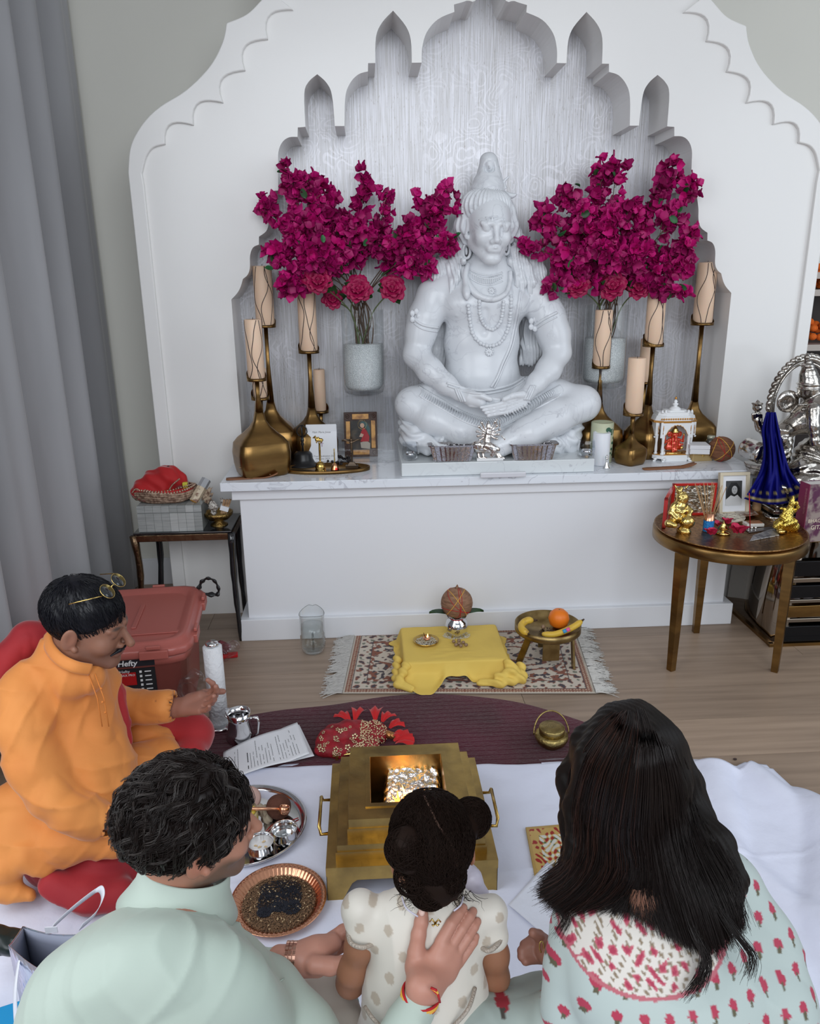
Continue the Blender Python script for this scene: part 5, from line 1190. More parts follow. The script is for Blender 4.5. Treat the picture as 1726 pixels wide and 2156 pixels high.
# footed brass bowl
p=Vector((W(462,1108,3.40).x,3.40,zt_+.001));m_=mpp(p);t=thing('brass_bowl','chased brass footed bowl full of stones at the right of the side table','bowl',p);H=W(462,1077,3.40).z-p.z
MB().lathe([(18*m_,0),(17*m_,.004),(9*m_,.014),(8*m_,.020),(20*m_,H*.45),(28*m_,H*.75),(30*m_,H),(28*m_,H),(24*m_,H*.7),(.001,H*.5)],p,36,flute=(18,.03)).obj('bowl_body',mat('chased_brass',(.34,.22,.075),.3,1,bump=(110,1,.005)),t)
def rock(px,py,r_,label,m,seed,box=None):
    s=Sculpt();rr=random.Random(seed);c=W(px,py,3.40+rr.uniform(-.02,.02))
    for i in range(9):s.ell(c+Vector((rr.gauss(0,r_*.35),rr.gauss(0,r_*.3),rr.gauss(0,r_*.35))),(r_*.5,r_*.5,r_*.55),k=.002)
    t=thing('crystal_cluster',label,'crystal',c-Vector((0,0,r_*.8)));link('crystal',s.mesh('crystal',.003,disp=lambda V,N:V+N*(.0015*np.sin(V[:,0]*500)*np.sin(V[:,2]*450+V[:,1]*300))[:,None]),m,t)
m_cr=mat('grey_crystal',(.62,.58,.53),.5,nz=(90,3,.45,.6),col2=(.16,.13,.11),bump=(200,1,.003));rock(448,1068,.028,'white and grey rough crystal in the brass bowl at left',m_cr,1);rock(470,1060,.018,'pale branching crystal at the back of the brass bowl',m_cr,2)
q=MB();a,b_=W(468,1080,3.385),W(482,1052,3.40)
for k in(-1,0,1):q.box(a.lerp(b_,.5)+Vector((k*.011,.002*k,0)),(.010,.010,(b_-a).length),Matrix.Rotation(.32+.05*k,3,'Y'))
t=thing('wood_sticks','bundle of pale incense wood sticks wrapped in white paper','sticks',a);q.obj('sticks',mat('palo_wood',(.42,.26,.14),.7,nz=(60,3,.4,.6),col2=(.28,.16,.08)),t)
q=MB();q.box(a.lerp(b_,.36)+Vector((0,-.002,0)),(.038,.018,.022),Matrix.Rotation(.32,3,'Y'));q.obj('paper_band',m_paper,t)
# ================================================================ round brass table (right)
TC=Vector((1.50,2.985,0));TR=.305;TZ=.585
t=thing('round_table','round brass side table on three tapering square legs','table',TC)
MB().lathe([(TR-.004,TZ-.046),(TR,TZ-.042),(TR,TZ-.004),(TR-.003,TZ),(.001,TZ)],TC,72).obj('top',m_bronze,t)
for x,y in((1.262,2.875),(1.515,3.222),(1.692,2.83)):
    v=Vector((x,y,0))-TC;ang=math.atan2(v.y,v.x);R=Matrix.Rotation(ang,3,'Z');q=MB();vs=[]
    for z,h_,o in((0,.0135,0),(TZ-.044,.021,-.0)):vs+=[Vector((x,y,z))+R@Vector((a_*h_,b_*h_,0))for a_,b_ in((-1,-1),(1,-1),(1,1),(-1,1))]
    q.add(vs,[(0,3,2,1),(4,5,6,7),(0,1,5,4),(1,2,6,5),(2,3,7,6),(3,0,4,7)],False);q.obj('leg',m_bronze,t,bevel=.001)
t=thing('copper_tray','embossed coppery round tray covering the brass side table','tray',(TC.x,TC.y,TZ));m_emb=mat('embossed_copper',(.45,.26,.11),.32,1,bump=(70,1,.004),nz=(90,3,.4,.6),col2=(.24,.13,.05))
MB().lathe([(TR-.030,TZ+.001),(TR-.012,TZ+.004),(TR-.004,TZ+.013),(TR-.010,TZ+.013),(TR-.020,TZ+.006),(.001,TZ+.005)],TC,72).obj('tray_body',m_emb,t)
TT=TZ+.006
def ont(x,y):return G(x,y,TT)
m_gs=mat('shiny_gold',(.68,.50,.17),.2,1,bump=(120,.3,.002));m_rfr=mat('red_lacquer_frame',(.45,.012,.008),.2,coat=.5);m_emsil=mat('embossed_silver',(.62,.58,.52),.3,1,bump=(60,1.2,.006),nz=(30,3,.45,.55),col2=(.30,.26,.20))
# folding red frame, two leaves
a,b_,c=G(1398,1100,TT),G(1410,1085,TT),G(1502,1083,TT);hL,hR=W(1410,1024,b_.y).z-TT,W(1500,1016,c.y).z-TT
t=thing('folding_frame','red lacquered folding frame holding embossed silver panels','frame',b_)
def leaf_panel(p,q_,h_):
    d=(q_-p);L=d.length;d.normalize();n=Vector((0,0,1)).cross(d)*-1;R=Matrix((d,-n,Vector((0,0,1)))).transposed();c_=p.lerp(q_,.5)
    qq=MB();w_=.011
    for ox,oz,sx_,sz_ in((0,w_/2,L,w_),(0,h_-w_/2,L,w_),(-L/2+w_/2,h_/2,w_,h_),(L/2-w_/2,h_/2,w_,h_)):qq.box(c_+R@Vector((ox,0,oz)),(sx_,.016,sz_),R)
    qq.obj('red_border',m_rfr,t,bevel=.002);qq=MB();qq.box(c_+R@Vector((0,.002,h_/2)),(L-w_*1.8,.004,h_-w_*1.8),R);qq.obj('silver_panel',m_emsil,t)
leaf_panel(G(1397,1112,TT),b_,hL*.98);leaf_panel(b_,c,hR)
# gold child figure with pot
s=Sculpt();Yg=G(1440,1115,TT).y;K=.006
s.pe(1436,1048,Yg,14,13,14,k=K);s.pc([(1430,1033,Yg,7),(1434,1028,Yg,4)],K);s.pc([(1424,1028,Yg-.005,2.5),(1421,1022,Yg-.005,1.5)],.002);s.pc([(1444,1027,Yg-.005,2.5),(1448,1022,Yg-.005,1.5)],.002);s.pc([(1430,1066,Yg,15),(1426,1084,Yg,17)],.01)
s.pc([(1418,1064,Yg,6),(1412,1080,Yg-.01,5),(1424,1092,Yg-.03,4.5)],K);s.pc([(1442,1064,Yg,6),(1454,1076,Yg-.02,5),(1450,1084,Yg-.035,5)],K);s.pc([(1422,1094,Yg,10),(1408,1102,Yg-.03,8),(1420,1106,Yg-.05,6)],.008);s.pc([(1438,1096,Yg,8),(1452,1090,Yg-.02,6)],.006)
s.pe(1432,1052,Yg-.028,3,4,4,k=.002);s.pe(1429,1048,Yg-.024,3,3,2,k=.002,op='-');s.pe(1438,1047,Yg-.024,3,3,2,k=.002,op='-');s.pc([(1430,1057,Yg-.026,1.5),(1437,1056,Yg-.026,1.5)],.001)
s.pe(1446,1098,Yg-.035,16,16,15,k=.004);s.pc([(1440,1116,Yg-.035,15),(1442,1108,Yg-.035,8)],.004);s.pc([(1424,1076,Yg-.025,3),(1436,1080,Yg-.03,3),(1446,1074,Yg-.02,3)],.002)
t=thing('gold_child_figurine','shiny gold crawling child figurine hugging a round pot','figurine',(W(1438,1110,Yg).x,Yg-.02,TT));link('figure',s.mesh('figure',.0028,disp=lambda V,N:V+N*(.0007*np.sin(V[:,0]*800)*np.sin(V[:,2]*700))[:,None]),m_gs,t)
# blue and copper cup with incense sticks
p=ont(1490,1118);m_=mpp(p);H=W(1490,1080,p.y).z-TT;t=thing('incense_cup','copper cup wrapped in a blue patterned band','cup',p)
MB().lathe([(10.5*m_,0),(10.5*m_,H),(9.5*m_,H),(9.5*m_,.01),(.001,.01)],p,28).obj('cup_body',m_copper,t)
MB().lathe([(10.9*m_,.001),(10.9*m_,H*.62)],p,28,cap0=False,cap1=False).obj('blue_band',mat('blue_wrap',(.01,.12,.40),.4,nz=(200,1,.5,.55),col2=(.03,.25,.55)),t)
for i,(x,y)in enumerate(((1463,1018),(1467,1022),(1473,1020),(1481,1016),(1489,1018),(1483,1022),(1502,1018),(1505,1022),(1516,1026),(1520,1022),(1529,1025),(1499,1014))):
    a=p+Vector(((x-1492)*.00012,(i%3-1)*.004,.014));b_=W(x,y,p.y+.01*(i%3-1));MB().tube([a,b_],[.0022,.0014],5).obj('incense_stick',MATS['tan_incense'],None);o=bpy.context.scene.collection.objects[-1];tag(o,('tan incense stick standing in the blue cup, '+('leftmost of the bunch','second from the left','third from the left','leaning slightly left','upright in the middle','short one in the middle','right of the middle','paired one right of the middle','leaning right','leaning right, longer','rightmost of the bunch','tallest one')[i]),'incense stick','incense sticks in the blue cup');rebase(o,a)
# photo frame with portrait
a,b_=W(1516,1068,3.17),W(1573,1072,3.17);hf=W(1520,998,3.17).z-TT;t=thing('photo_frame','cream wood frame with a black and white portrait of a long-haired person','picture',((a.x+b_.x)/2,3.17,TT))
base=Vector(((a.x+b_.x)/2,3.17,TT+.001));Rf=Matrix.Rotation(math.radians(6),3,'Y')@Matrix.Rotation(math.radians(-10),3,'X');wf=(b_-a).length*1.08;q=MB();w_=.014
Rf=Matrix.Rotation(math.radians(-10),3,'X')
for ox,oz,sx_,sz_ in((0,w_/2,wf,w_),(0,hf-w_/2,wf,w_),(-wf/2+w_/2,hf/2,w_,hf-2*w_),(wf/2-w_/2,hf/2,w_,hf-2*w_)):q.box(base+Rf@Vector((ox,0,oz)),(sx_,.022,sz_),Rf)
q.obj('wood_border',mat('cream_wood',(.62,.54,.40),.5),t,bevel=.001);q=MB();q.box(base+Rf@Vector((0,.002,hf/2)),(wf-.02,.004,hf-.02),Rf);q.obj('white_mat',m_paper,t)
def fl2(pts,col,nm,d):q=MB();q.prism([base+Rf@Vector((x*wf,-.0008-d,z*hf))for x,z in pts],Rf@Vector((0,-.0004,0)));q.obj(nm,mat('tone_'+nm,(col,)*3,.4),t)
fl2([(-.27,.22),(.27,.22),(.27,.80),(-.27,.80)],.05,'photo_ground',0);fl2([(-.25,.40),(-.22,.6),(-.1,.76),(.08,.76),(.2,.64),(.22,.44),(.12,.4),(-.1,.4)],.012,'photo_hair',.0005)
fl2([(.02+.095*math.cos(a_),.585+.10*math.sin(a_))for a_ in[i*.4488 for i in range(14)]],.42,'photo_face',.001);fl2([(-.27,.22),(.27,.22),(.27,.36),(.12,.47),(.02,.43),(-.10,.46),(-.27,.36)],.62,'photo_shirt',.0008)
fl2([(-.04,.60),(.0,.605),(.0,.615),(-.04,.61)],.02,'photo_eye',.0015);fl2([(.04,.605),(.08,.60),(.08,.61),(.04,.615)],.02,'photo_eye',.0015);fl2([(.0,.545),(.05,.545),(.04,.535),(.01,.535)],.1,'photo_mouth',.0015)
# silver ovoid with gold hood
p=ont(1533,1080);m_=mpp(p);t=thing('silver_stone','smooth silver egg-shaped stone under a ribbed gold hood','ornament',p);MB().lathe([(9*m_,0),(10*m_,.006),(6*m_,.012),(8.5*m_,.022),(9.5*m_,.036),(8*m_,.052),(4*m_,.062),(.2*m_,.066)],p,24).obj('stone',m_silver,t)
q=MB()
for k in range(5):a_=(k-2)*.45;q.ell(p+Vector((math.sin(a_)*.010,.004,.062+math.cos(a_)*.010)),(.006,.005,.011),8,6,Matrix.Rotation(a_,3,'Y'))
q.obj('gold_hood',m_gs,t)
# conch bowl with threads, incense cone burner, petals, papers, dishes
p=ont(1535,1100);m_=mpp(p);t=thing('shell_dish','pale shell-like dish heaped with tangled white threads','dish',p);MB().lathe([(16*m_,0),(26*m_,.010),(32*m_,.020),(30*m_,.020),(20*m_,.008),(.001,.006)],p,32,sy=.6).obj('dish',mat('pale_shell',(.58,.52,.44),.4),t)
r=random.Random(9);P=np.array([[tuple(p+Vector((r.uniform(-.05,.055),r.uniform(-.03,.04),.012+r.random()*.02)))for k in range(6)]for i in range(70)]);P=np.array([[list(x)for x in spline(a,3)]for a in P]);strands('threads',P,.0011,mat('cream_thread',(.66,.60,.50),.8),t,kind='stuff',tip=1)
p=ont(1521,1123);m_=mpp(p);t=thing('incense_burner','small brass pagoda-topped incense burner amid red petals','incense burner',p);MB().lathe([(15*m_,.0),(16*m_,.005),(6*m_,.010),(5*m_,.016),(12*m_,.022),(8*m_,.028),(9*m_,.031),(5*m_,.036),(5.5*m_,.039),(2*m_,.044),(.3*m_,.056)],p,20).obj('burner_body',m_gs,t)
m_rp=mat('rose_petal',(.45,.012,.055),.5,nz=(30,3,.4,.6),col2=(.60,.03,.10))
def petals(x,y,n,sp,label,seed,sz=.026):
    r=random.Random(seed);p=ont(x,y);t=thing('flower_head',label,'flower',p)
    for i in range(n):
        a_=2*PI*i/n+r.uniform(-.3,.3);q=MB();c=p+Vector((math.cos(a_)*sp*r.random(),math.sin(a_)*sp*.8*r.random(),.006+.010*r.random()));petal(q,c,(math.cos(a_),math.sin(a_),.5+r.random()*.5),(0,0,1),sz,sz*.5,.3,4);q.obj('petal',m_rp,t)
petals(1553,1128,12,.024,'large deep pink flower at the front of the round tray',1,.036);petals(1496,1130,8,.014,'small dark red flower beside the blue cup',2,.026);petals(1530,1108,6,.016,'loose pink petals behind the brass pagoda burner',3,.026);petals(1510,1112,4,.01,'few dark pink petals right of the blue cup',4,.02)
def slab(name,label,cat,pts,z,h_,m,kids=None,bev=.0008):
    P=[G(x,y,z)for x,y in pts];q=MB();q.prism(P,(0,0,h_));return one(q,name,m,label,cat,P[0],bevel=bev)
slab('silver_packet','crumpled silver paper packet at the front of the tray','packet',((1585,1128),(1630,1112),(1640,1128),(1578,1140)),TT+.0005,.003,mat('silver_paper',(.62,.62,.62),.3,.8,bump=(80,1,.006),nz=(50,3,.45,.6),col2=(.30,.30,.32)))
slab('dark_packet','dark glossy sachet lying behind the silver packet','packet',((1568,1116),(1622,1110),(1632,1114),(1576,1122)),TT+.0005,.003,mat('dark_sachet',(.10,.09,.09),.2))
slab('wooden_photo','small brown wooden photo plaque leaning before the portrait','picture',((1545,1078),(1585,1074),(1596,1084),(1556,1090)),TT+.012,.004,mat('brown_plaque',(.17,.07,.04),.4,nz=(30,3,.5,.55),col2=(.4,.33,.27)))
p=ont(1585,1108);q=MB();q.box(p+Vector((0,0,.010)),(.075,.045,.014));t=thing('tea_dish','small square white and wood dish','dish',p,rz=.0);o=q.obj('dish',mat('white_dish',(.66,.63,.58),.3),t,bevel=.003);q=MB();q.box(p+Vector((.004,0,.0185)),(.055,.030,.004));q.obj('wood_fill',m_wood,t)
p=ont(1626,1092);m_=mpp(p);t=thing('steel_dish','small round steel bowl at the back right of the tray','bowl',p);MB().lathe([(12*m_,0),(17*m_,.014),(16*m_,.014),(11*m_,.003),(.001,.003)],p,28).obj('bowl_body',m_steel,t)
p=ont(1643,1124);m_=mpp(p);t=thing('gold_dish','tiny gold bowl beside the gold seated deity figurine','bowl',p);MB().lathe([(5*m_,0),(8*m_,.006),(9*m_,.016),(6*m_,.020),(5*m_,.018),(4*m_,.004),(.001,.004)],p,24).obj('bowl_body',m_gs,t)
for i,x in enumerate((1575,1582,1590)):p=ont(x,1115);t=thing('silver_bead','tiny silver bead figure in a row before the square dish, '+('left','middle','right')[i]+' one','ornament',p,'tiny silver pieces');MB().lathe([(.007,0),(.004,.006),(.006,.010),(.001,.015)],p,12).obj('bead',m_silver,t)
MB().tube([ont(1579,1112),W(1577,1038,ont(1579,1112).y)],.0018,6).obj('incense_stick',m_rthr,None);o=C.objects[-1];tag(o,'red upright incense stick standing before the portrait frame','incense stick');rebase(o,ont(1579,1112))
s=Sculpt();Yw=ont(1594,1078).y;s.pc([(1592,1070,Yw,9),(1594,1052,Yw,7.5),(1596,1042,Yw,5.5)],.004);s.pc([(1598,1064,Yw-.008,4),(1597,1050,Yw-.012,3)],.002);s.pe(1593,1046,Yw-.008,4,4,4,k=.002)
t=thing('wooden_figurine','carved tan wooden standing figurine at the back of the tray','figurine',(W(1594,1076,Yw).x,Yw,TT));link('figure',s.mesh('figure',.0025,disp=lambda V,N:V+N*(.0012*np.sin(V[:,0]*900)*np.sin(V[:,2]*600))[:,None]),mat('carved_tan',(.40,.24,.12),.6),t)
s=Sculpt();Yg=ont(1655,1118).y;K=.005
s.pc([(1640,1105,Yg,12),(1670,1108,Yg,12)],.01);s.pe(1656,1098,Yg,20,16,12,k=.01);s.pc([(1655,1095,Yg-.005,13),(1660,1078,Yg,9),(1664,1068,Yg,7)],.008);s.pe(1667,1060,Yg-.002,6.5,6.5,7,k=K);s.pc([(1668,1053,Yg,5),(1670,1044,Yg,1.5)],K)
s.pc([(1654,1076,Yg-.005,4),(1645,1086,Yg-.02,3.5),(1653,1092,Yg-.03,3)],K);s.pc([(1672,1076,Yg,4),(1680,1068,Yg-.01,3),(1677,1058,Yg-.01,3)],K);s.pc([(1652,1072,Yg,3.5),(1643,1070,Yg-.01,2.5)],.003);s.pc([(1642,1100,Yg-.02,6),(1632,1108,Yg-.03,5)],K);s.pc([(1672,1098,Yg-.02,7),(1650,1106,Yg-.035,5)],K);s.pc([(1675,1120,Yg,4),(1650,1124,Yg-.01,3)],K)
t=thing('gold_seated_deity','yellow gold seated deity figurine at the right rim of the tray','figurine',(W(1656,1118,Yg).x,Yg,TT));link('figure',s.mesh('figure',.0025,disp=lambda V,N:V+N*(.0014*np.sin(V[:,0]*520+1)*np.sin(V[:,2]*480))[:,None]),mat('yellow_gold',(.62,.46,.10),.26,1),t)
# ================================================================ mirrored console, silver idol with blue cloth, thick book
m_mir=mat('smoked_mirror',(.30,.26,.22),.06,1);m_bm=mat('black_glass',(.006,.006,.007),.08,spec=.25)
t=thing('mirrored_console','low mirrored console with curved side and black slatted front','console',(2.15,3.35,0))
q=MB();n=14;vs=[]
for i in range(n+1):
    u=i/n;z=u*.50;inn=.055+.17*u**2.2;
    for x,y in((1.785-.0+inn*.5,3.08+inn*.35),(1.785+.02+inn*.3,3.56),(2.6,3.56),(2.6,3.08)):vs.append((x,y,z))
q.add(vs,[(i*4+j,i*4+(j+1)%4,(i+1)*4+(j+1)%4,(i+1)*4+j)for i in range(n)for j in range(4)]+[(3,2,1,0),tuple(n*4+j for j in range(4))]);q.obj('curved_body',m_mir,t)
MB().box((2.20,3.055,.0075),(.84,.02,.015)).box((1.792,3.30,.0075),(.02,.50,.015)).obj('plinth_rail',m_bronze,t)
for z,h_,m in((.055,.075,m_bm),(.122,.018,m_mir),(.165,.055,m_bronze),(.215,.016,m_mir),(.26,.06,m_bm),(.315,.02,m_mir),(.37,.07,m_bm)):MB().box((2.23,3.062,z),(.76-.0,.014,h_)).obj('front_slat',m,t,bevel=.002)
MB().box((2.17,3.30,.512),(.92,.54,.022)).obj('top',mat('brass_edge',(.30,.22,.10),.15,1),t,bevel=.003)
ZK=.524
m_sil=mat('antique_silver',(.58,.55,.51),.17,1,bump=(34,.5,.008),nz=(14,4,.4,.62),col2=(.27,.24,.21))
t=thing('silver_idol','large silver elephant-headed idol with a rope-edged halo','statue',(1.95,3.28,ZK));s=Sculpt();Y0=3.28;K=.012
s.pc([(1640,1030,Y0,26),(1726,1036,Y0-.03,30),(1800,1040,Y0,30)],.03);s.pc([(1640,1000,Y0-.05,14),(1690,985,Y0-.10,20),(1740,1000,Y0-.13,24)],.02);s.pe(1730,965,Y0,62,44,52,k=.03);s.pc([(1660,900,Y0,20),(1700,880,Y0,30),(1740,880,Y0,34)],.03)
s.pe(1725,862,Y0-.03,36,34,36,k=.02);s.pc([(1712,862,Y0-.11,15),(1712,895,Y0-.13,12),(1716,930,Y0-.14,10),(1740,950,Y0-.14,9)],.01);s.pe(1658,845,Y0+.02,24,8,24,roll=20,k=.01);s.pe(1656,848,Y0-.0,17,6,15,k=.006,op='-')
s.pc([(1704,820,Y0,24),(1704,806,Y0,22),(1702,790,Y0,18),(1701,775,Y0,13)],.006);s.pe(1701,762,Y0,9,9,6,k=.004);s.pe(1700,770,Y0,14,14,6,k=.003);s.pe(1698,752,Y0,6,6,6,k=.004);s.pc([(1698,750,Y0,4),(1698,743,Y0,1)],.002)
for y,r_ in((818,27),(808,25),(790,20)):s.pe(1703,y,Y0,r_,r_,3,k=.003)
s.pc([(1650,900,Y0,14),(1618,915,Y0-.03,12),(1600,900,Y0-.05,9),(1594,884,Y0-.06,8)],K);s.pc([(1650,905,Y0-.02,14),(1640,935,Y0-.08,11),(1650,925,Y0-.11,9)],K)
for k in range(4):s.pc([(1586+k*5.5,884,Y0-.06,3.4),(1584+k*6,872-k%2,Y0-.07,3)],.002);s.pc([(1643+k*5,918,Y0-.11,3.4),(1642+k*5.5,904+k,Y0-.115,3)],.002)
s.pc([(1646,925,Y0-.1,9),(1655,938,Y0-.09,8)],.01);s.pe(1594,858,Y0-.06,10,10,9,k=.003);s.pe(1594,850,Y0-.06,12,12,3,k=.002);s.pc([(1595,848,Y0-.06,5),(1595,842,Y0-.06,1.5)],.002);s.pc([(1594,866,Y0-.06,4),(1594,874,Y0-.06,6)],.002)
s.pc([(1650,930,Y0,18),(1640,975,Y0,20)],.02);s.pe(1700,1015,Y0-.14,40,20,20,k=.01);s.pc([(1630,1020,Y0-.10,15),(1660,1030,Y0-.13,14)],.01)
s.pe(1692,862,Y0-.075,7,6,5,k=.003);s.pe(1690,852,Y0-.07,12,6,3,k=.004)
def gdis(V,N):return V+N*(.0020*np.sin(V[:,2]*230+6*np.sin(V[:,0]*22))*np.clip((V[:,2]-.6)*6,0.2,1)*np.clip((1.02-V[:,2])*6,.2,1))[:,None]
link('idol_body',s.mesh('idol_body',.0048,disp=gdis),m_sil,t)
q=MB();hc=W(1688,850,Y0+.06);R0=hc.x-W(1622,850,Y0+.06).x;arc=[hc+Vector((math.cos(a_)*R0,0,math.sin(a_)*R0*1.38))for a_ in[math.radians(210)-math.radians(240)*i/60 for i in range(61)]]
q.tube(arc,.011,8);q.tube([hc+(p-hc)*.90 for p in arc],.006,8);q.obj('halo_ring',m_sil,t)
for i in range(0,60,2):
    p=arc[i];d=(arc[i+1]-p).normalized();R=d.to_track_quat('X','Z').to_matrix();MB().ell(hc+(p-hc)*1.05,(.020,.013,.012),8,6,R@Matrix.Rotation(.5,3,'Y')).obj('rope_twist',m_sil,t)
q=MB();a,b_=W(1568,940,Y0+.02),W(1608,958,Y0-.08);d=(b_-a);R=d.to_track_quat('Z','Y').to_matrix();L=d.length;q.lathe([(.030,0),(.043,.004),(.046,.012),(.043,.02),(.046,.03),(.046,L-.03),(.043,L-.02),(.046,L-.012),(.043,L-.003),(.02,L),(.001,L+.004)],a,32,R);t2=thing('silver_bolster','silver cylinder bolster at the left of the silver idol','bolster',a-Vector((0,0,.045)));q.obj('bolster',mat('polished_silver',(.62,.60,.57),.16,1,bump=(25,.2,.003)),t2)
q=MB();zb_=W(1570,985,Y0-.02).z;P=[W(1566,968,Y0+.02),W(1570,975,Y0-.04),W(1606,996,Y0-.12),W(1640,1000,Y0)];q.prism([Vector((p.x,p.y,P[0].z-.02))for p in P],(0,0,.016));q.prism([Vector((p.x+.012,p.y,P[0].z-.05))for p in P],(0,0,.030));q.obj('seat_step',m_sil,t,bevel=.004)
for y0_,w_,d in((1094,.50,.40),(1082,.47,.37),(1074,.44,.35)):z=W(1640,y0_,Y0-.20).z;MB().box((1.98,Y0,z),(w_*1.0,d,.022)).obj('base_tier',m_sil,t,bevel=.006)
zbt=W(1640,1070,Y0-.2).z;q=MB();q.box((1.98,Y0,(zbt+.72)/2),(.36,.28,.72-zbt));q.obj('base_block',m_sil,t,bevel=.01);q=MB();q.box((1.98,Y0,(ZK+.59)/2),(.50,.42,.60-ZK));q.obj('base_block',m_sil,t,bevel=.01)
# blue cloth
t=thing('blue_cloth','royal blue silk cloth with gold border draped over the idol arm','cloth',(W(1635,1070,3.16).x,3.1,ZK+.01));n,m2=60,34;vs=[];cols=[]
edgeL=spline([(1614,868),(1604,905),(1606,950),(1600,990),(1582,1025),(1566,1050)],8);edgeR=spline([(1632,868),(1640,905),(1650,950),(1662,990),(1680,1015),(1700,1045)],8);bot=lambda u:8*math.sin(PI*u)+14*u*(1-u)
for j in range(m2):
    v=j/(m2-1);e=v*(len(edgeL)-1);k=min(int(e),len(edgeL)-2);f_=e-k;l_=edgeL[k]*(1-f_)+edgeL[k+1]*f_;r_=edgeR[k]*(1-f_)+edgeR[k+1]*f_
    for i in range(n):
        u=i/(n-1);x=l_[0]*(1-u)+r_[0]*u;y=l_[1]*(1-u)+r_[1]*u+bot(u)*v**2*1.3;am=.008+.022*v;vs.append(W(x,y,3.19-.10*v*.7-.03*math.sin(PI*u)-am*(math.sin(u*13+2.5*v+1.2*math.sin(v*4))+.6*math.sin(u*29-3*v)+.3*math.sin(u*47+9*v))))
        g=(.82<v<.97)and((int(v*90)%2==0 and abs((u*7)%1-.5)<.22)or abs(v-.95)<.012);cols.append((.42,.34,.12)if g else(.002,.003,.13))
q=MB();q.add(vs,[(j*n+i,j*n+i+1,(j+1)*n+i+1,(j+1)*n+i)for j in range(m2-1)for i in range(n-1)]);me_=q.mesh('drape');ca=me_.color_attributes.new('Col','FLOAT_COLOR','POINT');ca.data.foreach_set('color',np.array([(*c_,1)for c_ in cols],np.float32).ravel())
o=link('drape',me_,vcmat('blue_silk',.6,spec=.2),t);sm_=o.modifiers.new('s','SOLIDIFY');sm_.thickness=.002
# book
p=Vector((W(1690,1110,2.98).x,2.98,ZK));q=MB();hb=W(1690,1020,2.98).z-ZK;a=W(1681,1100,3.05);b_=W(1693,1112,2.97)
t=thing('thick_book','thick maroon-spined book with an illustrated cover standing on the console','book',(b_.x,b_.y,ZK));rz=.10;R=Matrix.Rotation(rz,3,'Z');o_=Vector((b_.x,b_.y,ZK+.001));wB,dB=.15,.062
q=MB();q.box(o_+R@Vector((wB/2,dB/2,hb/2)),(wB-.006,dB-.006,hb-.006),R);q.obj('pages',mat('page_block',(.66,.63,.60),.8,bump=(300,.3,.001,(.1,30,.1))),t)
q=MB();q.box(o_+R@Vector((wB/2,.0012,hb/2)),(wB,.0024,hb),R).box(o_+R@Vector((wB/2,dB-.0012,hb/2)),(wB,.0024,hb),R);q.obj('cover',mat('cover_print',(.10,.03,.07),.3,nz=(22,4,.42,.58),col2=(.30,.24,.22)),t);q=MB();q.box(o_+R@Vector((-.0005,dB/2,hb/2)),(.003,dB,hb),R);q.obj('spine',mat('maroon_spine',(.24,.04,.09),.35),t)
Rt=R@Matrix.Rotation(math.radians(90),3,'X');m_tt=mat('cream_print',(.72,.62,.48),.5)
text('BHAGAVAD',.022,o_+R@Vector((.012,-.0008,hb*.34)),m_tt,t,'cover_title',Rt);text('GITA',.026,o_+R@Vector((.028,-.0008,hb*.22)),m_tt,t,'cover_title',Rt)
text('BHAGAVAD-GITA',.014,o_+R@Vector((-.0024,dB*.35,hb*.92)),mat('spine_print',(.45,.20,.22),.5),t,'spine_title',R@Matrix.Rotation(math.radians(-90),3,'Z')@Matrix.Rotation(math.radians(90),3,'X')@Matrix.Rotation(math.radians(-90),3,'Z'))
s=Sculpt();c_=o_+R@Vector((.075,-.001,hb*.66));s.cone(c_,c_+Vector((0,0,.05)),.022,.012,.01).ell(c_+Vector((0,0,.07)),.014,k=.004).cone(c_+Vector((-.02,0,-.01)),c_+Vector((.03,0,-.02)),.016,.014,.01);me_=s.mesh('cover_figure',.004);me_.transform(Matrix.Translation((0,c_.y*.97,0))@Matrix.Scale(.03,4,(0,1,0)));link('cover_figure',me_,mat('pale_print',(.36,.32,.36),.5),t)
# sliver of the bookcase behind on the right, with orange garlands
t=thing('bookcase','dark open bookcase behind the arch at the far right edge','shelf',(2.55,3.90,0));m_bc=mat('dark_shelf',(.03,.02,.018),.5);q=MB();q.box((2.55,4.03,.8),(.80,.02,1.6));q.obj('back_panel',m_bc,t)
for z in(.5,.95,1.26,1.52,1.60):MB().box((2.55,3.88,z),(.80,.30,.03)).obj('shelf_board',mat('pale_shelf',(.45,.40,.36),.5),t,bevel=.001)
for x in(2.14,2.96):MB().box((x,3.88,.8),(.03,.30,1.6)).obj('side_panel',m_bc,t)
r=random.Random(5)
for z,nm in((1.275,'heap of orange marigold garland on the lower shelf of the bookcase'),(1.535,'small orange garland heap on the middle shelf of the bookcase')):
    t=thing('marigold_garland',nm,'garland',(2.30,3.82,z));q=MB()
    for i in range(40):q.ell((2.2+r.random()*.25,3.76+r.random()*.12,z+.02+r.random()*.09),(.022,.022,.018),7,5)
    q.obj('flower_heads',mat('marigold',(.75,.14,.01),.7,bump=(200,1,.004)),t)['kind']='stuff'
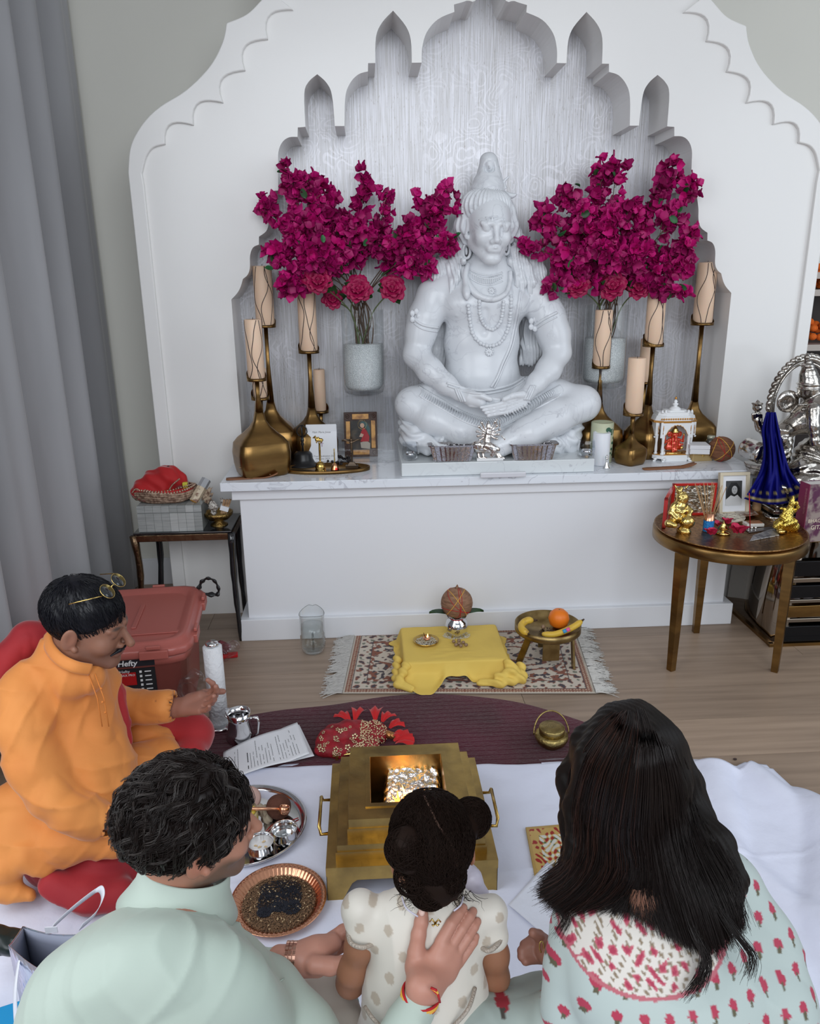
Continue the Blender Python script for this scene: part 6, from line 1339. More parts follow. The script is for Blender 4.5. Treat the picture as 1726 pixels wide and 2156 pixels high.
# ================================================================ things on the floor
def sheet_mesh(name,corners,nu,nv,zf,m,parent=None,th=.002,cols=None):
    """cloth laid over a quad given by 4 floor points (bl, br, tr, tl)"""
    a,b_,c,d=corners;vs=[]
    for j in range(nv):
        for i in range(nu):
            u,v=i/(nu-1),j/(nv-1);p=a*(1-u)*(1-v)+b_*u*(1-v)+c*u*v+d*(1-u)*v;vs.append((p.x,p.y,zf(p.x,p.y,u,v)))
    q=MB();q.add(vs,[(j*nu+i,j*nu+i+1,(j+1)*nu+i+1,(j+1)*nu+i)for j in range(nv-1)for i in range(nu-1)]);me_=q.mesh(name)
    if cols:ca=me_.color_attributes.new('Col','FLOAT_COLOR','POINT');ca.data.foreach_set('color',np.array([(*cols(i/(nu-1),j/(nv-1)),1)for j in range(nv)for i in range(nu)],np.float32).ravel())
    o=link(name,me_,m,parent);q_=o.modifiers.new('s','SOLIDIFY');q_.thickness=th;q_.offset=1;return o
from mathutils import noise as mn
def nse(x,y,s):return mn.noise(Vector((x*s,y*s,.3)))
# white bed sheet
bl,br,tr,tl=Vector((-1.25,.2,0)),Vector((1.25,.2,0)),Vector((1.30,2.20,0)),Vector((-1.15,2.20,0))
out_=[(-1.3,.2),(1.32,.2),(1.31,1.2),(1.32,1.79),(1.33,2.19),(1.26,2.20),(1.21,2.17),(1.07,2.245),(.76,2.28),(.585,2.27),(-.25,2.318),(-.5,2.31),(-.92,2.28),(-1.1,1.9),(-1.3,1.80)]
def crease(x,y):
    z=.0035+.003*abs(nse(x,y,4))+.0016*abs(nse(x+3,y,12))+.0012*abs(math.sin(x*9+nse(x,y,3)*4))*abs(nse(x,y+5,5))
    if x>.7:k=min(1,(x-.7)*2.4);z+=k*(.020*max(0,math.sin((x*1.1+y*.45)*17+2.5*nse(x,y,1.7)))**2*(.4+abs(nse(x+1,y,2)))+.016*abs(nse(x,y,3.2)))
    if x>.95:z+=min(1,(x-.95)*4)*.022*max(0,math.sin(x*19-y*6+3*nse(x,y,2)))
    for u0,w_ in((.30,.006),(-.78,.005),(1.9,.005)):
        z+=.0022*math.exp(-((x-u0)/w_)**2)if u0<1.2 else .002*math.exp(-((y-1.76)/w_)**2)
    return z*2.2+.012*max(0,min(1,(y-2.08)/.12))*(x<1.02)
q=MB();nx,ny=250,210;V_=[];idx={}
def inside(x,y):
    c=False;n=len(out_)
    for i in range(n):
        (x1,y1),(x2,y2)=out_[i],out_[(i+1)%n]
        if(y1>y)!=(y2>y)and x<(x2-x1)*(y-y1)/(y2-y1)+x1:c=not c
    return c
# column-wise grid that follows the sheet's far edge
def far_edge(x):
    P=[(p[0],p[1])for p in out_[4:]][::-1]
    for(xa,ya),(xb,yb2)in zip(P[:-1],P[1:]):
        if xa<=x<=xb:return ya+(yb2-ya)*(x-xa)/max(xb-xa,1e-6)
    return 2.19
vs=[]
for j in range(ny):
    for i in range(nx):
        x=-1.3+2.63*i/(nx-1);y1=far_edge(x)+.006*nse(x,0,9);v=j/(ny-1);y=.2+(y1-.2)*v;xx=x+(.02*nse(0,y,3)+(.10*(1-max(0,min(1,(y-1.2)/1.0))))if x>1.2 else 0)*((x-1.2)/.13 if x>1.2 else 0)
        vs.append((xx,y,crease(x,y)*(1 if v<.985 else .4)+.0005))
q.add(vs,[(j*nx+i,j*nx+i+1,(j+1)*nx+i+1,(j+1)*nx+i)for j in range(ny-1)for i in range(nx-1)]);m_sheet=mat('white_cotton',(.70,.72,.84),.8,bump=(14,.5,.008))
o=one(q,'bed_sheet',m_sheet,'creased white cotton sheet spread over the floor under the people','sheet',(0,1.2,0));o.modifiers.new('s','SOLIDIFY').thickness=.0015
ZS=.006
# dark red half-moon rug
m_drug=mat('burgundy_pile',(.085,.004,.018),.95,sheen=.25,nz=(3,3,.35,.65),col2=(.045,.003,.008),bump=(70,.6,.004,(1,6,1)))
arc=spline([(-.86,2.40),(-.61,2.585),(-.40,2.66),(-.168,2.69),(.03,2.735),(.211,2.745),(.40,2.71),(.578,2.645),(.76,2.515),(.90,2.38),(.97,2.26)],5);arc=[(-.9,2.22)]+[tuple(p)for p in arc]+[(.98,2.22)]
q=MB();q.prism([Vector((x,y,.0005))for x,y in arc],(0,0,.009));rug=one(q,'round_rug',m_drug,'dark burgundy ribbed rug with a curved edge beyond the white sheet','rug',(.05,2.3,0),bevel=.003)
for k in range(18):
    y=2.235+k*.028
    xs=[x for x,yy in arc if yy>y+.02];
    if len(xs)<2:continue
    MB().box(((min(xs)+max(xs))/2,y,.0098),(max(xs)-min(xs)-.02,.014,.0018)).obj('pile_rib',m_drug,rug,bevel=.0006)
ZR=.0115
# persian rug with fringes
P4=[Vector((-.133,2.778,0)),Vector((.886,2.700,0)),Vector((.955,3.302,0)),Vector((-.085,3.325,0))]
def rug_col(u,v):
    W_,H_=1.02,.55;x,y=u*W_,v*H_;d=min(x,y,W_-x,H_-y);cream=(.56,.49,.41);rust=(.22,.075,.045);dark=(.055,.045,.055);n1=mn.noise(Vector((x*55,y*55,0)));n2=mn.noise(Vector((x*30+9,y*30,2)))
    if d<.008:return(.5,.45,.38)
    if d<.030:return rust if math.sin((x+y)*260)*math.sin((x-y)*260)<.2 else(.50,.38,.28)
    if d<.034:return dark
    if d<.088:
        s_=math.sin(x*90)*math.sin(y*90)+n1*1.2;return dark if s_>.75 else rust if s_>.42 else(.16,.17,.13)if s_<-.85 else cream
    if d<.092:return dark
    if d<.108:return rust if n1>-.15 else cream
    cx,cy=(x-W_/2)/(W_/2-.11),(y-H_/2)/(H_/2-.11);r_=math.hypot(cx,cy);w_=math.sin(r_*20+3*math.sin(math.atan2(cy,cx)*6))
    if r_>1.02:return dark if n1>.18 else rust if n2>.1 else cream
    if w_>.72+.3*n2:return rust if n2>0 else dark
    return dark if n1>.42 else(.20,.10,.08)if n1>.30 else(.17,.18,.15)if n1<-.5 else cream
o=sheet_mesh('rug_field',P4,280,170,lambda x,y,u,v:.0055+.0012*math.sin(x*9)*math.sin(y*7),vcmat('persian_pile',.9,sheen=.2,bump=(300,.3,.001)),thing('persian_rug','small cream and rust patterned rug with white fringed ends','rug',(.40,3.0,0)),cols=rug_col)
pr=o.parent;r=random.Random(2);m_fri=mat('fringe_cotton',(.55,.53,.50),.9)
for a,b_,sg in((P4[0],P4[3],-1),(P4[1],P4[2],1)):
    P=[]
    for i in range(420):
        u=r.random();p=a.lerp(b_,u);L=r.uniform(.05,.095);aa=math.sin(u*40)*.5+r.gauss(0,.25);pts=[[p.x+sg*L*t*math.cos(aa*t),p.y+sg*0+L*t*math.sin(aa*t)*1-.012*t,.006+.007*math.sin(t*3+r.random())*(1-t*.6)+.001]for t in(0,.25,.5,.75,1)];P.append(pts)
    strands('fringe',P,.0022,m_fri,pr,kind='stuff',tip=.8)
ZP2=.008
# glass jug of water
p=G(660,1378);m_=mpp(p);p=G(660,1372);H=W(660,1290,p.y).z;t=thing('water_jug','ribbed clear glass jug of water standing before the altar','jug',p)
q=MB();n=48;prof=((.70,.001),(.88,.010),(.98,.030),(1.0,.06),(.99,H*.6),(.99,H*.85),(1.02,H));R_=26*m_;vs=[]
for k,(f_,z)in enumerate(prof):
    for i in range(n):
        a=2*PI*i/n;rr=R_*f_*(1+(.022*math.cos(24*a)if k<5 else 0));lip=0
        if k==6:d_=abs(((a-PI/2+PI)%(2*PI))-PI);rr*=1+.20*math.exp(-(d_/.25)**2);lip=.010*math.exp(-(d_/.9)**2)-.012*math.exp(-(d_/.16)**2)+.012*(math.cos(2*a)*.5)*-1
        vs.append(p+Vector((rr*math.cos(a),rr*math.sin(a),z+lip)))
q.add(vs,[(j*n+i,j*n+(i+1)%n,(j+1)*n+(i+1)%n,(j+1)*n+i)for j in range(6)for i in range(n)]+[tuple(reversed(range(n)))]);q.obj('jug_body',clear('jug_glass',(.95,.97,.97),0,1.0),t)
q=MB();q.tube([Vector(v)for v in vs[-n:]],.0016,6,closed=True);q.obj('rim',clear('rim_glass',(.75,.77,.77),0,.9),t)
q=MB();q.lathe([(R_*.6,.012),(R_*.90,.03),(R_*.94,H*.5),(R_*.94,H*.70),(.001,H*.70)],p,32);q.obj('water',clear('water',(.93,.95,.95),0,.3),t)
q=MB();q.tube([p+Vector((.004,-R_*.97,H*.62)),p+Vector((.006,-R_-.022,H*.66)),p+Vector((.008,-R_-.030,H*.45)),p+Vector((.006,-R_-.012,H*.25)),p+Vector((.004,-R_*.97,H*.2))],.005,8);q.obj('handle',clear('handle_glass',(.85,.88,.88),0,.7),t)
# yellow cloth draped over a low stool
ST=.085;sx0,sx1,sy0,sy1=.125,.560,2.86,3.20;t=thing('yellow_cloth','bright yellow cotton cloth draped over a low stool and bunched at its corners','cloth',(.34,3.0,0))
m_yel=mat('yellow_cotton',(.74,.52,.11),.75,bump=(24,.3,.004));stl_=thing('low_stool','low wooden stool hidden under the yellow cloth','stool',(.34,3.03,ZP2));MB().box((.342,3.03,ST-.012),(.42,.32,.02)).obj('seat',m_wood,stl_)
for x in(.16,.525):
    for y in(2.90,3.16):MB().box((x,y,(ST-.02+ZP2)/2),(.03,.03,ST-.022-ZP2)).obj('leg',m_wood,stl_)
n=96;m2=34;vs=[]
def rrect(u):
    P=[(sx0,sy0),(sx1,sy0),(sx1,sy1),(sx0,sy1)];L=[.435,.34,.435,.34];d=u*sum(L)
    for k in range(4):
        if d<=L[k]or k==3:a,b_=P[k],P[(k+1)%4];f_=min(d/L[k],1);return a[0]+(b_[0]-a[0])*f_,a[1]+(b_[1]-a[1])*f_,k,f_
        d-=L[k]
cx_,cy_=(sx0+sx1)/2,(sy0+sy1)/2
for j in range(m2):
    for i in range(n):
        x,y,k,f_=rrect(i/n);u=j/(m2-1)
        if u<.55:
            w_=u/.55;vs.append((cx_+(x-cx_)*w_,cy_+(y-cy_)*w_,ST+.002+.0035*abs(nse(x*w_,y*w_,9))+.0018*nse(x*w_+3,y*w_,20)))
        else:
            w_=(u-.55)/.45;nx_,ny_=((0,-1),(1,0),(0,1),(-1,0))[k];cor=max(0,1-f_/.18)+max(0,1-(1-f_)/.18);px_=x-cx_;py_=y-cy_;ln=math.hypot(px_,py_)
            fr_=(.35<f_<.62 and k==0);drop=w_*(.55 if fr_ else 1.0);o_=.006*w_+.012*cor*w_+.010*w_*math.sin(i*.9+2*w_)**2
            d_=(.018*w_*w_*(1 if k==0 else .3))+max(0,w_-.7)*.06*(1 if not fr_ else .2)
            if k==0 and f_<.38:d_+=max(0,w_-.5)*.17*math.sin(f_*8.2)
            vs.append((x+nx_*(o_+d_)+px_/ln*.018*cor*w_,y+ny_*(o_+d_)+py_/ln*.018*cor*w_,max(ZP2+.003+.012*max(0,math.sin(i*.9))*w_,ST+.002-drop*1.15*(ST-.004))))
q=MB();q.add(vs,[(j*n+i,j*n+(i+1)%n,(j+1)*n+(i+1)%n,(j+1)*n+i)for j in range(m2-1)for i in range(n)]);q.obj('drape',m_yel,t,solid=.0016,sub=1)
for sd_ in(0,1):
  s=Sculpt()
  for i,(x,y,z,x2,y2,z2,r_)in enumerate(((.555,2.84,.075,.60,2.80,.03,.022),(.60,2.80,.03,.50,2.775,.022,.020),(.50,2.775,.022,.43,2.80,.02,.016),(.57,2.81,.06,.50,2.80,.04,.018),(.13,2.86,.07,.095,2.80,.03,.020),(.095,2.80,.03,.15,2.765,.02,.016),(.10,2.95,.06,.085,2.83,.03,.018),(.61,2.86,.05,.615,2.81,.025,.020))):
    if(x>.3)==bool(sd_):s.cone((x,y,z),(x2,y2,z2),r_,r_*.8,.012)
  link('bunched_corner',s.mesh('bunched_corner',.0042,disp=lambda V,N:V+N*(.004*np.sin(V[:,0]*95+V[:,1]*130+V[:,2]*80))[:,None]),m_yel,t)
ZY=ST+.0065
# kalash pot, leaves, coconut
p=G(961,1336,ZY);m_=mpp(p);r_=25*m_;t=thing('silver_pot','round shiny silver water pot on the yellow cloth','pot',p);H=r_*1.75
MB().lathe([(r_*.5,0),(r_*.8,r_*.15),(r_,r_*.75),(r_*.85,r_*1.3),(r_*.55,r_*1.5),(r_*.55,r_*1.6),(r_*.85,r_*1.75),(r_*.80,r_*1.75),(r_*.5,r_*1.6),(.001,r_*1.2)],p,40).obj('pot_body',m_steel,t);q=MB();q.tube([p+Vector((math.cos(a)*r_*.57,math.sin(a)*r_*.57,r_*1.55))for a in[2*PI*i/24 for i in range(24)]],.0022,6,closed=True);q.obj('red_thread',m_rthr,t)
tc_,cc=coconut(p+Vector((0,0,r_*1.62)),33*m_,'hairy brown coconut wound with red and yellow threads on the silver pot',[((1,.3,.6),.0,m_ythr),((-1,.3,.7),.1,m_ythr),((1,0,.05),.1,m_rthr),((.9,.2,-.15),-.05,m_rthr),((.7,-.3,.8),.25,m_rthr),((.2,.3,1),-.45,m_rthr)],mat('fresh_coconut',(.34,.185,.11),.85,nz=(30,6,.35,.7,(1,1,5)),col2=(.18,.09,.05),bump=(90,.8,.005,(1,1,6))),.98)
MB().tube([cc+Vector((0,0,33*m_*.95)),cc+Vector((.002,0,33*m_*1.22))],[.010,.002],8).obj('tuft',MATS['fresh_coconut'],tc_)
r=random.Random(8);P=[[tuple(cc+(Vector((r.gauss(0,1),r.gauss(0,1),r.gauss(0,1))).normalized())*33*m_*f_+Vector((0,0,-.004*k)))for k,f_ in enumerate((1,1.02,1.05))]for i in range(160)];strands('fibres',P,.0005,MATS['fresh_coconut'],tc_,kind='stuff')
for i,(a,l,nm)in enumerate(((math.radians(185),.125,'left'),(math.radians(-5),.12,'right'),(math.radians(120),.12,'back left'),(math.radians(240),.05,'front left'),(math.radians(300),.05,'front right'))):
    q=MB();b_=p+Vector((0,0,r_*1.70));d=Vector((math.cos(a),math.sin(a),.42 if i==2 else .1));
    petal(q,b_,d,(0,0,1),l,.026,.10,8);t=thing('betel_leaf','dark green leaf tucked under the coconut, pointing '+nm,'leaf',b_,'leaves around the coconut');q.obj('leaf_blade',m_dleaf,t,solid=.0008)
# plate with diya, rice, nuts
p=G(897,1352,ZY);m_=mpp(p);r_=27*m_;t=thing('brass_plate','small brass plate of rice under the lit lamp','plate',p);MB().lathe([(r_*.8,0),(r_*.97,.006),(r_,.012),(r_*.96,.012),(r_*.82,.004),(.001,.004)],p,40).obj('plate_body',m_brass,t)
m_rice=mat('rice_grain',(.62,.60,.52),.5)
def grains(c,rx,ry,n,name,m,parent,seed,sz=(.0035,.0012),zs=.003,hole=0,kind='stuff'):
    r=random.Random(seed);q=MB()
    for i in range(n):
        a,d_=r.random()*6.283,math.sqrt(r.random()*(1-hole)+hole);R=Matrix.Rotation(r.random()*3.14,3,'Z')@Matrix.Rotation(r.gauss(0,.3),3,'Y');x,y=rx*d_*math.cos(a),ry*d_*math.sin(a);v=[Vector((sz[0],0,0)),Vector((0,sz[1],0)),Vector((-sz[0],0,0)),Vector((0,-sz[1],0)),Vector((0,0,sz[1])),Vector((0,0,-sz[1]))]
        cz=c+Vector((x,y,zs*r.random()*(1.3-d_)+sz[1]));q.add([cz+R@w for w in v],[(0,1,4),(1,2,4),(2,3,4),(3,0,4),(1,0,5),(2,1,5),(3,2,5),(0,3,5)])
    o=q.obj(name,m,parent);o['kind']=kind;return o
grains(p+Vector((0,0,.004)),r_*.8,r_*.8,420,'rice',m_rice,t,1,zs=.006)
t=thing('clay_lamp','small copper oil lamp with a lit flame on the brass plate','lamp',p+Vector((0,0,.010)));m2_=mpp(p);MB().lathe([(.006,0),(.013,.004),(.018,.012),(.016,.012),(.010,.006),(.001,.006)],p+Vector((.003,0,.010)),24).obj('lamp_bowl',m_copper,t);s=Sculpt();s.cone(p+Vector((-.004,0,.030)),p+Vector((-.012,0,.046)),.004,.0012,.003);link('lamp_handle',s.mesh('lamp_handle',.0012),m_bronze,t)
m_flame=mat('flame',(0,0,0),1,emit=(1.0,.42,.10,9));s=Sculpt();s.cone(p+Vector((.006,0,.026)),p+Vector((.007,0,.040)),.0042,.001,.002);link('flame',s.mesh('flame',.0012),m_flame,t)
t=thing('scattered_rice','ring of loose rice grains around the silver pot','rice',G(961,1338,ZY));t.name;o=grains(G(961,1338,ZY),.062,.040,420,'rice_grains',m_rice,t,3,zs=.001,hole=.25)
for i,(x,y)in enumerate(((955,1354),(966,1352),(975,1356),(960,1361),(970,1363),(981,1361),(966,1358))):
    p=G(x,y,ZY);t=thing('betel_nut','small brown nut in the little heap at the front of the yellow cloth','nut',p,'nuts on the yellow cloth');MB().ell(p+Vector((0,0,.0075)),(.0085,.0080,.0075),12,8).obj('nut',mat('nut_brown',(.28,.18,.11),.5,nz=(90,3,.4,.6),col2=(.16,.09,.05)),t)
# brass tripod dish with fruit
TCn=G(1153,1318,.165);m_=mpp(TCn);r_=69*m_;TZ2=.150;t=thing('tripod_dish','old brass dish on three flat legs holding fruit','dish',(TCn.x,TCn.y,ZP2));m_ob=mat('old_brass',(.34,.24,.10),.38,1,nz=(20,4,.35,.65),col2=(.20,.13,.05),bump=(50,.3,.002))
c=Vector((TCn.x,TCn.y,0));MB().lathe([(.001,TZ2-.006),(r_*.96,TZ2-.006),(r_,TZ2),(r_,TZ2+.028),(r_*.975,TZ2+.028),(r_*.97,TZ2+.002),(.001,TZ2+.002)],c,56).obj('dish_body',m_ob,t)
for a,(fx,fy)in zip((math.radians(215),math.radians(325),math.radians(268)),((1092,1395),(1207,1408),(1145,1390))):
    top_=c+Vector((math.cos(a)*r_*.8,math.sin(a)*r_*.75,TZ2-.004));ft=G(fx,fy,ZP2)if a!=math.radians(268)else c+Vector((-.004,.0,.02));q=MB()
    if a==math.radians(268):q.box(c+Vector((-.003,-r_*.62,TZ2-.055)),(.072,.006,.10))
    else:
        d=ft-top_;R=d.to_track_quat('Z','Y').to_matrix();q.box(top_.lerp(ft,.5),(.010,.028,d.length),R)
    q.obj('leg',m_ob,t,bevel=.001)
q=MB();d=Vector((c.x,c.y+r_*.9,ZP2))-Vector((c.x,c.y+r_*.6,TZ2-.005));q.box((c.x,c.y+r_*.75,(ZP2+TZ2)/2),(.028,.01,TZ2-.008-ZP2));q.obj('leg',m_ob,t)
p=G(1176,1310,TZ2+.003);p=W(1176,1308,c.y+.01);ro=22*mpp(p);p=Vector((p.x,c.y+.01,TZ2+.003));t=thing('orange','bright orange on the brass tripod dish','orange',p);MB().lathe([(.001,.002),(ro*.5,.003),(ro*.85,ro*.35),(ro,ro*.95),(ro*.86,ro*1.45),(ro*.5,ro*1.78),(ro*.12,ro*1.86),(.001,ro*1.82)],p,32).obj('orange_fruit',mat('orange_peel',(.80,.19,.01),.42,bump=(260,.35,.001)),t);MB().ell(p+Vector((0,0,ro*1.83)),(.003,.003,.002),8,5).obj('stem_scar',m_leaf,t)
m_ban=mat('banana_peel',(.66,.42,.05),.45,nz=(22,4,.52,.66),col2=(.28,.15,.03));m_tipb=mat('banana_tip',(.06,.03,.015),.7)
def banana(pts,rr,lab,tips):
    P=[Vector(x)for x in spline([tuple(a)for a in pts],8)];k=len(P);t=thing('banana',lab,'banana',P[k//2]-Vector((0,0,rr)));R_=[rr*min(1,.38+2.2*math.sin(PI*i/(k-1))**.8*.6)for i in range(k)];q=MB();q.tube(P,R_,7);q.obj('banana_fruit',m_ban,t,sub=1);q=MB();q.tube([P[0],P[0]+(P[0]-P[1]).normalized()*tips[0]],[R_[0]*.9,R_[0]*.6],7);q.tube([P[-1],P[-1]+(P[-1]-P[-2]).normalized()*tips[1]],[R_[-1]*.9,R_[-1]*.5],7);q.obj('tips',m_tipb,t);return t,P
banana([W(x,y,Y)for x,y,Y in((1122,1306,c.y-.01),(1108,1307,c.y-.02),(1098,1316,c.y-.04),(1100,1326,c.y-.075),(1112,1334,c.y-.10))],.0175,'shorter freckled banana at the left of the dish',(.02,.004))
t,P=banana([W(x,y,Y)for x,y,Y in((1140,1335,c.y-.085),(1165,1336,c.y-.09),(1190,1328,c.y-.08),(1210,1318,c.y-.07),(1225,1307,c.y-.06))],.0155,'long ripe banana with a coloured sticker lying over the right rim',(.004,.012))
d=(CL-P[18]).normalized();ax=(P[20]-P[16]).normalized();sd=d.cross(ax).normalized();d2=ax.cross(sd).normalized()*-1;d2=d
def stk(o1,w1,col,nm):q=MB();cc_=P[17]+ax*o1+d2*.0168;q.add([cc_+ax*a*w1+sd*b_*.008 for a,b_ in((-1,-1),(1,-1),(1,1),(-1,1))],[(0,1,2,3)]);q.obj(nm,mat('st_'+nm,col,.4),t,solid=.0004)
stk(-.009,.008,(.05,.30,.55),'blue_sticker');stk(.007,.008,(.75,.10,.30),'pink_sticker')
t=thing('loose_seeds','dark seeds and a nut scattered inside the tripod dish','seeds',c+Vector((0,0,TZ2+.003)));grains(c+Vector((-.012,-.03,TZ2+.003)),.035,.03,26,'seeds',mat('dark_seed',(.06,.035,.02),.6),t,5,(.005,.0035));p=G(1143,1324,TZ2+.003);t=thing('betel_nut','round brown nut in the tripod dish','nut',p);MB().ell(p+Vector((0,0,.009)),.0095,12,8).obj('nut',MATS['nut_brown'],t)
# ================================================================ brass fire altar (havan kund)
kx0,kx1,ky0,ky1=-.143,.318,1.690,2.150;kc=Vector(((kx0+kx1)/2,(ky0+ky1)/2,0));K_=thing('fire_altar','large stepped square brass fire altar with handles in the centre','fire altar',(kc.x,kc.y,ZS));m_k=mat('fire_altar_brass',(.50,.34,.11),.30,1,nz=(9,6,.38,.66),col2=(.27,.185,.07),bump=(18,.25,.006))
def frame_sq(h0,h1,z0,z1,zb_=None,nm='tier'):
    """square ring: outer half h0, inner half h1, top at z1, outer wall from z0"""
    q=MB();O=lambda h_,z:[kc+Vector((a*h_,b_*h_,z))for a,b_ in((-1,-1),(1,-1),(1,1),(-1,1))]
    q.add(O(h0,z0)+O(h0,z1)+O(h1,z1)+O(h1,z0 if zb_ is None else zb_),[(i,(i+1)%4,4+(i+1)%4,4+i)for i in range(4)]+[(4+i,4+(i+1)%4,8+(i+1)%4,8+i)for i in range(4)]+[(8+i,8+(i+1)%4,12+(i+1)%4,12+i)for i in range(4)],False);return q.obj(nm,m_k,K_,solid=.0015,bevel=.0015)
Z1,Z2,Z3,Z4=.115,.160,.215,.228
frame_sq(.2305,.200,.088,Z1);frame_sq(.204,.172,Z1-.002,Z1+.026,nm='tier');frame_sq(.200,.168,Z1+.024,Z2,nm='tier');frame_sq(.172,.140,Z2-.002,Z2+.028,nm='tier');frame_sq(.168,.115,Z2+.026,Z3,.05,nm='tier');frame_sq(.122,.108,Z3,Z3+.004,.05,nm='inner_rim')
MB().box(kc+Vector((0,0,.05)),(.215,.215,.006)).obj('fire_pan',mat('sooty_pan',(.03,.025,.02),.6,.6),K_)
for sx_,sy_ in((-1,-1),(1,-1),(1,1),(-1,1)):
    q=MB()
    for ax_ in(0,1):
        pts=[(.2300,.090),(.2300,ZS+.001),(.2300-.040,ZS+.001),(.2300-.068,.062),(.2300-.085,.075),(.2300-.085,.090)]
        P=[kc+(Vector((sx_*a,sy_*.2300,z))if ax_==0 else Vector((sx_*.2300,sy_*a,z)))for a,z in pts];q.prism(P,(0,-sy_*.0015,0)if ax_==0 else(-sx_*.0015,0,0))
    q.obj('corner_leg',m_k,K_)
q=MB()
for a,b_ in((0,-1),(0,1),(1,0),(-1,0)):q.box(kc+Vector((a*.2298,b_*.2298,.082)),(.30 if a==0 else .0015,.0015 if a==0 else .30,.018))
q.obj('skirt',m_k,K_)
for sg in(-1,1):
    q=MB();x0_=kc.x+sg*.2305;q.tube([Vector((x0_,kc.y-.075,.098)),Vector((x0_+sg*.022,kc.y-.075,.096)),Vector((x0_+sg*.026,kc.y-.068,.118)),Vector((x0_+sg*.026,kc.y+.052,.128)),Vector((x0_+sg*.022,kc.y+.06,.108)),Vector((x0_,kc.y+.06,.108))],.0055,6,sq=.6);q.obj('handle',m_brass,K_)
# foil-wrapped block, charcoal, flames
s=Sculpt();fc=G(868,1668,.13);B=Vector((fc.x,fc.y,.125))
blk=MB();n=26;Rf=Matrix.Rotation(-.10,3,'Z')@Matrix.Rotation(.25,3,'X');
def fz(u,v):r2=nse(u*3,v*3,2.1)*.010+nse(u*3+7,v*3,5)*.008+nse(u*9,v*9,3)*.003;return r2
blk.grid(lambda u,v:B+Rf@Vector(((u-.5)*.175*(1-.06*abs(v-.5)),(v-.5)*.17,.030-.05*max(0,abs(u-.5)*2-.86)*3-.05*max(0,abs(v-.5)*2-.86)*3+fz(u,v))),44,44);t=thing('foil_wrapped_block','crinkled silver foil wrapped block inside the fire altar','foil',B-Vector((0,0,.03)));blk.obj('foil_wrap',mat('fire_foil',(.80,.80,.82),.16,1,bump=(45,1,.012)),t,solid=.001)
q=MB();q.box(B+Rf@Vector((0,0,-.012)),(.145,.145,.06),Rf);q.obj('block_body',MATS['fire_foil'],t,bevel=.01)
for i in range(7):
    p=Vector((kc.x-.085+.03*(i%2),kc.y-.085+.022*i,.066));q=MB();rr=random.Random(i);q.box(p,(.05,.018,.016),Matrix.Rotation(rr.uniform(-1,1),3,'Z')@Matrix.Rotation(.3,3,'Y'));one(q,'charred_stick',mat('charred_wood',(.035,.028,.022),.9,nz=(60,3,.5,.7),col2=(.35,.33,.30),bump=(120,1,.004)),'short charred wood piece at the left inside the fire altar','wood',p,'charred wood in the fire altar',bevel=.003)
t=thing('fire','low orange flames licking over the foil block','fire',B-Vector((.03,.03,0)))
m_fl2=mat('orange_flame',(0,0,0),1,emit=(1.0,.28,.04,5.0));m_fl3=mat('yellow_flame',(0,0,0),1,emit=(1.0,.50,.12,8))
for i,(x,y,x2,y2,w_)in enumerate(((838,1700,824,1672,3.0),(846,1702,836,1662,3.5),(852,1690,846,1652,3.6),(858,1700,852,1668,3),(832,1706,820,1690,3),(864,1690,862,1672,2.4),(842,1690,850,1676,2.6))):
    zz=B.y-.02;s=Sculpt();a,b_=G(x,y,.125),W(x2,y2,G(x,y,.125).y-.004);mid=a.lerp(b_,.5)+Vector((.004*(-1)**i,0,0));s.cone(a,mid,w_*.0013,w_*.0011,.003).cone(mid,b_,w_*.0011,.0005,.003);link('flame',s.mesh('flame',.0016),m_fl3 if i==2 else m_fl2,t)
l=bpy.data.lights.new('fire_glow','POINT');l.energy=.3;l.color=(1,.42,.12);l.shadow_soft_size=.02;lo=bpy.data.objects.new('fire_glow',l);C.objects.link(lo);lo.location=B+Vector((-.03,-.035,.09))
# red bundle on a little stand
t=thing('red_gold_bundle','red cloth bundle covered in gold sequin flowers with red tulle tufts','cloth',G(745,1580,ZR));m_rb=mat('sequinned_red',(.22,.006,.012),.6,nz=(26,3,.42,.58),col2=(.33,.01,.02),bump=(60,.8,.004));s=Sculpt()
def bu(x,y,r_,z=.03):p=G(x,y,z);return(p,r_*mpp(p))
s.chain([bu(690,1562,26),bu(735,1550,30),bu(790,1545,27)],.03);s.chain([bu(672,1580,12),bu(710,1580,16),bu(780,1570,18)],.02);s.ell(G(705,1545,.03),(.05,.035,.035),k=.02)
me_=s.mesh('bundle',.004,disp=lambda V,N:V+N*(.002*np.sin(V[:,0]*120+V[:,1]*80))[:,None]);bb_=BVHTree.FromPolygons([v.co.copy()for v in me_.vertices],[tuple(p.vertices)for p in me_.polygons]);link('bundle',me_,m_rb,t)
m_seq=mat('gold_sequin',(.60,.44,.28),.25,.85);r=random.Random(6)
def onb(x,y):
    o_=W(x,y,2.0);d=(o_-CL).normalized();h_=bb_.ray_cast(CL,d);return(h_[0],h_[1])if h_[0]else(None,None)
for i in range(34):
    x,y=r.uniform(672,765),r.uniform(1530,1592);p,nn=onb(x,y)
    if p is None:continue
    q=MB();R=nn.to_track_quat('Z','Y').to_matrix();k0=r.uniform(0,6);sz=r.uniform(.6,1.2)
    for k in range(5):a=k0+k*1.2566;q.ell(p+R@Vector((math.cos(a)*.0062*sz,math.sin(a)*.0062*sz,.001)),(.0042*sz,.0042*sz,.0014),6,4,R)
    q.obj('sequin_flower',m_seq,t)
q=MB();
for i in range(420):
    x,y=r.uniform(758,815),r.uniform(1511,1583);p,nn=onb(x,y)
    if p is not None:q.ell(p,r.uniform(.0022,.0045),5,4)
q.obj('sequin_band',m_seq,t)['kind']='stuff'
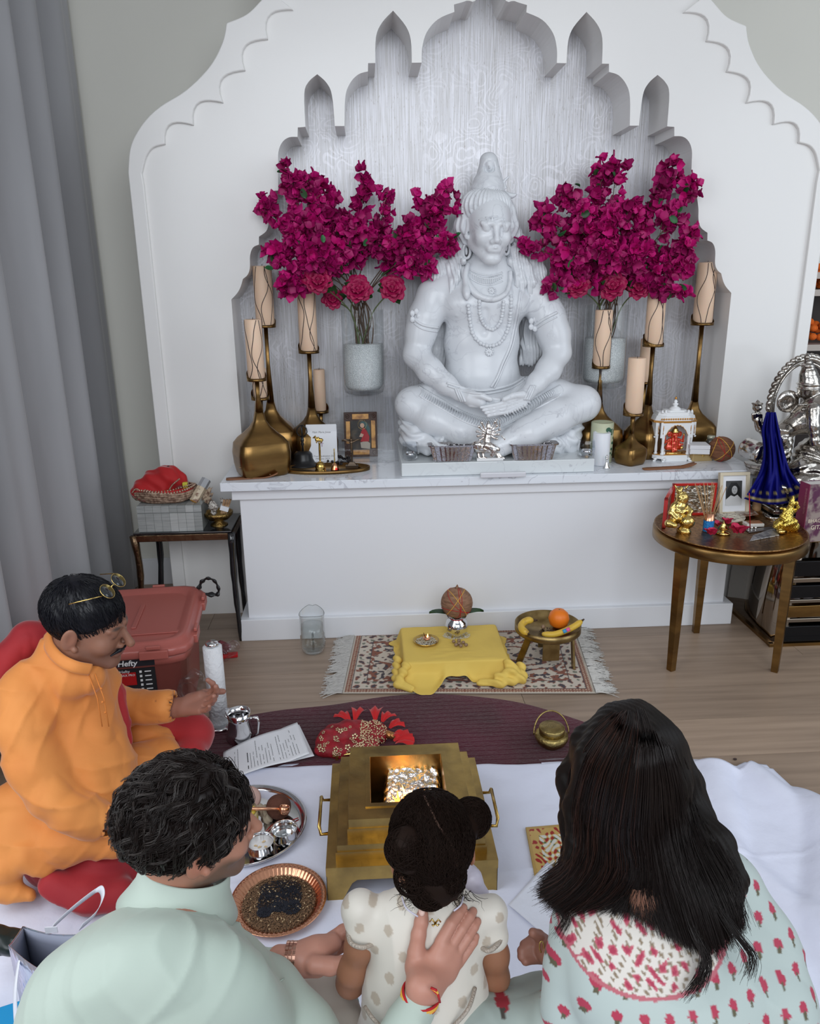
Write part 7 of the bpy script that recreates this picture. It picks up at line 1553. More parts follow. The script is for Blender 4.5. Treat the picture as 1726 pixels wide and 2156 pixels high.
m_tul=mat('red_tulle',(.55,.01,.012),.7,sheen=.3)
for i,(x,y,dx,dy)in enumerate(((735,1512,-22,-10),(748,1508,10,-16),(790,1508,0,-18),(806,1512,16,-10),(822,1525,22,-6),(828,1540,18,8),(832,1552,34,-6),(836,1556,36,10))):
    a=G(x-dx*.1,y+8,.04);b_=G(x+dx,y+dy,.045);q=MB();n=7;d=(b_-a);sd=d.cross(Vector((0,0,1))).normalized();vs=[]
    for j in range(5):
        for k in range(n):v=k/(n-1)*2-1;tt=j/4;vs.append(a+d*tt*(1-.12*v*v)+sd*v*(.006+.026*tt)+Vector((0,0,.009*math.sin(k*2.1+i)*tt+.012*math.sin(tt*3))))
    q.add(vs,[(j*n+k,j*n+k+1,(j+1)*n+k+1,(j+1)*n+k)for j in range(4)for k in range(n-1)]);q.obj('tulle_tuft',m_tul,t)
s=Sculpt();s.chain([bu(812,1545,8,.035),bu(830,1550,7,.035)],.006);link('gold_knot',s.mesh('gold_knot',.002,disp=lambda V,N:V+N*(.0012*np.sin(V[:,0]*900)*np.sin(V[:,1]*800))[:,None]),mat('copper_beads',(.50,.22,.08),.3,.8),t)
q=MB();a,b_=G(700,1592,.028),G(818,1577,.028);q.tube([a,b_],.005,6,sq=.7);
q.obj('stand_rail',m_gs,t);q=MB()
for x,y in((709,1596),(813,1584)):q.box(G(x,y,.018),(.010,.010,.014))
q.obj('stand_foot',m_gs,t)
# pierced brass censer with hoop handle
p=G(1160,1582,ZR);p=G(1160,1570,ZR);m_=mpp(p);t=thing('brass_censer','round pierced-lid brass hand warmer with a hoop handle on the burgundy rug','censer',p);m_cb=mat('antique_brass',(.42,.32,.12),.35,1,nz=(40,4,.35,.65),col2=(.26,.19,.07),bump=(120,.8,.003));r_=35*m_
MB().lathe([(r_*.5,0),(r_*.55,.004),(r_*.85,.018),(r_,.036),(r_*.97,.048),(r_*.80,.054),(r_*.76,.054)],p,48).obj('censer_body',m_cb,t);MB().lathe([(r_*.76,.052),(r_*.77,.074),(r_*.73,.077),(r_*.4,.080),(.001,.081)],p,48).obj('lid',m_cb,t)
q=MB();
for ring in range(1,7):
    for k in range(ring*7):a=2*PI*k/(ring*7)+ring*.3;rr=r_*.70*ring/6.3;q.ell(p+Vector((math.cos(a)*rr,math.sin(a)*rr,.0805-.0035*(ring/6)**2)),(.0016,.0016,.0008),6,3)
q.obj('lid_piercings',m_black,t)['kind']='stuff'
hc_=p+Vector((0,.004,.045));MB().tube([hc_+Vector((math.cos(a)*r_*1.06,.030*math.sin(a),math.sin(a)*r_*1.28))for a in[PI*i/24 for i in range(25)]],.0028,8).obj('hoop_handle',m_cb,t)
# steel milk jug with spoon
p=G(507,1557,ZR);m_=mpp(p);H=.115;r_=26*m_;t=thing('steel_pitcher','polished steel milk pitcher on the burgundy rug','pitcher',p);n=40;vs=[];prof=((.96,0),(1.06,.006),(1.04,H*.35),(.84,H*.72),(.92,H))
for k,(f_,z)in enumerate(prof):
    for i in range(n):a=2*PI*i/n;d_=abs(((a-PI*.93+PI)%(2*PI))-PI);rr=r_*f_*(1+(.24*math.exp(-(d_/.3)**2)if k==4 else 0));vs.append(p+Vector((rr*math.cos(a),rr*math.sin(a),z+(.008*math.exp(-(d_/.35)**2)if k==4 else 0))))
q=MB();q.add(vs,[(j*n+i,j*n+(i+1)%n,(j+1)*n+(i+1)%n,(j+1)*n+i)for j in range(4)for i in range(n)]+[tuple(reversed(range(n)))]);q.obj('pitcher_body',m_steel,t,solid=.0014)
q=MB();q.tube([p+Vector((r_*.78,-.01,H*.82)),p+Vector((r_*1.5,-.014,H*.84)),p+Vector((r_*1.62,-.016,H*.70)),p+Vector((r_*1.5,-.016,H*.30)),p+Vector((r_*1.1,-.012,H*.18))],.006,6,sq=.5);q.obj('handle',m_steel,t)
MB().tube([W(473,1506,p.y-.0),p+Vector((.012,0,.03))],.003,6).obj('spoon',m_steel,None);o=C.objects[-1];tag(o,'steel spoon handle resting in the milk pitcher','spoon');rebase(o,p+Vector((.012,0,.03)))
# printed papers
def paper(label,c4,lift,seed,lines=True,z0=.02):
    a,b_,c,d=c4;t=thing('printed_page',label,'paper',Vector(((a+c)/2)[:2]+(z0,))if False else Vector(((a.x+c.x)/2,(a.y+c.y)/2,z0)),'papers beside the fire altar');n,m2=22,16
    def f(u,v):p=a*(1-u)*(1-v)+b_*u*(1-v)+c*u*v+d*(1-u)*v;return Vector((p.x,p.y,z0+lift(u,v)))
    q=MB();q.grid(f,n,m2);q.obj('sheet',m_paper,t,solid=.0004)
    if lines:
        q=MB();r=random.Random(seed)
        for k in range(23):
            u=.07+.86*k/23
            if k in(4,5,15):continue
            v0,v1=.10,.10+.8*r.uniform(.55,1);wdt=.0016 if k!=6 else .004;ps=[(u,v0+(v1-v0)*i/10)for i in range(11)]
            for i in range(10):
                if r.random()<.12:continue
                A,B2=f(*ps[i]),f(*ps[i+1]);A2,B3=f(ps[i][0]+wdt*2.6,ps[i][1]),f(ps[i+1][0]+wdt*2.6,ps[i+1][1]);e=Vector((0,0,.0012));B2=A.lerp(B2,.88);B3=A2.lerp(B3,.88);q.add([A+e,B2+e,B3+e,A2+e],[(0,1,2,3)],False)
        q.obj('text_lines',m_ink,t)['kind']='stuff'
lf=lambda u,v:.018*math.sin(u*3.0)+.022*max(0,u-.75)*4*(1-.3*v)
paper('white sheet of paper beneath the printed page, left of the fire altar',(G(480,1632,.015),G(662,1598,.015),G(630,1530,.015),G(478,1580,.015)),lambda u,v:.5*lf(u,v)+.001,3,False,.014)
paper('curled printed page of close text left of the fire altar',(G(468,1650,.02),G(652,1600,.02),G(626,1530,.02),G(470,1584,.02)),lf,4,True,.021)
# steel tray and contents
c=Vector((-.402,1.995,ZS+.004));t=thing('steel_tray','large round stainless steel tray partly behind the bearded man','tray',c);RT=.183;MB().lathe([(RT*.9,0),(RT*.97,.010),(RT,.020),(RT*.975,.021),(RT*.93,.008),(RT*.88,.004),(.001,.004)],c,64).obj('tray_body',m_steel,t);ZT2=c.z+.0045
def bowl(px,py,rp,H,label,fill,mfill):
    p=G(px,py,ZT2);m_=mpp(p);r_=rp*m_;t=thing('steel_bowl',label,'bowl',p,'small steel bowls on the tray');MB().lathe([(r_*.7,0),(r_*.9,.006),(r_*.98,.02),(r_*.98,H-.003),(r_*1.03,H),(r_*.95,H-.003),(r_*.94,.02),(r_*.8,.006),(.001,.004)],p,40).obj('bowl_body',m_steel,t)
    if mfill:MB().lathe([(r_*.93,H*fill-.002),(r_*.93,H*fill),(.001,H*fill)],p,40).obj('contents',mfill,t)
    return p,r_,H
bp,br_,bH=bowl(550,1792,28,.044,'steel bowl of milk with floating petals','',None)if False else bowl(550,1796,28,.044,'steel bowl of white milk with pale bits floating',.72,mat('milk',(.74,.73,.72),.3));bowl(600,1770,27,.046,'steel bowl of clear water behind the milk bowl',.3,clear('bowl_water',(.8,.82,.82),0,.4))
for i,(dx,dy)in enumerate(((.004,.004),(-.018,-.006),(-.006,-.018),(.012,-.012))):q=MB();petal(q,bp+Vector((dx,dy,bH*.73)),(1,.6*(-1)**i,0),(0,0,1),.012,.004,.1,3);o=one(q,'floating_petal',mat('straw_petal',(.60,.45,.26),.6),'pale petal floating on the milk, '+('largest near the middle','left','front','right')[i],'petal',bp+Vector((dx,dy,bH*.73)),'petals on the milk')
p=G(522,1735,ZT2);p=G(520,1745,ZT2);m_=mpp(p);r_=25*m_;t=thing('ghee_jar','yellow and navy labelled jar of yellow butter on the steel tray','jar',p);MB().lathe([(r_*.9,0),(r_,.005),(r_,.058),(r_*.9,.062)],p,36).obj('jar_body',mat('straw_glass',(.62,.52,.28),.12,coat=.5),t);MB().lathe([(r_*1.01,.006),(r_*1.01,.034)],p,36,cap0=False,cap1=False).obj('navy_label',mat('navy_label',(.008,.012,.045),.4),t);MB().lathe([(r_*1.01,.034),(r_*1.01,.048)],p,36,cap0=False,cap1=False).obj('yellow_label',mat('yellow_label',(.72,.52,.05),.4),t);MB().lathe([(r_*.92,.06),(r_*.94,.075),(r_*.9,.075)],p,36,cap0=False,cap1=False).obj('jar_neck',clear('jar_neck_glass',(.85,.82,.7),0,.6),t);MB().lathe([(r_*.86,.064),(.001,.065)],p,30,cap0=False).obj('butter',mat('yellow_butter',(.75,.60,.06),.4),t)
q=MB();q.lathe([(r_*1.02,0),(r_*1.02,.012),(r_*.9,.013)],G(522,1712,ZT2+.004)+Vector((0,.045,.02)),30,Matrix.Rotation(.9,3,'X'));t=thing('jar_lid','pinkish jar lid leaning behind the butter jar','lid',G(522,1712,ZT2));q.obj('lid',mat('pink_lid',(.42,.26,.22),.4),t)
a,b_=W(430,1702,1.98),W(590,1703,1.98);q=MB();q.tube([a,a.lerp(b_,.7),b_],[.006,.0055,.004],8);t=thing('copper_ladle','long copper ladle lying across the steel tray','ladle',b_-Vector((0,0,.015)));q.obj('handle',m_copper,t);s=Sculpt();s.ell(b_+Vector((.012,0,-.002)),.0175,k=.004).ell(b_+Vector((.014,.004,.012)),.014,k=.002,op='-');link('ladle_bowl',s.mesh('ladle_bowl',.0014),m_copper,t)
coconut(G(588,1720,ZT2),26*mpp(G(588,1720,ZT2)),'dark brown coconut half behind the copper ladle',[],mat('dark_husk',(.10,.035,.02),.85,bump=(80,1,.006)))
s=Sculpt();r=random.Random(2)
for i in range(8):s.ell(G(556+r.uniform(-10,10),1712+r.uniform(-14,14),ZT2+.012),(.012,.010,.012),k=.008)
t=thing('cotton_cloth','crumpled cream cloth wad between jar and coconut','cloth',G(556,1712,ZT2));link('wad',s.mesh('wad',.003,disp=lambda V,N:V+N*(.002*np.sin(V[:,0]*400+V[:,2]*300))[:,None]),mat('cream_wad',(.45,.38,.28),.9),t)
for i,(x1,y1,x2,y2)in enumerate(((556,1755,574,1735),(600,1738,628,1722),(606,1724,634,1756),(562,1760,590,1752))):MB().tube([G(x1,y1,ZT2+.002+.0005*i),G((x1+x2)/2+3,(y1+y2)/2-4,ZT2+.004),G(x2,y2,ZT2+.002+.0005*i)],.0016,5).obj('red_thread',m_rthr,None);o=C.objects[-1];tag(o,('dark red thread strand by the butter jar','dark red thread near the right rim of the steel tray','dark red thread crossing near the tray rim','dark red thread between butter jar and bowls')[i],'thread','red threads on the steel tray');rebase(o,G(x1,y1,ZT2))
# copper plate with seeds
c=Vector((-.272,1.685,ZS+.004));t=thing('copper_plate','fluted copper plate heaped with black sesame and brown seeds','plate',c);RP=.128;n=180;vs=[];prof=((.72,0),(.80,.004),(.88,.016),(.985,.019),(1.0,.021),(.99,.0225),(.88,.0185),(.80,.007),(.72,.003),(.3,.003),(.001,.003))
for k,(f_,z)in enumerate(prof):
    for i in range(n):a=2*PI*i/n;w_=.0016*math.cos(60*a)if k in(2,1,6,7)else 0;vs.append(c+Vector((RP*f_*math.cos(a),RP*f_*math.sin(a),z+w_)))
q=MB();q.add(vs,[(j*n+i,j*n+(i+1)%n,(j+1)*n+(i+1)%n,(j+1)*n+i)for j in range(len(prof)-1)for i in range(n)]);q.obj('plate_body',m_copper,t);q=MB()
for i in range(96):a=2*PI*i/96;q.ell(c+Vector((RP*.945*math.cos(a),RP*.945*math.sin(a),.0205)),(.0014,.0014,.0009),5,3)
q.obj('rim_dots',m_copper,t)['kind']='stuff'
MB().lathe([(RP*.80,.0035),(RP*.74,.0065),(RP*.5,.009),(.001,.010)],c,48).obj('seed_bed',mat('seed_mix',(.20,.115,.06),.9,nz=(220,4,.42,.6),col2=(.06,.035,.02),bump=(400,1,.003)),t)['kind']='stuff'
grains(c+Vector((0,0,.008)),RP*.76,RP*.76,1500,'brown_seeds',mat('brown_seed',(.24,.14,.075),.8),t,11,(.0032,.0015),.003);grains(c+Vector((.0,0,.009)),RP*.74,RP*.74,90,'barley',mat('barley',(.52,.38,.22),.7),t,12,(.0050,.0020),.003)
m_ses=mat('black_sesame',(.012,.014,.024),.6)
for k,(dx,dy,rx,ry)in enumerate(((.0,.035,.046,.026),(-.022,-.002,.024,.034),(.022,.012,.028,.030),(-.028,-.030,.016,.014),(.03,-.02,.02,.02),(.004,-.015,.02,.016))):grains(c+Vector((dx*1.2,dy*1.2,.0105)),rx*1.25,ry*1.25,800,'sesame_patch',m_ses,t,20+k,(.0021,.0013),.003)
# ornate board, kitchen paper, lilac bag, debris
t=thing('meena_board','gilt enamelled board with red scrollwork beside the fire altar','board',G(1108,1750,ZS));P4=[G(1106,1747,ZS+.002),G(1125,1850,ZS+.002),G(1260,1850,ZS+.002),G(1226,1737,ZS+.002)]
def bcol(u,v):
    d=min(u,v,1-u,1-v);n1=mn.noise(Vector((u*16,v*16,0)))
    if d<.05:return(.42,.27,.08)
    s_=math.sin(u*34+3*math.sin(v*17))*math.sin(v*30+2*math.sin(u*15))
    if .05<d<.2:return(.30,.015,.01)if s_>.25 else(.50,.33,.10)
    return(.30,.015,.01)if s_>.35 else(.60,.60,.55)if s_<-.2 else(.10,.14,.05)if n1>.2 else(.55,.36,.12)
o=sheet_mesh('enamel_face',P4,110,90,lambda x,y,u,v:ZS+.008,vcmat('enamel',.3,coat=.3),t,th=.003,cols=bcol)
q=MB();q.prism([Vector((p.x,p.y,ZS+.001))for p in P4],(0,0,.007));q.obj('board',m_gs,t)
q=MB();P=[G(x,y,ZS+.011)for x,y in((1152,1815),(1070,1905),(1150,1972),(1262,1905))];q.grid(lambda u,v:P[0]*(1-u)*(1-v)+P[1]*u*(1-v)+P[2]*u*v+P[3]*(1-u)*v+Vector((0,0,.0015*math.sin(u*9)*math.sin(v*7))),20,20);one(q,'kitchen_paper',mat('quilted_paper',(.70,.72,.80),.9,bump=(45,.8,.003)),'white quilted kitchen paper sheet lying right of the little girl','paper',P[1],solid=.0006)
for i,(x,y,s_)in enumerate(((605,1668,.0075),(600,1664,.002),(640,1806,.002),(665,1836,.0025),(455,1932,.003),(673,1640,.0015),(1087,1946,.0022),(1122,1810,.0018),(1048,1943,.0015),(690,1790,.0012),(133,1918,.002),(1547,1600,.007))):
    p=G(x,y,ZS if i<11 else .001);q=MB();q.ell(p+Vector((0,0,s_*.5)),(s_,s_*.7,s_*.5),7,5);one(q,'crumb',mat('dark_crumb',(.05,.03,.025),.8),('dark flake on the sheet above the steel tray' if i==0 else 'fluff on the bare floor right of the sheet' if i==11 else 'tiny dark crumb on the white sheet '+('','just left of the big flake','between steel tray and fire altar','left of the fire altar corner','beside the copper plate at its upper left','far above the steel tray','just right of the little girl','right of the fire altar handle','right of the little girl, tiny','above the copper plate, tiny','near the red trousers at lower left')[i]),'crumb',p,'crumbs on the sheet')
# ================================================================ storage bin, paper towel, plastic bags
m_bin=mat('terracotta_plastic',(.42,.12,.095),.38,nz=(4,3,.3,.7),col2=(.38,.105,.085));m_binl=mat('terracotta_lid',(.40,.11,.09),.3)
zt3=.375;A,B,Cc,D=G(170,1370,zt3),G(402,1352,zt3),G(434,1224,zt3),G(215,1222,zt3)
ex=(B-A).normalized();T_=thing('storage_bin','large terracotta plastic storage bin with a latched lid','bin',((A.x+B.x)/2,(A.y+D.y)/2,0))
Bc=B;w_,d_=.66,(Cc-B).length;ang=math.atan2((Cc-B).y,(Cc-B).x);ey=(Cc-B).normalized();ex=Vector((-1,-.0,0));ex=(ex-ey*ex.dot(ey)).normalized()
def bq(u,v,z,ins=0):return Vector((Bc.x,Bc.y,0))+ex*(ins+(w_-2*ins)*u)+ey*(ins+(d_-2*ins)*v)+Vector((0,0,z))
def rr_ring(ins,z,rad=.05,k=6):
    out=[]
    for(cu_,cv,a0)in((0,0,180),(0,1,90),(1,1,0),(1,0,-90)):
        for i in range(k+1):
            a=math.radians(a0-90*i/k+0)if False else None
        pass
    hw,hd=w_/2-ins,d_/2-ins;c_=Vector((Bc.x,Bc.y,z))+ex*w_/2+ey*d_/2
    for i in range(56):a=2*PI*i/56;cx,sx_=math.cos(a),math.sin(a);e=9;r2=1/((abs(cx)**e+abs(sx_)**e)**(1/e));out.append(c_+ex*hw*r2*cx+ey*hd*r2*sx_)
    return out
q=MB();loft(q,[rr_ring(.055,.002),rr_ring(.045,.012),rr_ring(.030,.285),rr_ring(.012,.290),rr_ring(.012,.325)],(0,0,0));q.obj('bin_body',m_bin,T_)
q=MB();loft(q,[rr_ring(.004,.322),rr_ring(0,.328),rr_ring(0,.350),rr_ring(.008,.356),rr_ring(.014,.356),rr_ring(.022,.372),rr_ring(.040,.376),rr_ring(.062,.362),rr_ring(.07,.360)],(0,0,0));q.obj('lid',m_binl,T_)
q=MB();c_=bq(.5,.5,.362);Rb=Matrix.Rotation(math.atan2(ey.y,ey.x),3,'Z')
for u,v in((.35,.5),):q.box(bq(u,v,.363),(.22,.018,.006),Rb);q.box(bq(.2,.22,.363),(.018,.20,.005),Rb)
q.obj('lid_ribs',m_binl,T_,bevel=.003)
for u,v in((-.002,.25),(-.002,.75),(.2,-.004),(.62,-.004),(.3,1.003)):
    q=MB();q.box(bq(u,v,.338),((.09,.016,.032)if u<0 else(.016,.10,.032)),Rb);q.box(bq(u,v,.366),((.05,.012,.014)if u<0 else(.012,.05,.014)),Rb);q.obj('latch',m_bin,T_,bevel=.003)
Rw=Matrix.Rotation(math.atan2(-ex.y,-ex.x),3,'Z')@Matrix.Rotation(math.radians(90),3,'X');fr0=lambda x,z,o=.003:bq(0,0,z)+ex*(x)+ey*((.012 if z>.288 else .030+(.288-z)*.055)-o)
def fbx(x,z,w,h_,o):q.box(fr0(x,z,o),(w,.003,h_),Matrix.Rotation(math.atan2(-ex.y,-ex.x),3,'Z'))
q=MB();fbx(.20,.306,.13,.028,.001);q.obj('brand_plate',mat('dark_label',(.02,.02,.025),.4),T_)
m_lw=mat('label_white',(.8,.8,.8),.5);text('Hefty',.030,fr0(.262,.297,.004),m_lw,T_,'brand_letters',Rw,shear=.15,bold=.0006)
q=MB();fbx(.205,.215,.13,.12,.002);q.obj('product_label',mat('black_label',(.02,.02,.022),.35),T_);q=MB();fbx(.235,.235,.055,.05,.005);q.obj('label_red_patch',mat('label_red',(.45,.01,.01),.4),T_)
text('Hefty',.016,fr0(.262,.262,.008),m_lw,T_,'label_letters',Rw);text('MAX PRO',.012,fr0(.262,.248,.009),m_lw,T_,'label_letters',Rw)
q=MB()
for k in range(6):fbx(.190,.262-.018*k,.008,.008,.006);fbx(.165,.262-.018*k,.022,.003,.006)
q.obj('label_icons',m_lw,T_)
q=MB();pts=[W(x,y,Y)for x,y,Y in[(a_,b2_,Cc.y-.05)for a_,b2_ in((418,1240),(424,1226),(436,1218),(450,1222),(459,1236),(459,1250),(446,1252),(424,1250))]];P=spline([tuple(p)for p in pts],5);q.tube(P,[.010+.004*math.sin(i*1.3)for i in range(len(P))],8,sq=.5);t=thing('black_bag_loop','twisted black plastic bag handle sticking up behind the bin','bag',W(432,1248,Cc.y-.05));q.obj('loop',m_black,t)
# kitchen roll on a steel stand
p=G(462,1520);p=Vector((W(455,1450,2.58).x,2.58,ZR));m_=mpp(p+Vector((0,0,.15)));t=thing('paper_towel_stand','steel kitchen-roll stand on the burgundy rug','stand',p);MB().lathe([(.062,0),(.062,.008),(.058,.011),(.001,.011)],p,40).obj('base_plate',m_steel,t);H=W(446,1356,2.58).z;MB().lathe([(.006,.01),(.006,H-ZR-.006),(.021,H-ZR-.006),(.024,H-ZR),(.020,H-ZR+.008),(.001,H-ZR+.010)],p,28).obj('pole_and_cap',m_steel,t)
t=thing('paper_towel_roll','tall white embossed paper towel roll beside the bin','paper roll',p+Vector((0,0,.012)));MB().lathe([(.0215,0),(.0345,.001),(.0345,H-ZR-.022),(.0215,H-ZR-.020)],p+Vector((0,0,.012)),48,cap0=False).obj('paper_roll',mat('embossed_paper',(.72,.73,.75),.9,bump=(65,1,.006)),t)
# plastic bags
s=Sculpt();r=random.Random(12)
for i in range(9):s.ell(G(468+r.uniform(-22,22),1378+r.uniform(-16,4),.03+r.random()*.05),(.035,.03,.03),k=.02)
m_pl=clear('cellophane',(.95,.90,.91),.12,.35);t=thing('plastic_bag','crumpled clear plastic bag with red paper behind the paper towel','bag',G(468,1385));link('film',s.mesh('film',.0045,disp=lambda V,N:V+N*(.006*np.sin(V[:,0]*90+V[:,2]*60)*np.sin(V[:,1]*110))[:,None]),m_pl,t)
q=MB();q.box(G(480,1380,.01),(.085,.03,.016),Matrix.Rotation(.15,3,'Z'));q.obj('red_paper',mat('red_card',(.50,.01,.015),.5),t,bevel=.003);q=MB();q.box(G(470,1362,.05),(.06,.03,.045),Matrix.Rotation(.5,3,'Y'));q.obj('maroon_contents',mat('maroon_fill',(.16,.03,.04),.8),t,bevel=.01)
s=Sculpt()
for i in range(9):s.ell(W(405+r.uniform(-16,16),1450+r.uniform(-24,20),2.50+r.random()*.06),(.03,.025,.035),k=.02)
t=thing('clear_bag','crumpled cloudy plastic bag between the man in orange and the paper towel','bag',(W(405,1470,2.5).x,2.5,.01));link('film',s.mesh('film',.0045,disp=lambda V,N:V+N*(.006*np.sin(V[:,0]*90+V[:,2]*60)*np.sin(V[:,1]*110))[:,None]),clear('cloudy_film',(.95,.94,.94),.2,.3),t)
# ================================================================ people
def cdisp(a,f,sd=0.):
    ks=[np.array(v)*f for v in((1,.3,.5),(-.4,1,.6),(.5,-.6,1.1),(1.4,1.1,-.3))]
    def g(V,N):
        w=np.zeros(len(V))
        for i,k in enumerate(ks):w+=np.sin(V@k+2.2*np.sin(V@ks[(i+1)%4][::-1]*.6+i+sd))/(1+i*.4)
        return V+N*(a*.5*(np.abs(w)-.8))[:,None]
    return g
def ond(b_,x,y,d=.0):
    dr=(W(x,y,1)-CL).normalized();h_=b_.ray_cast(CL,dr);return(h_[0]if h_[0]is not None else W(x,y,1.1))-dr*d
def vc(name,rough=.5,**k):return vcmat(name,rough,**k)
m_skin=vc('skin',.48,sss=.12)
def crease(a,f,d,sd=0.):
    d=np.array(d,float)
    def g(V,N):
        ph=V@d*f+1.8*np.sin(V@np.array((3.1,-5,7))+sd)+1.1*np.sin(V@np.array((-11,6,9))+2*sd);m=.5+.5*np.sin(V@np.array((9,-7,-12))+3*sd)
        return V+N*(a*(1-np.abs(np.sin(ph)))**2*m**2)[:,None]
    return g
def flatc(c):return lambda V:np.tile(np.array(c,float),(len(V),1))
def dots(c0,c1,fx,fy,rad,O,U_,V_,extra=None):
    U_,V_=np.array(U_)/np.linalg.norm(U_),np.array(V_)/np.linalg.norm(V_)
    def g(V):
        P=V-np.array(O);u,v=P@U_/fx,P@V_/fy;ru=np.floor(v);u=u+.5*(ru%2);du,dv=(u-np.floor(u)-.5)*fx,(v-np.floor(v)-.5)*fy
        c=np.tile(np.array(c0,float),(len(V),1));d=np.hypot(du,dv*.85);c[d<rad]=c1
        if extra is not None:s_=(np.abs(du+.2*dv)<rad*.4)&(dv>rad*.7)&(dv<rad*1.9);c[s_]=extra
        return c
    return g
def scalp_cap(M4,sc,cut=(0,-.085,-.035),cr=(.078,.068,.085),grow=1.0,disp=None,low=.075,h=.0035,name='hair_mass'):
    s=Sculpt();s.ell((0,.022,.036),(.084*grow,.103*grow,.090*grow),k=.01);s.ell(cut,cr,k=.012,op='-');s.ell((0,.01,-.125),(.11,.13,low),k=.02,op='-')
    for x in(-1,1):s.ell((x*.088,.002,-.026),(.022,.032,.042),k=.008,op='-')
    s.xform(M4,sc);return s.mesh(name,h,disp=disp)
def scalp_strands(name,M4,sc,n,L,wave,m,parent,crown=(0,.05,.12),lift=.05,r0=.0007,P=9,seed=0,grow=1.03,back=0,zmin=-.07,wf=5.,clump=1,cw=.0035):
    r=np.random.default_rng(seed);d=r.normal(size=(n*3,3));d/=np.linalg.norm(d,axis=1)[:,None];c0=np.array((0,.022,.036));rad=np.array((.084,.103,.090))*grow;p=c0+d*rad
    ok=(((p-np.array((0,-.085,-.035)))/np.array((.078,.072,.088)))**2).sum(1)>1;ok&=p[:,2]>zmin;ok&=~((np.abs(p[:,0])>.055)&(np.abs(p[:,1]-.002)<.034)&(np.abs(p[:,2]+.028)<.044));p=p[ok][:n];k=len(p)
    path=[p];cur=p.copy();ph=np.floor(r.random(k)*5)*1.3+p@np.array((60,45,50));LL=L*(.6+.6*r.random(k));side=r.normal(size=(k,3))
    for i in range(1,P):
        nrm=(cur-c0)/rad**2;nrm/=np.linalg.norm(nrm,axis=1)[:,None];t=cur-np.array(crown);t+=np.array((0,back,-.01));t-=nrm*(t*nrm).sum(1)[:,None];t/=np.maximum(np.linalg.norm(t,axis=1),1e-6)[:,None];b=np.cross(nrm,t)
        st=t+b*(wave*np.sin(ph+i*wf/P*2))[:,None]+side*.12;cur=cur+st*(LL/P)[:,None];q=(cur-c0)/rad;l=np.linalg.norm(q,axis=1);tgt=1+lift*(.3+.7*i/P)*(.7+.6*np.sin(ph*1.7+i*.8)*.5);cur=c0+q/l[:,None]*np.maximum(tgt,.0)[:,None]*rad;path.append(cur.copy())
    A=np.stack(path,1)
    if clump>1:A=(A[:,None]+r.normal(size=(k,clump,1,3))*cw*(1.1-.8*np.linspace(0,1,P))[None,None,:,None]).reshape(-1,P,3)
    A=A*sc;Mx=np.array(M4);A=A@Mx[:3,:3].T+Mx[:3,3];return strands(name,A,r0,m,parent,kind='stuff')
def hair_band(guides,n,jit,seed=0,P=16):
    Gd=[np.array([tuple(W(*p))for p in spline(g,5)])for g in guides];Gd=np.array([[g[int(round(i*(len(g)-1)/(P-1)))]for i in range(P)]for g in Gd]);r=np.random.default_rng(seed);u=r.random(n)*(len(Gd)-1);i=np.floor(u).astype(int);i=np.minimum(i,len(Gd)-2);f_=(u-i)[:,None,None];A=Gd[i]*(1-f_)+Gd[i+1]*f_
    ph=r.random((n,1))*6;tt=np.linspace(0,1,P)[None];A=A+r.normal(size=(n,1,3))*jit*(.5+1.2*tt[...,None])+(np.stack([np.sin(ph+tt*7),np.cos(ph*1.3+tt*6),np.sin(ph*.7+tt*8)],-1))*jit*.6*tt[...,None];return A
m_blackh=mat('blue_black_hair',(.006,.006,.009),.35,spec=.3);m_brownh=mat('dark_brown_hair',(.011,.007,.006),.34,spec=.28);m_brownh2=mat('warm_brown_hair',(.030,.012,.008),.36,spec=.3);m_girlh=mat('brown_curly_hair',(.013,.007,.005),.55,spec=.08)
# ---------------------------------------------------------------- man in the orange kurta
def figure(name_label,loc):return thing('person',name_label,'person',loc)
A_=figure('moustached man in an orange kurta seated cross-legged on the left, gesturing with an open palm',(W(150,1750,1.92).x,1.92,ZS))
HA=Matrix.Translation(W(188,1312,1.93))@rotm(84,14,-3);SA=1.0;skA=(.235,.105,.065)
s=Sculpt();head_prims(s,HA,SA,lids=.35,fat=1.10,nose=1.12,neck_r=.060);hA=s.mesh('h',.0032,color=lambda V:face_color(lcol(V,HA,SA),skA,(.20,.07,.055),stache=1,beard=.25))
s=Sculpt();w0,w1=W(360,1490,2.12),W(392,1487,2.10);hand_prims(s,hand_frame(W(388,1488,2.10),W(440,1478,2.06)-W(388,1488,2.10),Vector((.05,-.45,.9))),1.0,-1,curl=(38,24,20,16),spread=7,thumb=(30,-35,20));s.cone(w0,W(392,1488,2.10),.030,.027,.01);h1=s.mesh('h',.0026,color=flatc((.30,.135,.095)))
s=Sculpt();hand_prims(s,hand_frame(W(250,1728,1.77),Vector((1,.25,-.25)),Vector((0,.3,-1))),1,1,curl=(35,35,35,35));s.cone(W(215,1722,1.78),W(250,1728,1.77),.028,.027,.01);h2=s.mesh('h',.003,color=flatc(skA))
s=Sculpt();s.pc([(150,1400,1.95,36),(140,1500,1.98,60),(150,1700,1.95,60)],.05);h3=s.mesh('h',.006,color=flatc(skA))
link('body',joined('body',[hA,h1,h2,h3]),m_skin,A_)
s=Sculpt();[s.chain([(Vector((0,-.100,-.0445)),.0045),(Vector((x*.018,-.096,-.048)),.0052),(Vector((x*.036,-.080,-.060)),.0022)],.004)for x in(-1,1)];s.xform(HA,SA);link('moustache',s.mesh('moustache',.0016,disp=cdisp(.0006,500)),m_blackh,A_)
link('hair',scalp_cap(HA,SA*1.02,cut=(0,-.098,-.040),disp=cdisp(.003,60),low=.072),m_blackh,A_)
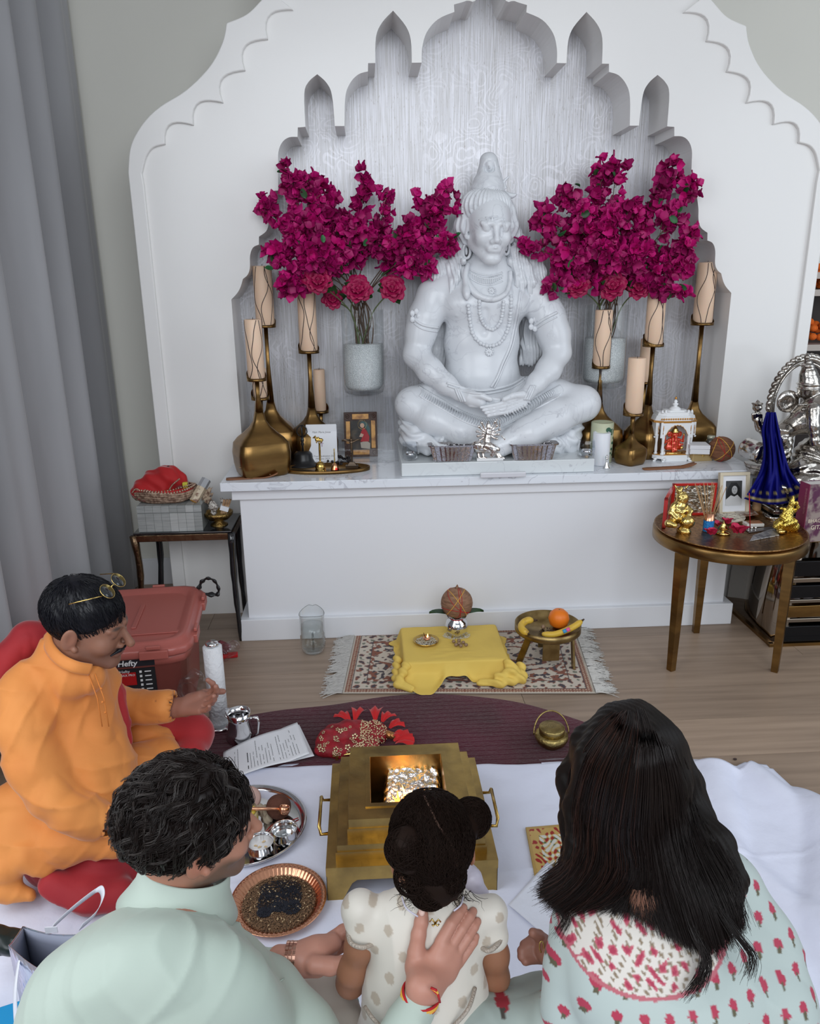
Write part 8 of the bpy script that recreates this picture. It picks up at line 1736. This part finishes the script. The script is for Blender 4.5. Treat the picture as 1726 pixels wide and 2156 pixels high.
scalp_strands('hair_strands',HA,SA*1.02,1500,.055,.35,m_blackh,A_,crown=(0,.06,.12),r0=.0009,seed=1,grow=1.02)
m_kurta=mat('orange_cotton',(.68,.255,.06),.72,nz=(5,4,.35,.65),col2=(.60,.20,.042),bump=(150,.3,.001),sheen=.2)
s=Sculpt()
s.pc([(132,1392,1.95,50),(145,1420,1.96,62)],.03);s.pc([(112,1392,1.92,42),(150,1420,1.90,42),(190,1424,1.90,34)],.03);s.pc([(62,1440,1.90,44),(140,1432,1.97,58),(205,1440,2.06,44)],.05)
s.pe(135,1510,1.97,108,95,105,k=.06);s.pe(160,1600,1.93,112,100,110,k=.06);s.pe(178,1650,1.90,104,95,90,k=.05);s.pe(130,1720,1.93,125,110,60,k=.05)
s.pc([(52,1462,1.87,48),(50,1530,1.83,52),(72,1610,1.79,52),(105,1672,1.76,48)],.03);s.pc([(105,1672,1.76,47),(150,1705,1.75,40),(190,1722,1.75,36),(222,1728,1.76,35)],.02)
s.pc([(215,1470,2.12,42),(262,1492,2.16,38),(300,1490,2.15,32),(352,1487,2.12,32)],.02)
s.pc([(60,1760,1.80,50),(140,1775,1.77,44),(235,1775,1.76,30)],.03);s.pc([(40,1700,1.84,60),(20,1780,1.78,45)],.04);s.pc([(20,1820,1.74,36),(5,1870,1.72,26),(60,1885,1.71,16)],.02);s.pc([(60,1800,1.74,30),(95,1830,1.73,16)],.02)
s.pc([(240,1660,1.98,36),(290,1610,2.08,40),(340,1590,2.14,34),(380,1600,2.10,18)],.03);s.pc([(290,1545,2.18,24),(340,1550,2.2,22)],.02)
s.pc([(352,1487,2.125,29),(385,1487,2.11,24)],.002,'-');s.pc([(225,1729,1.757,30),(262,1731,1.75,26)],.002,'-')
def kd(V,N):
    V2=cdisp(.010,17)(V,N);return crease(.006,44,(.9,.2,-.6),1)(crease(.007,33,(.3,.5,1),2)(cdisp(.004,30,1)(V2,N),N),N)
link('kurta',s.mesh('kurta',.0055,disp=kd),m_kurta,A_)
q=MB();q.tube([W(*p)for p in spline([(100,1335,1.94),(104,1362,1.89),(126,1388,1.852),(158,1404,1.84),(190,1410,1.862)],6)],.017,8,sq=.35);q.obj('collar',m_kurta,A_)
q=MB();[q.tube([W(x+dx,y,Y)for x,y,Y in((186,1418,1.86),(205,1470,1.838),(215,1530,1.822))],.0016,5)for dx in(0,14)]
for x,y in((213,1450),(216,1478),(222,1500)):q.ell(W(x,y,1.83),.0035,8,5)
q.obj('placket',mat('kurta_seam',(.55,.17,.03),.8),A_)
s=Sculpt();s.pc([(245,1520,2.20,36),(330,1525,2.27,40),(405,1545,2.26,42)],.03);s.pc([(405,1548,2.26,42),(400,1590,2.16,28),(330,1640,2.04,28)],.03)
s.pc([(120,1810,1.85,60),(210,1830,1.80,58),(275,1845,1.84,50)],.03);s.pc([(110,1858,1.72,26),(190,1890,1.70,30),(255,1885,1.72,36)],.03);s.pc([(275,1845,1.84,48),(330,1780,1.95,40)],.03);s.pe(160,1760,1.92,130,95,50,k=.04)
link('dhoti',s.mesh('dhoti',.006,disp=lambda V,N:crease(.010,22,(.8,.4,.7),3)(cdisp(.006,20,2)(V,N),N)),mat('red_cotton',(.38,.018,.022),.75,sheen=.3,nz=(5,3,.4,.6),col2=(.30,.012,.018),bump=(140,.3,.001)),A_)
s=Sculpt();s.pc([(20,1385,2.02,30),(60,1345,2.06,34),(100,1335,2.08,26)],.03);s.pc([(20,1380,2.02,28),(-20,1450,1.98,34)],.03);s.pc([(232,1415,2.08,12),(248,1460,2.04,15),(258,1520,2.02,16),(266,1560,2.0,12)],.01)
link('shawl',s.mesh('shawl',.005,disp=cdisp(.005,40,3)),MATS['red_cotton'],A_)
# sunglasses resting on his hair
def onh(p):return HA@(Vector(p)*SA)
t=thing('sunglasses','round thin gold-rimmed sunglasses resting on the black-haired man\'s head','sunglasses',onh((0,-.03,.13)));m_dkl=mat('dark_lens',(.015,.018,.02),.05,coat=.5)
for x in(-.034,.034):
    c=onh((x,-.052,.128));nrm=(onh((x,-.10,.20))-c).normalized();R=nrm.to_track_quat('Z','Y').to_matrix();MB().tube([c+R@Vector((math.cos(a)*.024,math.sin(a)*.021,0))for a in[2*PI*i/28 for i in range(28)]],.0010,6,closed=True).obj('rim',m_gs,t);q=MB();q.lathe([(.001,-.0008),(.0235,-.0005),(.0235,.0005),(.001,.0012)],c,28,R,sy=.88);q.obj('lens',m_dkl,t)
MB().tube([onh((-.011,-.052,.130)),onh((0,-.054,.134)),onh((.011,-.052,.130))],.0015,6).obj('bridge',m_gs,t)
for x in(-1,1):MB().tube([onh((x*.058,-.050,.126)),onh((x*.080,-.02,.118)),onh((x*.090,.02,.100))],.0016,6).obj('temple_arm',m_gs,t)
# ---------------------------------------------------------------- little girl
D_=figure('little girl in a cream puff-sleeved dress standing with her back turned, hair in two buns',(W(900,2150,1.12).x,1.12,ZS))
HD=Matrix.Translation(W(907,1790,1.135))@rotm(186,22,0);SD=.80;skD=(.30,.135,.075)
s=Sculpt();head_prims(s,HD,SD,lids=.5,fat=1.05,nose=.7,neck=False);s.pc([(907,1830,1.15,36),(905,1880,1.14,34),(900,1930,1.12,36),(900,2100,1.09,50)],.03)
s.pc([(762,1930,1.12,30),(758,1990,1.11,28),(742,2045,1.11,28),(738,2068,1.12,27)],.02);s.pc([(738,2068,1.12,26),(765,2030,1.20,22),(800,2000,1.26,18)],.02);s.pc([(1026,1940,1.12,30),(1040,2010,1.11,28),(1042,2058,1.11,27)],.02);s.pc([(1042,2058,1.11,26),(1015,2040,1.20,22),(985,2010,1.26,18)],.02)
link('body',s.mesh('body',.0032,color=lambda V:face_color(lcol(V,HD,SD),skD,(.35,.12,.1))),m_skin,D_)
s=Sculpt();s.ell((0,.012,.036),(.092,.108,.094),k=.01);s.ell((0,-.10,-.040),(.078,.066,.085),k=.012,op='-');s.ell((0,.05,-.05),(.058,.05,.05),k=.03);s.xform(HD,SD);s.pc([(856,1795,1.075,40),(854,1778,1.075,38)],.012);s.pe(992,1722,1.15,37,34,36,k=.01);s.pc([(950,1745,1.13,34),(975,1732,1.14,30)],.02)
hg=s.mesh('h',.0032,disp=cdisp(.004,70));link('hair',hg,m_girlh,D_)
r=np.random.default_rng(9)
def curls(cx,cy,Y,rp,n,seed,L=1.6):
    c=npv(W(cx,cy,Y));m_=mpp(W(cx,cy,Y))*rp;rr=np.random.default_rng(seed);d=rr.normal(size=(n,3));d/=np.linalg.norm(d,axis=1)[:,None];ax=rr.normal(size=(n,3));ax=np.cross(d,ax);ax/=np.linalg.norm(ax,axis=1)[:,None];b=np.cross(d,ax);tt=np.linspace(0,L,10);return c+m_*(1.02+.10*rr.random((n,1,1)))*(d[:,None]*np.cos(tt)[None,:,None]+b[:,None]*np.sin(tt)[None,:,None])
strands('curls',curls(992,1722,1.15,39,700,1),.0007,m_girlh,D_,kind='stuff');strands('curls',curls(855,1786,1.075,42,500,2),.0007,m_girlh,D_,kind='stuff')
strands('curls',curls(905,1862,1.085,46,700,3),.0008,m_girlh,D_,kind='stuff');strands('curls',curls(870,1845,1.08,38,300,6),.0008,m_girlh,D_,kind='stuff');strands('curls',curls(942,1845,1.08,38,300,7),.0008,m_girlh,D_,kind='stuff')
scalp_strands('hair_strands',HD,SD*1.03,2600,.05,1.1,m_girlh,D_,crown=(0,.02,.12),lift=.06,r0=.0007,seed=5,grow=1.06,zmin=-.09,wf=12)
P=[]
for i in range(110):x,y=845+r.random()*150,1868+r.random()*22;dx,dy=r.normal()*22,12+r.random()*26;a0=r.random()*6;P.append([tuple(W(x+dx*t_+7*math.sin(a0+t_*7)*t_,y+dy*t_+5*math.cos(a0+t_*7)*t_,1.10-.02*t_))for t_ in np.linspace(0,1,8)])
strands('nape_curls',np.array(P),.0006,m_girlh,D_,kind='stuff')
bvh_=BVHTree.FromPolygons([v.co+WLOC[D_.name][0]for v in hg.vertices],[tuple(p.vertices)for p in hg.polygons])
MB().tube([ond(bvh_,x,y,.0035)for x,y in spline([(893,1676),(908,1705),(921,1735),(942,1765),(958,1795),(962,1830)],4)],.0022,5).obj('hair_parting',mat('scalp',(.16,.085,.06),.6),D_)
s=Sculpt();s.pc([(800,1925,1.12,38),(905,1905,1.12,50),(1000,1925,1.12,38)],.04);s.pe(900,1990,1.10,118,72,95,k=.04);s.pe(898,2090,1.08,125,80,110,k=.04);s.pc([(890,2130,1.08,120),(880,2230,1.06,150)],.05);s.pc([(905,1878,1.12,40),(905,1900,1.12,46)],.02)
s.pe(758,1912,1.12,40,40,40,k=.012);s.pe(766,1955,1.11,36,36,32,k=.02);s.pe(1034,1922,1.12,36,38,38,k=.012);s.pe(1034,1968,1.11,36,36,30,k=.02);s.pc([(756,1985,1.11,26),(750,2030,1.11,25)],.003,'-');s.pc([(1036,1998,1.11,26),(1042,2040,1.11,25)],.003,'-')
O=npv(W(880,2000,1.04));dc=dots((.66,.62,.55),(.48,.41,.33),.050,.040,.0080,O,(1,0,0),(0,-.3,-1));dm_=s.mesh('dress',.0033,disp=lambda V,N:crease(.0035,38,(1,.2,.15),3)(cdisp(.003,24)(V,N),N),color=dc);bvd=BVHTree.FromPolygons([v.co.copy()for v in dm_.vertices],[tuple(p.vertices)for p in dm_.polygons]);link('dress',dm_,vc('cream_silk',.5,sheen=.3),D_)
bdy=lambda pts,r_,nm,m:MB().tube([W(*p)for p in spline(pts,6)],r_,6).obj(nm,m,D_)
m_trim=mat('beaded_trim',(.52,.45,.38),.35,.4,bump=(400,1,.003));bdy([(732,1960,1.10),(738,1985,1.075),(762,1995,1.065),(785,1988,1.08)],.0042,'sleeve_trim',m_trim);bdy([(1010,1992,1.08),(1028,2002,1.065),(1046,1990,1.075),(1060,1970,1.10)],.0042,'sleeve_trim',m_trim);bdy([(768,2120,1.03),(790,2150,1.0),(830,2185,.99)],.0035,'waist_trim',m_trim);bdy([(1000,2080,1.04),(985,2125,1.0),(950,2165,.99)],.0035,'waist_trim',m_trim)
bdy([(846,1888,1.075),(855,1912,1.055),(880,1930,1.045)],.0016,'collar_piping',mat('lilac_net',(.50,.47,.55),.4));bdy([(975,1888,1.075),(970,1905,1.055),(955,1918,1.048)],.0016,'collar_piping',MATS['lilac_net'])
q=MB();[q.tube([W(916,1944,1.045),W(916+dx,1944+dy,1.040),W(916+dx*1.6,1944+dy*.4,1.043)],.0016,5)for dx,dy in((-7,-9),(7,-8),(-4,6),(5,5))];q.obj('gold_tie',m_gs,D_)
s=Sculpt();s.pc([(985,1850,1.20,30),(1000,1880,1.20,28)],.02);link('lilac_net_ruffle',s.mesh('lilac_net_ruffle',.004,disp=cdisp(.006,60)),MATS['lilac_net'],D_)
# ---------------------------------------------------------------- man in the pale green shirt
B_=figure('dark wavy-haired bearded man in a pale green shirt, seen from behind, holding the child',(W(380,2100,.98).x,.98,ZS))
HB=Matrix.Translation(W(412,1738,1.10))@rotm(112,6,-5);SB=.94;skB=(.38,.18,.12)
s=Sculpt();head_prims(s,HB,SB,lids=.5,fat=1.0,nose=1.08,neck_r=.062);hB=s.mesh('h',.0028,color=lambda V:face_color(lcol(V,HB,SB),skB,(.40,.15,.12),beard=.8,beardc=(.10,.065,.045)))
def handB(pts_f,thumb_,wr_,pal,h=.0022):
    s=Sculpt();s.pc(wr_,.012)
    for c in pal:s.pc(c,.012)
    for c in pts_f:s.pc(c,.0035)
    s.pc(thumb_,.006);return s
# hand spread on the child's back
H2c=lambda L:[(x,y,(ond(bvd,x,y).y if y<2060 else 1.0)-.0004*r_-.0,r_)for x,y,Y,r_ in L]
class HS2(Sculpt):
    def pc(s_,pts,k=.01,op='+'):return Sculpt.pc(s_,H2c(pts),k,op)
H2=HS2();H2a=lambda F,T,Wr,Pl:([H2.pc(c,.012)for c in[Wr]+Pl],[H2.pc(c,.0012)for c in F],H2.pc(T,.006))
H2a([[(928,1985,0,14),(950,1945,0,12.5),(965,1924,0,11.5),(975,1912,0,9.5)]],[(876,2004,0,18),(881,1968,0,15),(887,1940,0,14),(890,1924,0,11.5)],[(875,2120,1.02,28),(888,2090,1.04,29)],[[(888,2080,0,28),(902,2040,0,23),(930,1988,0,15)],[(900,2080,0,24),(925,2035,0,20),(948,1995,0,14)],[(910,2085,0,21),(940,2045,0,18),(960,2010,0,13)],[(905,2070,0,18),(938,2050,0,14),(962,2028,0,11)],[(880,2075,0,24),(876,2035,0,21),(876,2008,0,17)]])
for f_ in([(948,1992,0,13),(972,1955,0,12),(988,1931,0,11.5),(996,1919,0,9)],[(960,2008,0,12.5),(984,1973,0,11.5),(998,1951,0,10.5),(1005,1940,0,8.5)],[(965,2028,0,11),(985,2000,0,10),(997,1983,0,9.5),(1002,1972,0,7.5)]):H2.pc(f_,.0012)
skc=lambda V:np.tile(np.array((.46,.22,.16)),(len(V),1));hB2=H2.mesh('h',.0022,color=skc)
# hand holding the child's arm
s=handB([[(690,1985,1.19,17),(722,1962,1.20,15),(748,1950,1.20,13)],[(700,2000,1.19,16),(728,1985,1.205,14),(750,1978,1.20,12)]],[(660,2030,1.13,20),(695,2034,1.125,18),(722,2030,1.12,16),(738,2026,1.118,13)],[(588,2016,1.15,25),(630,2018,1.15,26)],[[(630,2016,1.15,28),(665,2000,1.165,26),(700,1985,1.18,20)],[(640,2030,1.145,26),(668,2032,1.14,24)],[(640,2008,1.16,24),(690,2010,1.18,20)]])
hB1=s.mesh('h',.0022,color=skc);s=Sculpt();s.pc([(385,1880,1.08,60),(370,1960,1.04,80),(360,2156,.95,120)],.04);hB3=s.mesh('h',.006,color=flatc(skB))
link('body',joined('body',[hB,hB1,hB2,hB3]),m_skin,B_)
m_nail=mat('fingernail',(.62,.40,.34),.3)
for p,r_ in(((888,1919,ond(bvd,888,1919).y-.006),9),((739,2024,1.108),9)):
    c=W(*p);n_=(CL-c).normalized();c=c+n_*.0085;R=n_.to_track_quat('Z','Y').to_matrix();q=MB();q.ell(c,(.0058,.0080,.0018)if r_ and p[0]>800 else(.0085,.0058,.0018),12,6,R);q.obj('fingernail',m_nail,B_)
link('hair',scalp_cap(HB,SB*1.02,cut=(0,-.108,-.045),disp=cdisp(.007,45),low=.066),m_brownh,B_)
scalp_strands('hair_strands',HB,SB*1.02,330,.105,.75,m_brownh,B_,crown=(0,-.04,.13),lift=.14,r0=.00085,seed=3,P=14,zmin=-.055,wf=5,clump=16,cw=.0035)
scalp_strands('hair_highlight_strands',HB,SB*1.02,150,.10,.8,mat('ash_brown_hair',(.035,.028,.025),.3,spec=.5),B_,crown=(0,-.03,.13),lift=.20,r0=.0007,seed=4,P=14,zmin=-.05,wf=5,clump=8,cw=.003)
m_shirt=mat('pale_green_cotton',(.42,.49,.43),.62,sheen=.15,nz=(4,3,.35,.65),col2=(.38,.455,.395),bump=(120,.15,.001))
s=Sculpt();s.pc([(340,1972,1.06,48),(395,1972,1.065,48)],.03);s.pc([(172,2090,.98,74),(275,2000,1.02,68),(370,1995,1.03,75),(470,2040,1.05,68),(556,2115,1.05,60)],.05)
s.pe(330,2120,.95,250,140,200,k=.06);s.pe(190,2160,.94,110,110,90,k=.05);s.pe(480,2170,.97,140,130,110,k=.05)
s.pc([(560,2090,1.06,68),(640,2170,1.02,60),(700,2260,.96,55)],.03);s.pc([(155,2110,.97,70),(120,2200,.93,70),(100,2300,.88,60)],.04)
s.pc([(430,2010,1.16,40),(520,2035,1.18,36),(592,2022,1.155,30)],.03);s.pc([(592,2022,1.155,24),(605,2020,1.15,22)],.002,'-')
s.pc([(800,2260,.93,48),(850,2165,.965,42),(876,2118,.985,36)],.02);
link('shirt',s.mesh('shirt',.0052,disp=lambda V,N:crease(.0035,46,(1,-.2,.5),2)(crease(.005,30,(.8,.3,-.7),4)(cdisp(.009,14,1)(V,N),N),N)),m_shirt,B_)
cc_=W(384,1868,1.092);ax=(W(400,1790,1.112)-cc_).normalized();Rc_=ax.to_track_quat('Z','Y').to_matrix();q=MB();q.lathe([(.100,-.036),(.088,-.016),(.078,.004),(.0735,.030),(.072,.032)],cc_,48,Rc_,cap0=False,cap1=False);q.obj('collar_band',m_shirt,B_,solid=.004)
MB().tube([W(*p)for p in spline([(598,2060,1.02),(560,2090,.985),(545,2130,.96),(538,2190,.94)],5)],.0015,5).obj('shoulder_seam',mat('green_seam',(.38,.45,.39),.7),B_)
s=Sculpt();s.pc([(600,2150,1.12,80),(690,2120,1.16,52),(715,2175,1.10,60)],.03);s.pc([(400,2200,1.05,120),(200,2240,1.1,120)],.04);link('trousers',s.mesh('trousers',.007,disp=cdisp(.004,20)),mat('cream_cotton',(.55,.50,.44),.7),B_)
# watch, red and yellow wrist thread
c=W(614,2018,1.152);ax=(W(650,2018,1.15)-c).normalized();t=thing('wristwatch','rose gold link-bracelet watch on the green-shirted man\'s wrist','watch',c);R=ax.to_track_quat('Z','Y').to_matrix();m_rg=mat('rose_gold',(.62,.36,.27),.22,1)
for k in range(22):
    a=2*PI*k/22
    for j in(-1,0,1):q=MB();q.box(c+R@Vector((math.cos(a)*.0285,math.sin(a)*.0285,j*.0070)),(.003,.0072,.0062),R@Matrix.Rotation(a,3,'Z'));q.obj('link',m_rg,t,bevel=.0006)
c=W(884,2098,.990);ax=(W(893,2070,.992)-c).normalized();R=ax.to_track_quat('Z','Y').to_matrix();t=thing('wrist_thread','red and yellow sacred thread tied around the wrist on the child\'s back','bracelet',c)
for o,m_,r_ in((-.008,m_rthr,.0022),(-.004,m_ythr,.0028),(0,m_ythr,.0030),(.004,m_rthr,.0024)):MB().tube([c+R@Vector((math.cos(a)*.0305,math.sin(a)*.0305,o+.002*math.sin(a*2)))for a in[2*PI*i/32 for i in range(32)]],r_,6,closed=True).obj('cord',m_,t)
for(x2,y2),m_ in(((926,2110),m_rthr),((922,2098),m_ythr),((918,2090),m_rthr)):MB().tube([W(907,2080,.965),W((907+x2)/2+6,(2080+y2)/2,.96),W(x2,y2,.965)],.0022,5).obj('cord_end',m_,t)
# ---------------------------------------------------------------- woman
E_=figure('woman with long dark straight hair in a mint block-print tunic, seen from behind at right',(W(1420,2150,1.0).x,1.0,ZS))
HE=Matrix.Translation(W(1322,1640,1.13))@rotm(196,30,-6);SE=1.02;skE=(.33,.15,.095)
s=Sculpt();head_prims(s,HE,SE,lids=.5,neck_r=.050);s.pc([(1322,1790,1.13,44),(1330,1860,1.10,36),(1400,2060,.98,90)],.03);hE=s.mesh('h',.0036,color=flatc(skE))
s=Sculpt();s.pc([(1190,2035,1.06,28),(1158,2008,1.10,24),(1140,1996,1.12,22)],.01)
for f_ in([(1140,1985,1.125,14),(1122,1980,1.13,12),(1104,1990,1.125,10.5)],[(1138,1996,1.12,13),(1116,1992,1.122,11.5),(1098,2002,1.115,10)],[(1140,2008,1.115,13),(1116,2006,1.115,11),(1098,2014,1.108,9.5)],[(1145,2018,1.11,12),(1122,2018,1.108,10.5),(1106,2024,1.10,9)],[(1150,1985,1.125,15),(1134,1970,1.12,12),(1122,1964,1.115,10)]):s.pc(f_,.003)
hE1=s.mesh('h',.0024,color=flatc((.34,.155,.11)));link('body',joined('body',[hE,hE1]),m_skin,E_)
c=W(1139,1990,1.10);MB().tube([c+Vector((math.cos(a)*.004,-.004+math.sin(a)*.004,math.sin(a)*.009))for a in[2*PI*i/16 for i in range(16)]],.0012,6,closed=True).obj('ring',m_gs,E_)
gd=[[(1312,1500,1.16),(1290,1510,1.12),(1235,1560,1.14),(1208,1640,1.16),(1210,1730,1.13),(1205,1800,1.09),(1160,1850,1.06)],[(1318,1500,1.14),(1300,1525,1.08),(1250,1600,1.06),(1225,1700,1.07),(1225,1790,1.05),(1195,1850,1.04),(1140,1880,1.04)],
 [(1328,1498,1.13),(1320,1550,1.04),(1285,1640,1.02),(1268,1740,1.03),(1262,1820,1.02),(1230,1870,1.02),(1175,1915,1.03)],[(1340,1500,1.13),(1345,1560,1.02),(1335,1660,.995),(1325,1760,1.0),(1335,1830,1.0),(1300,1880,1.01),(1240,1900,1.02)],
 [(1346,1500,1.12),(1360,1560,1.025),(1362,1650,1.0),(1358,1740,1.0),(1366,1820,.985),(1368,1880,.975),(1395,1955,.94)],[(1350,1499,1.12),(1370,1560,1.03),(1385,1650,1.01),(1390,1740,1.01),(1405,1820,.98),(1430,1900,.95),(1460,1990,.92)],[(1344,1502,1.14),(1395,1560,1.06),(1420,1650,1.04),(1430,1740,1.02),(1450,1830,.97),(1480,1910,.93),(1510,2000,.90)],[(1366,1503,1.14),(1410,1560,1.09),(1440,1640,1.09),(1450,1700,1.07),(1480,1780,1.01),(1530,1870,.95),(1560,1950,.92)],[(1372,1507,1.16),(1420,1570,1.13),(1448,1650,1.12),(1462,1720,1.08),(1510,1780,1.02),(1545,1850,.97),(1530,1900,.94)]]
s=Sculpt()
for i,g in enumerate(gd):
    rr_=[(8,18,26,32,28,16,5),(8,20,28,34,30,16,5)][i%2]if i<4 else(8,18,26,30,30,20,5);s.pc([(x,y,Y+.045 if i_<4 else Y+.02,r_*.95)for i_,((x,y,Y),r_)in enumerate(zip(g,rr_))],.03)
s.pe(1325,1618,1.125,114,100,114,k=.03);s.pe(1335,1560,1.12,80,80,62,k=.03)
def hdE(V,N):return V+N*(.0010*np.sin(V[:,0]*420+V[:,2]*60+V[:,1]*200))[:,None]
link('hair',s.mesh('hair',.0042,disp=hdE),mat('hair_under',(.007,.005,.004),.5,spec=.15),E_)
strands('hair_strands',hair_band(gd,7000,.0042,1),.0006,m_brownh,E_,kind='stuff');strands('hair_strands',hair_band(gd[:4],900,.005,2),.0006,m_brownh2,E_,kind='stuff')
tails=[[(1180,1860,1.05),(1160,1890,1.03),(1185,1925,1.02),(1168,1960,1.01)],[(1300,1880,1.0),(1290,1930,.99),(1280,1980,.97),(1290,2010,.95)],[(1460,1930,.93),(1475,2000,.90),(1470,2050,.88),(1440,2095,.86)],[(1500,1900,.93),(1540,1960,.90),(1575,2010,.88),(1570,2050,.87)],[(1420,1850,.97),(1450,1950,.92),(1480,2020,.89),(1465,2080,.87)]]
for i,g in enumerate(tails):strands('stray_locks',hair_band([g,[(x+14,y+6,Y)for x,y,Y in g]],60,.003,10+i),.0005,m_brownh,E_,kind='stuff')
s=Sculpt();s.pc([(1225,1940,1.05,58),(1320,1905,1.06,62),(1400,1900,1.05,70),(1500,1870,1.06,78)],.05);s.pc([(1320,1880,1.07,40),(1360,1860,1.08,38)],.03)
s.pe(1380,2040,.98,190,130,150,k=.06);s.pe(1440,2140,.94,210,150,150,k=.06);s.pc([(1520,1880,1.06,80),(1590,1990,1.0,72),(1640,2110,.93,66),(1680,2260,.86,62)],.04);s.pc([(1215,1960,1.05,52),(1210,2040,1.02,54),(1205,2130,.99,58),(1240,2230,.94,60)],.03);s.pc([(1225,2060,1.02,36),(1192,2042,1.06,30)],.02)
s.pc([(1188,2038,1.062,26),(1170,2020,1.08,26)],.002,'-')
O=npv(W(1400,2050,.86));d0=dots((.43,.50,.48),(.40,.035,.075),.034,.036,.0068,O,(1,.15,0),(.12,-.3,-1),extra=(.10,.09,.05));yc=npv(W(1335,1885,1.0))
def tun(V):
    c=d0(V);d=(V-yc);m_=np.sqrt((d[:,0]/.155)**2+(d[:,1]/.16)**2+(d[:,2]/.125)**2);y_=m_<1;n1=np.sin(V[:,0]*190+1.5*np.sin(V[:,2]*130))*np.sin(V[:,2]*180+1.4*np.sin(V[:,0]*150)+V[:,1]*70);n2=np.sin(V[:,0]*420+V[:,2]*160)*np.sin(V[:,2]*450)
    c[y_]=(.64,.60,.55);c[y_&(n2>.45)]=(.24,.18,.12);c[y_&(n1>.35)]=(.46,.09,.13);c[y_&(n1>.72)]=(.36,.03,.07);c[(m_>.975)&(m_<1.02)]=(.45,.12,.15);return c
tm_=s.mesh('tunic',.0034,disp=lambda V,N:crease(.004,38,(.8,.2,.6),5)(cdisp(.007,13,4)(V,N),N),color=tun);bvt=BVHTree.FromPolygons([v.co.copy()for v in tm_.vertices],[tuple(p.vertices)for p in tm_.polygons]);link('tunic',tm_,vc('printed_cotton',.65,sheen=.1),E_)
MB().tube([ond(bvt,x,y,.002)for x,y in spline([(1232,1880),(1262,1892),(1300,1890),(1345,1876),(1380,1855),(1395,1838)],6)],.0045,6,sq=.6).obj('pink_neck_trim',mat('pink_crochet',(.60,.30,.31),.8,bump=(500,1,.003)),E_)
s=Sculpt();s.pc([(1010,2215,1.02,110),(1110,2180,1.06,80),(1190,2180,1.0,90)],.04);s.pc([(1090,2085,1.14,26),(1140,2090,1.12,34),(1180,2090,1.08,40)],.03);link('skirt',s.mesh('skirt',.0045,disp=cdisp(.005,24),color=dots((.36,.42,.39),(.32,.025,.04),.075,.07,.0125,npv(W(1090,2055,1.1)),(1,0,0),(0,-.6,-.6),extra=(.07,.06,.05))),vc('mint_skirt',.7),E_)
# ---------------------------------------------------------------- iridescent bag, blue box, black bundle at the lower left
t=thing('gift_bag','iridescent silver gift bag with white ribbon handles at the lower left','bag',(W(110,2100,1.25).x,1.28,ZS));m_ho=mat('holographic_film',(.62,.50,.66),.18,.75,nz=(5,3,.3,.7,(1,1,.35)),col2=(.30,.55,.62),bump=(9,.8,.02));m_in=mat('grey_bag_lining',(.28,.30,.38),.6)
f1,f2,k1,k2=W(18,1990,1.33),W(160,2070,1.12),W(48,1950,1.46),W(195,1965,1.30)
def wall_(a,b_,nm,m,o=0):q=MB();q.grid(lambda u,v:Vector((a.x*(1-u)+b_.x*u,a.y*(1-u)+b_.y*u-.012*math.sin(u*PI)*v,(a.z*(1-u)+b_.z*u)*v+ZS*(1-v)))+Vector((0,o,0)),12,10);return q.obj(nm,m,t,solid=.0012)
for a,b_ in((f1,f2),(k1,k2),(f1,k1),(f2,k2)):wall_(a,b_,'side_panel',m_ho);
wall_(k1,k2,'lining',m_in,-.004);wall_(k1+Vector((.004,0,0)),f1+Vector((.004,0,0)),'lining',m_in)
m_rib=mat('white_ribbon',(.70,.71,.76),.6)
for P in(((110,1952,1.38),(150,1915,1.42),(195,1880,1.45),(212,1872,1.44),(216,1892,1.42),(200,1925,1.38),(170,1952,1.35)),((40,2020,1.29),(32,2080,1.24),(34,2150,1.22),(44,2200,1.2))):
    pp=[Vector(v)for v in spline([tuple(W(*p))for p in P],6)];q=MB();q.grid(lambda u,v:pp[int(round(u*(len(pp)-1)))]+Vector((.010*(v-.5),0,.018*(v-.5))),len(pp),3);q.obj('ribbon_handle',m_rib,t,solid=.001)
q=MB();c=W(108,1958,1.375);q.box(c,(.026,.002,.016));q.obj('stitched_tag',m_rib,t)
q=MB();c=W(8,2090,1.20);q.box((c.x-.05,1.25,.055),(.16,.20,.10),Matrix.Rotation(.35,3,'Z'));o=one(q,'blue_box',mat('cyan_card',(.01,.24,.48),.4),'bright blue cardboard box at the lower left edge','box',(c.x-.05,1.25,ZS),bevel=.002)
s=Sculpt();s.pc([(-20,1985,1.50,26),(40,1990,1.50,20)],.02);s.pc([(-10,1962,1.52,14),(50,1968,1.52,12)],.01);t=thing('dark_bag','black shiny bag lying behind the iridescent gift bag','bag',(W(10,1990,1.5).x,1.5,ZS));link('bag_body',s.mesh('bag_body',.004,disp=cdisp(.004,60)),mat('black_satin',(.012,.018,.016),.3),t)
s=Sculpt();s.pc([(715,2085,1.2,14),(730,2110,1.19,22),(735,2150,1.18,20)],.01);t=thing('teal_fabric','glimpse of teal and pink fabric between the man and the little girl','cloth',(W(730,2110,1.19).x,1.19,ZS));link('fabric',s.mesh('fabric',.0035,disp=cdisp(.002,90),color=lambda V:np.where((V[:,2]>W(720,2092,1.2).z)[:,None],[[.45,.03,.12]],[[.02,.32,.30]])),vc('teal_weave',.7),t)
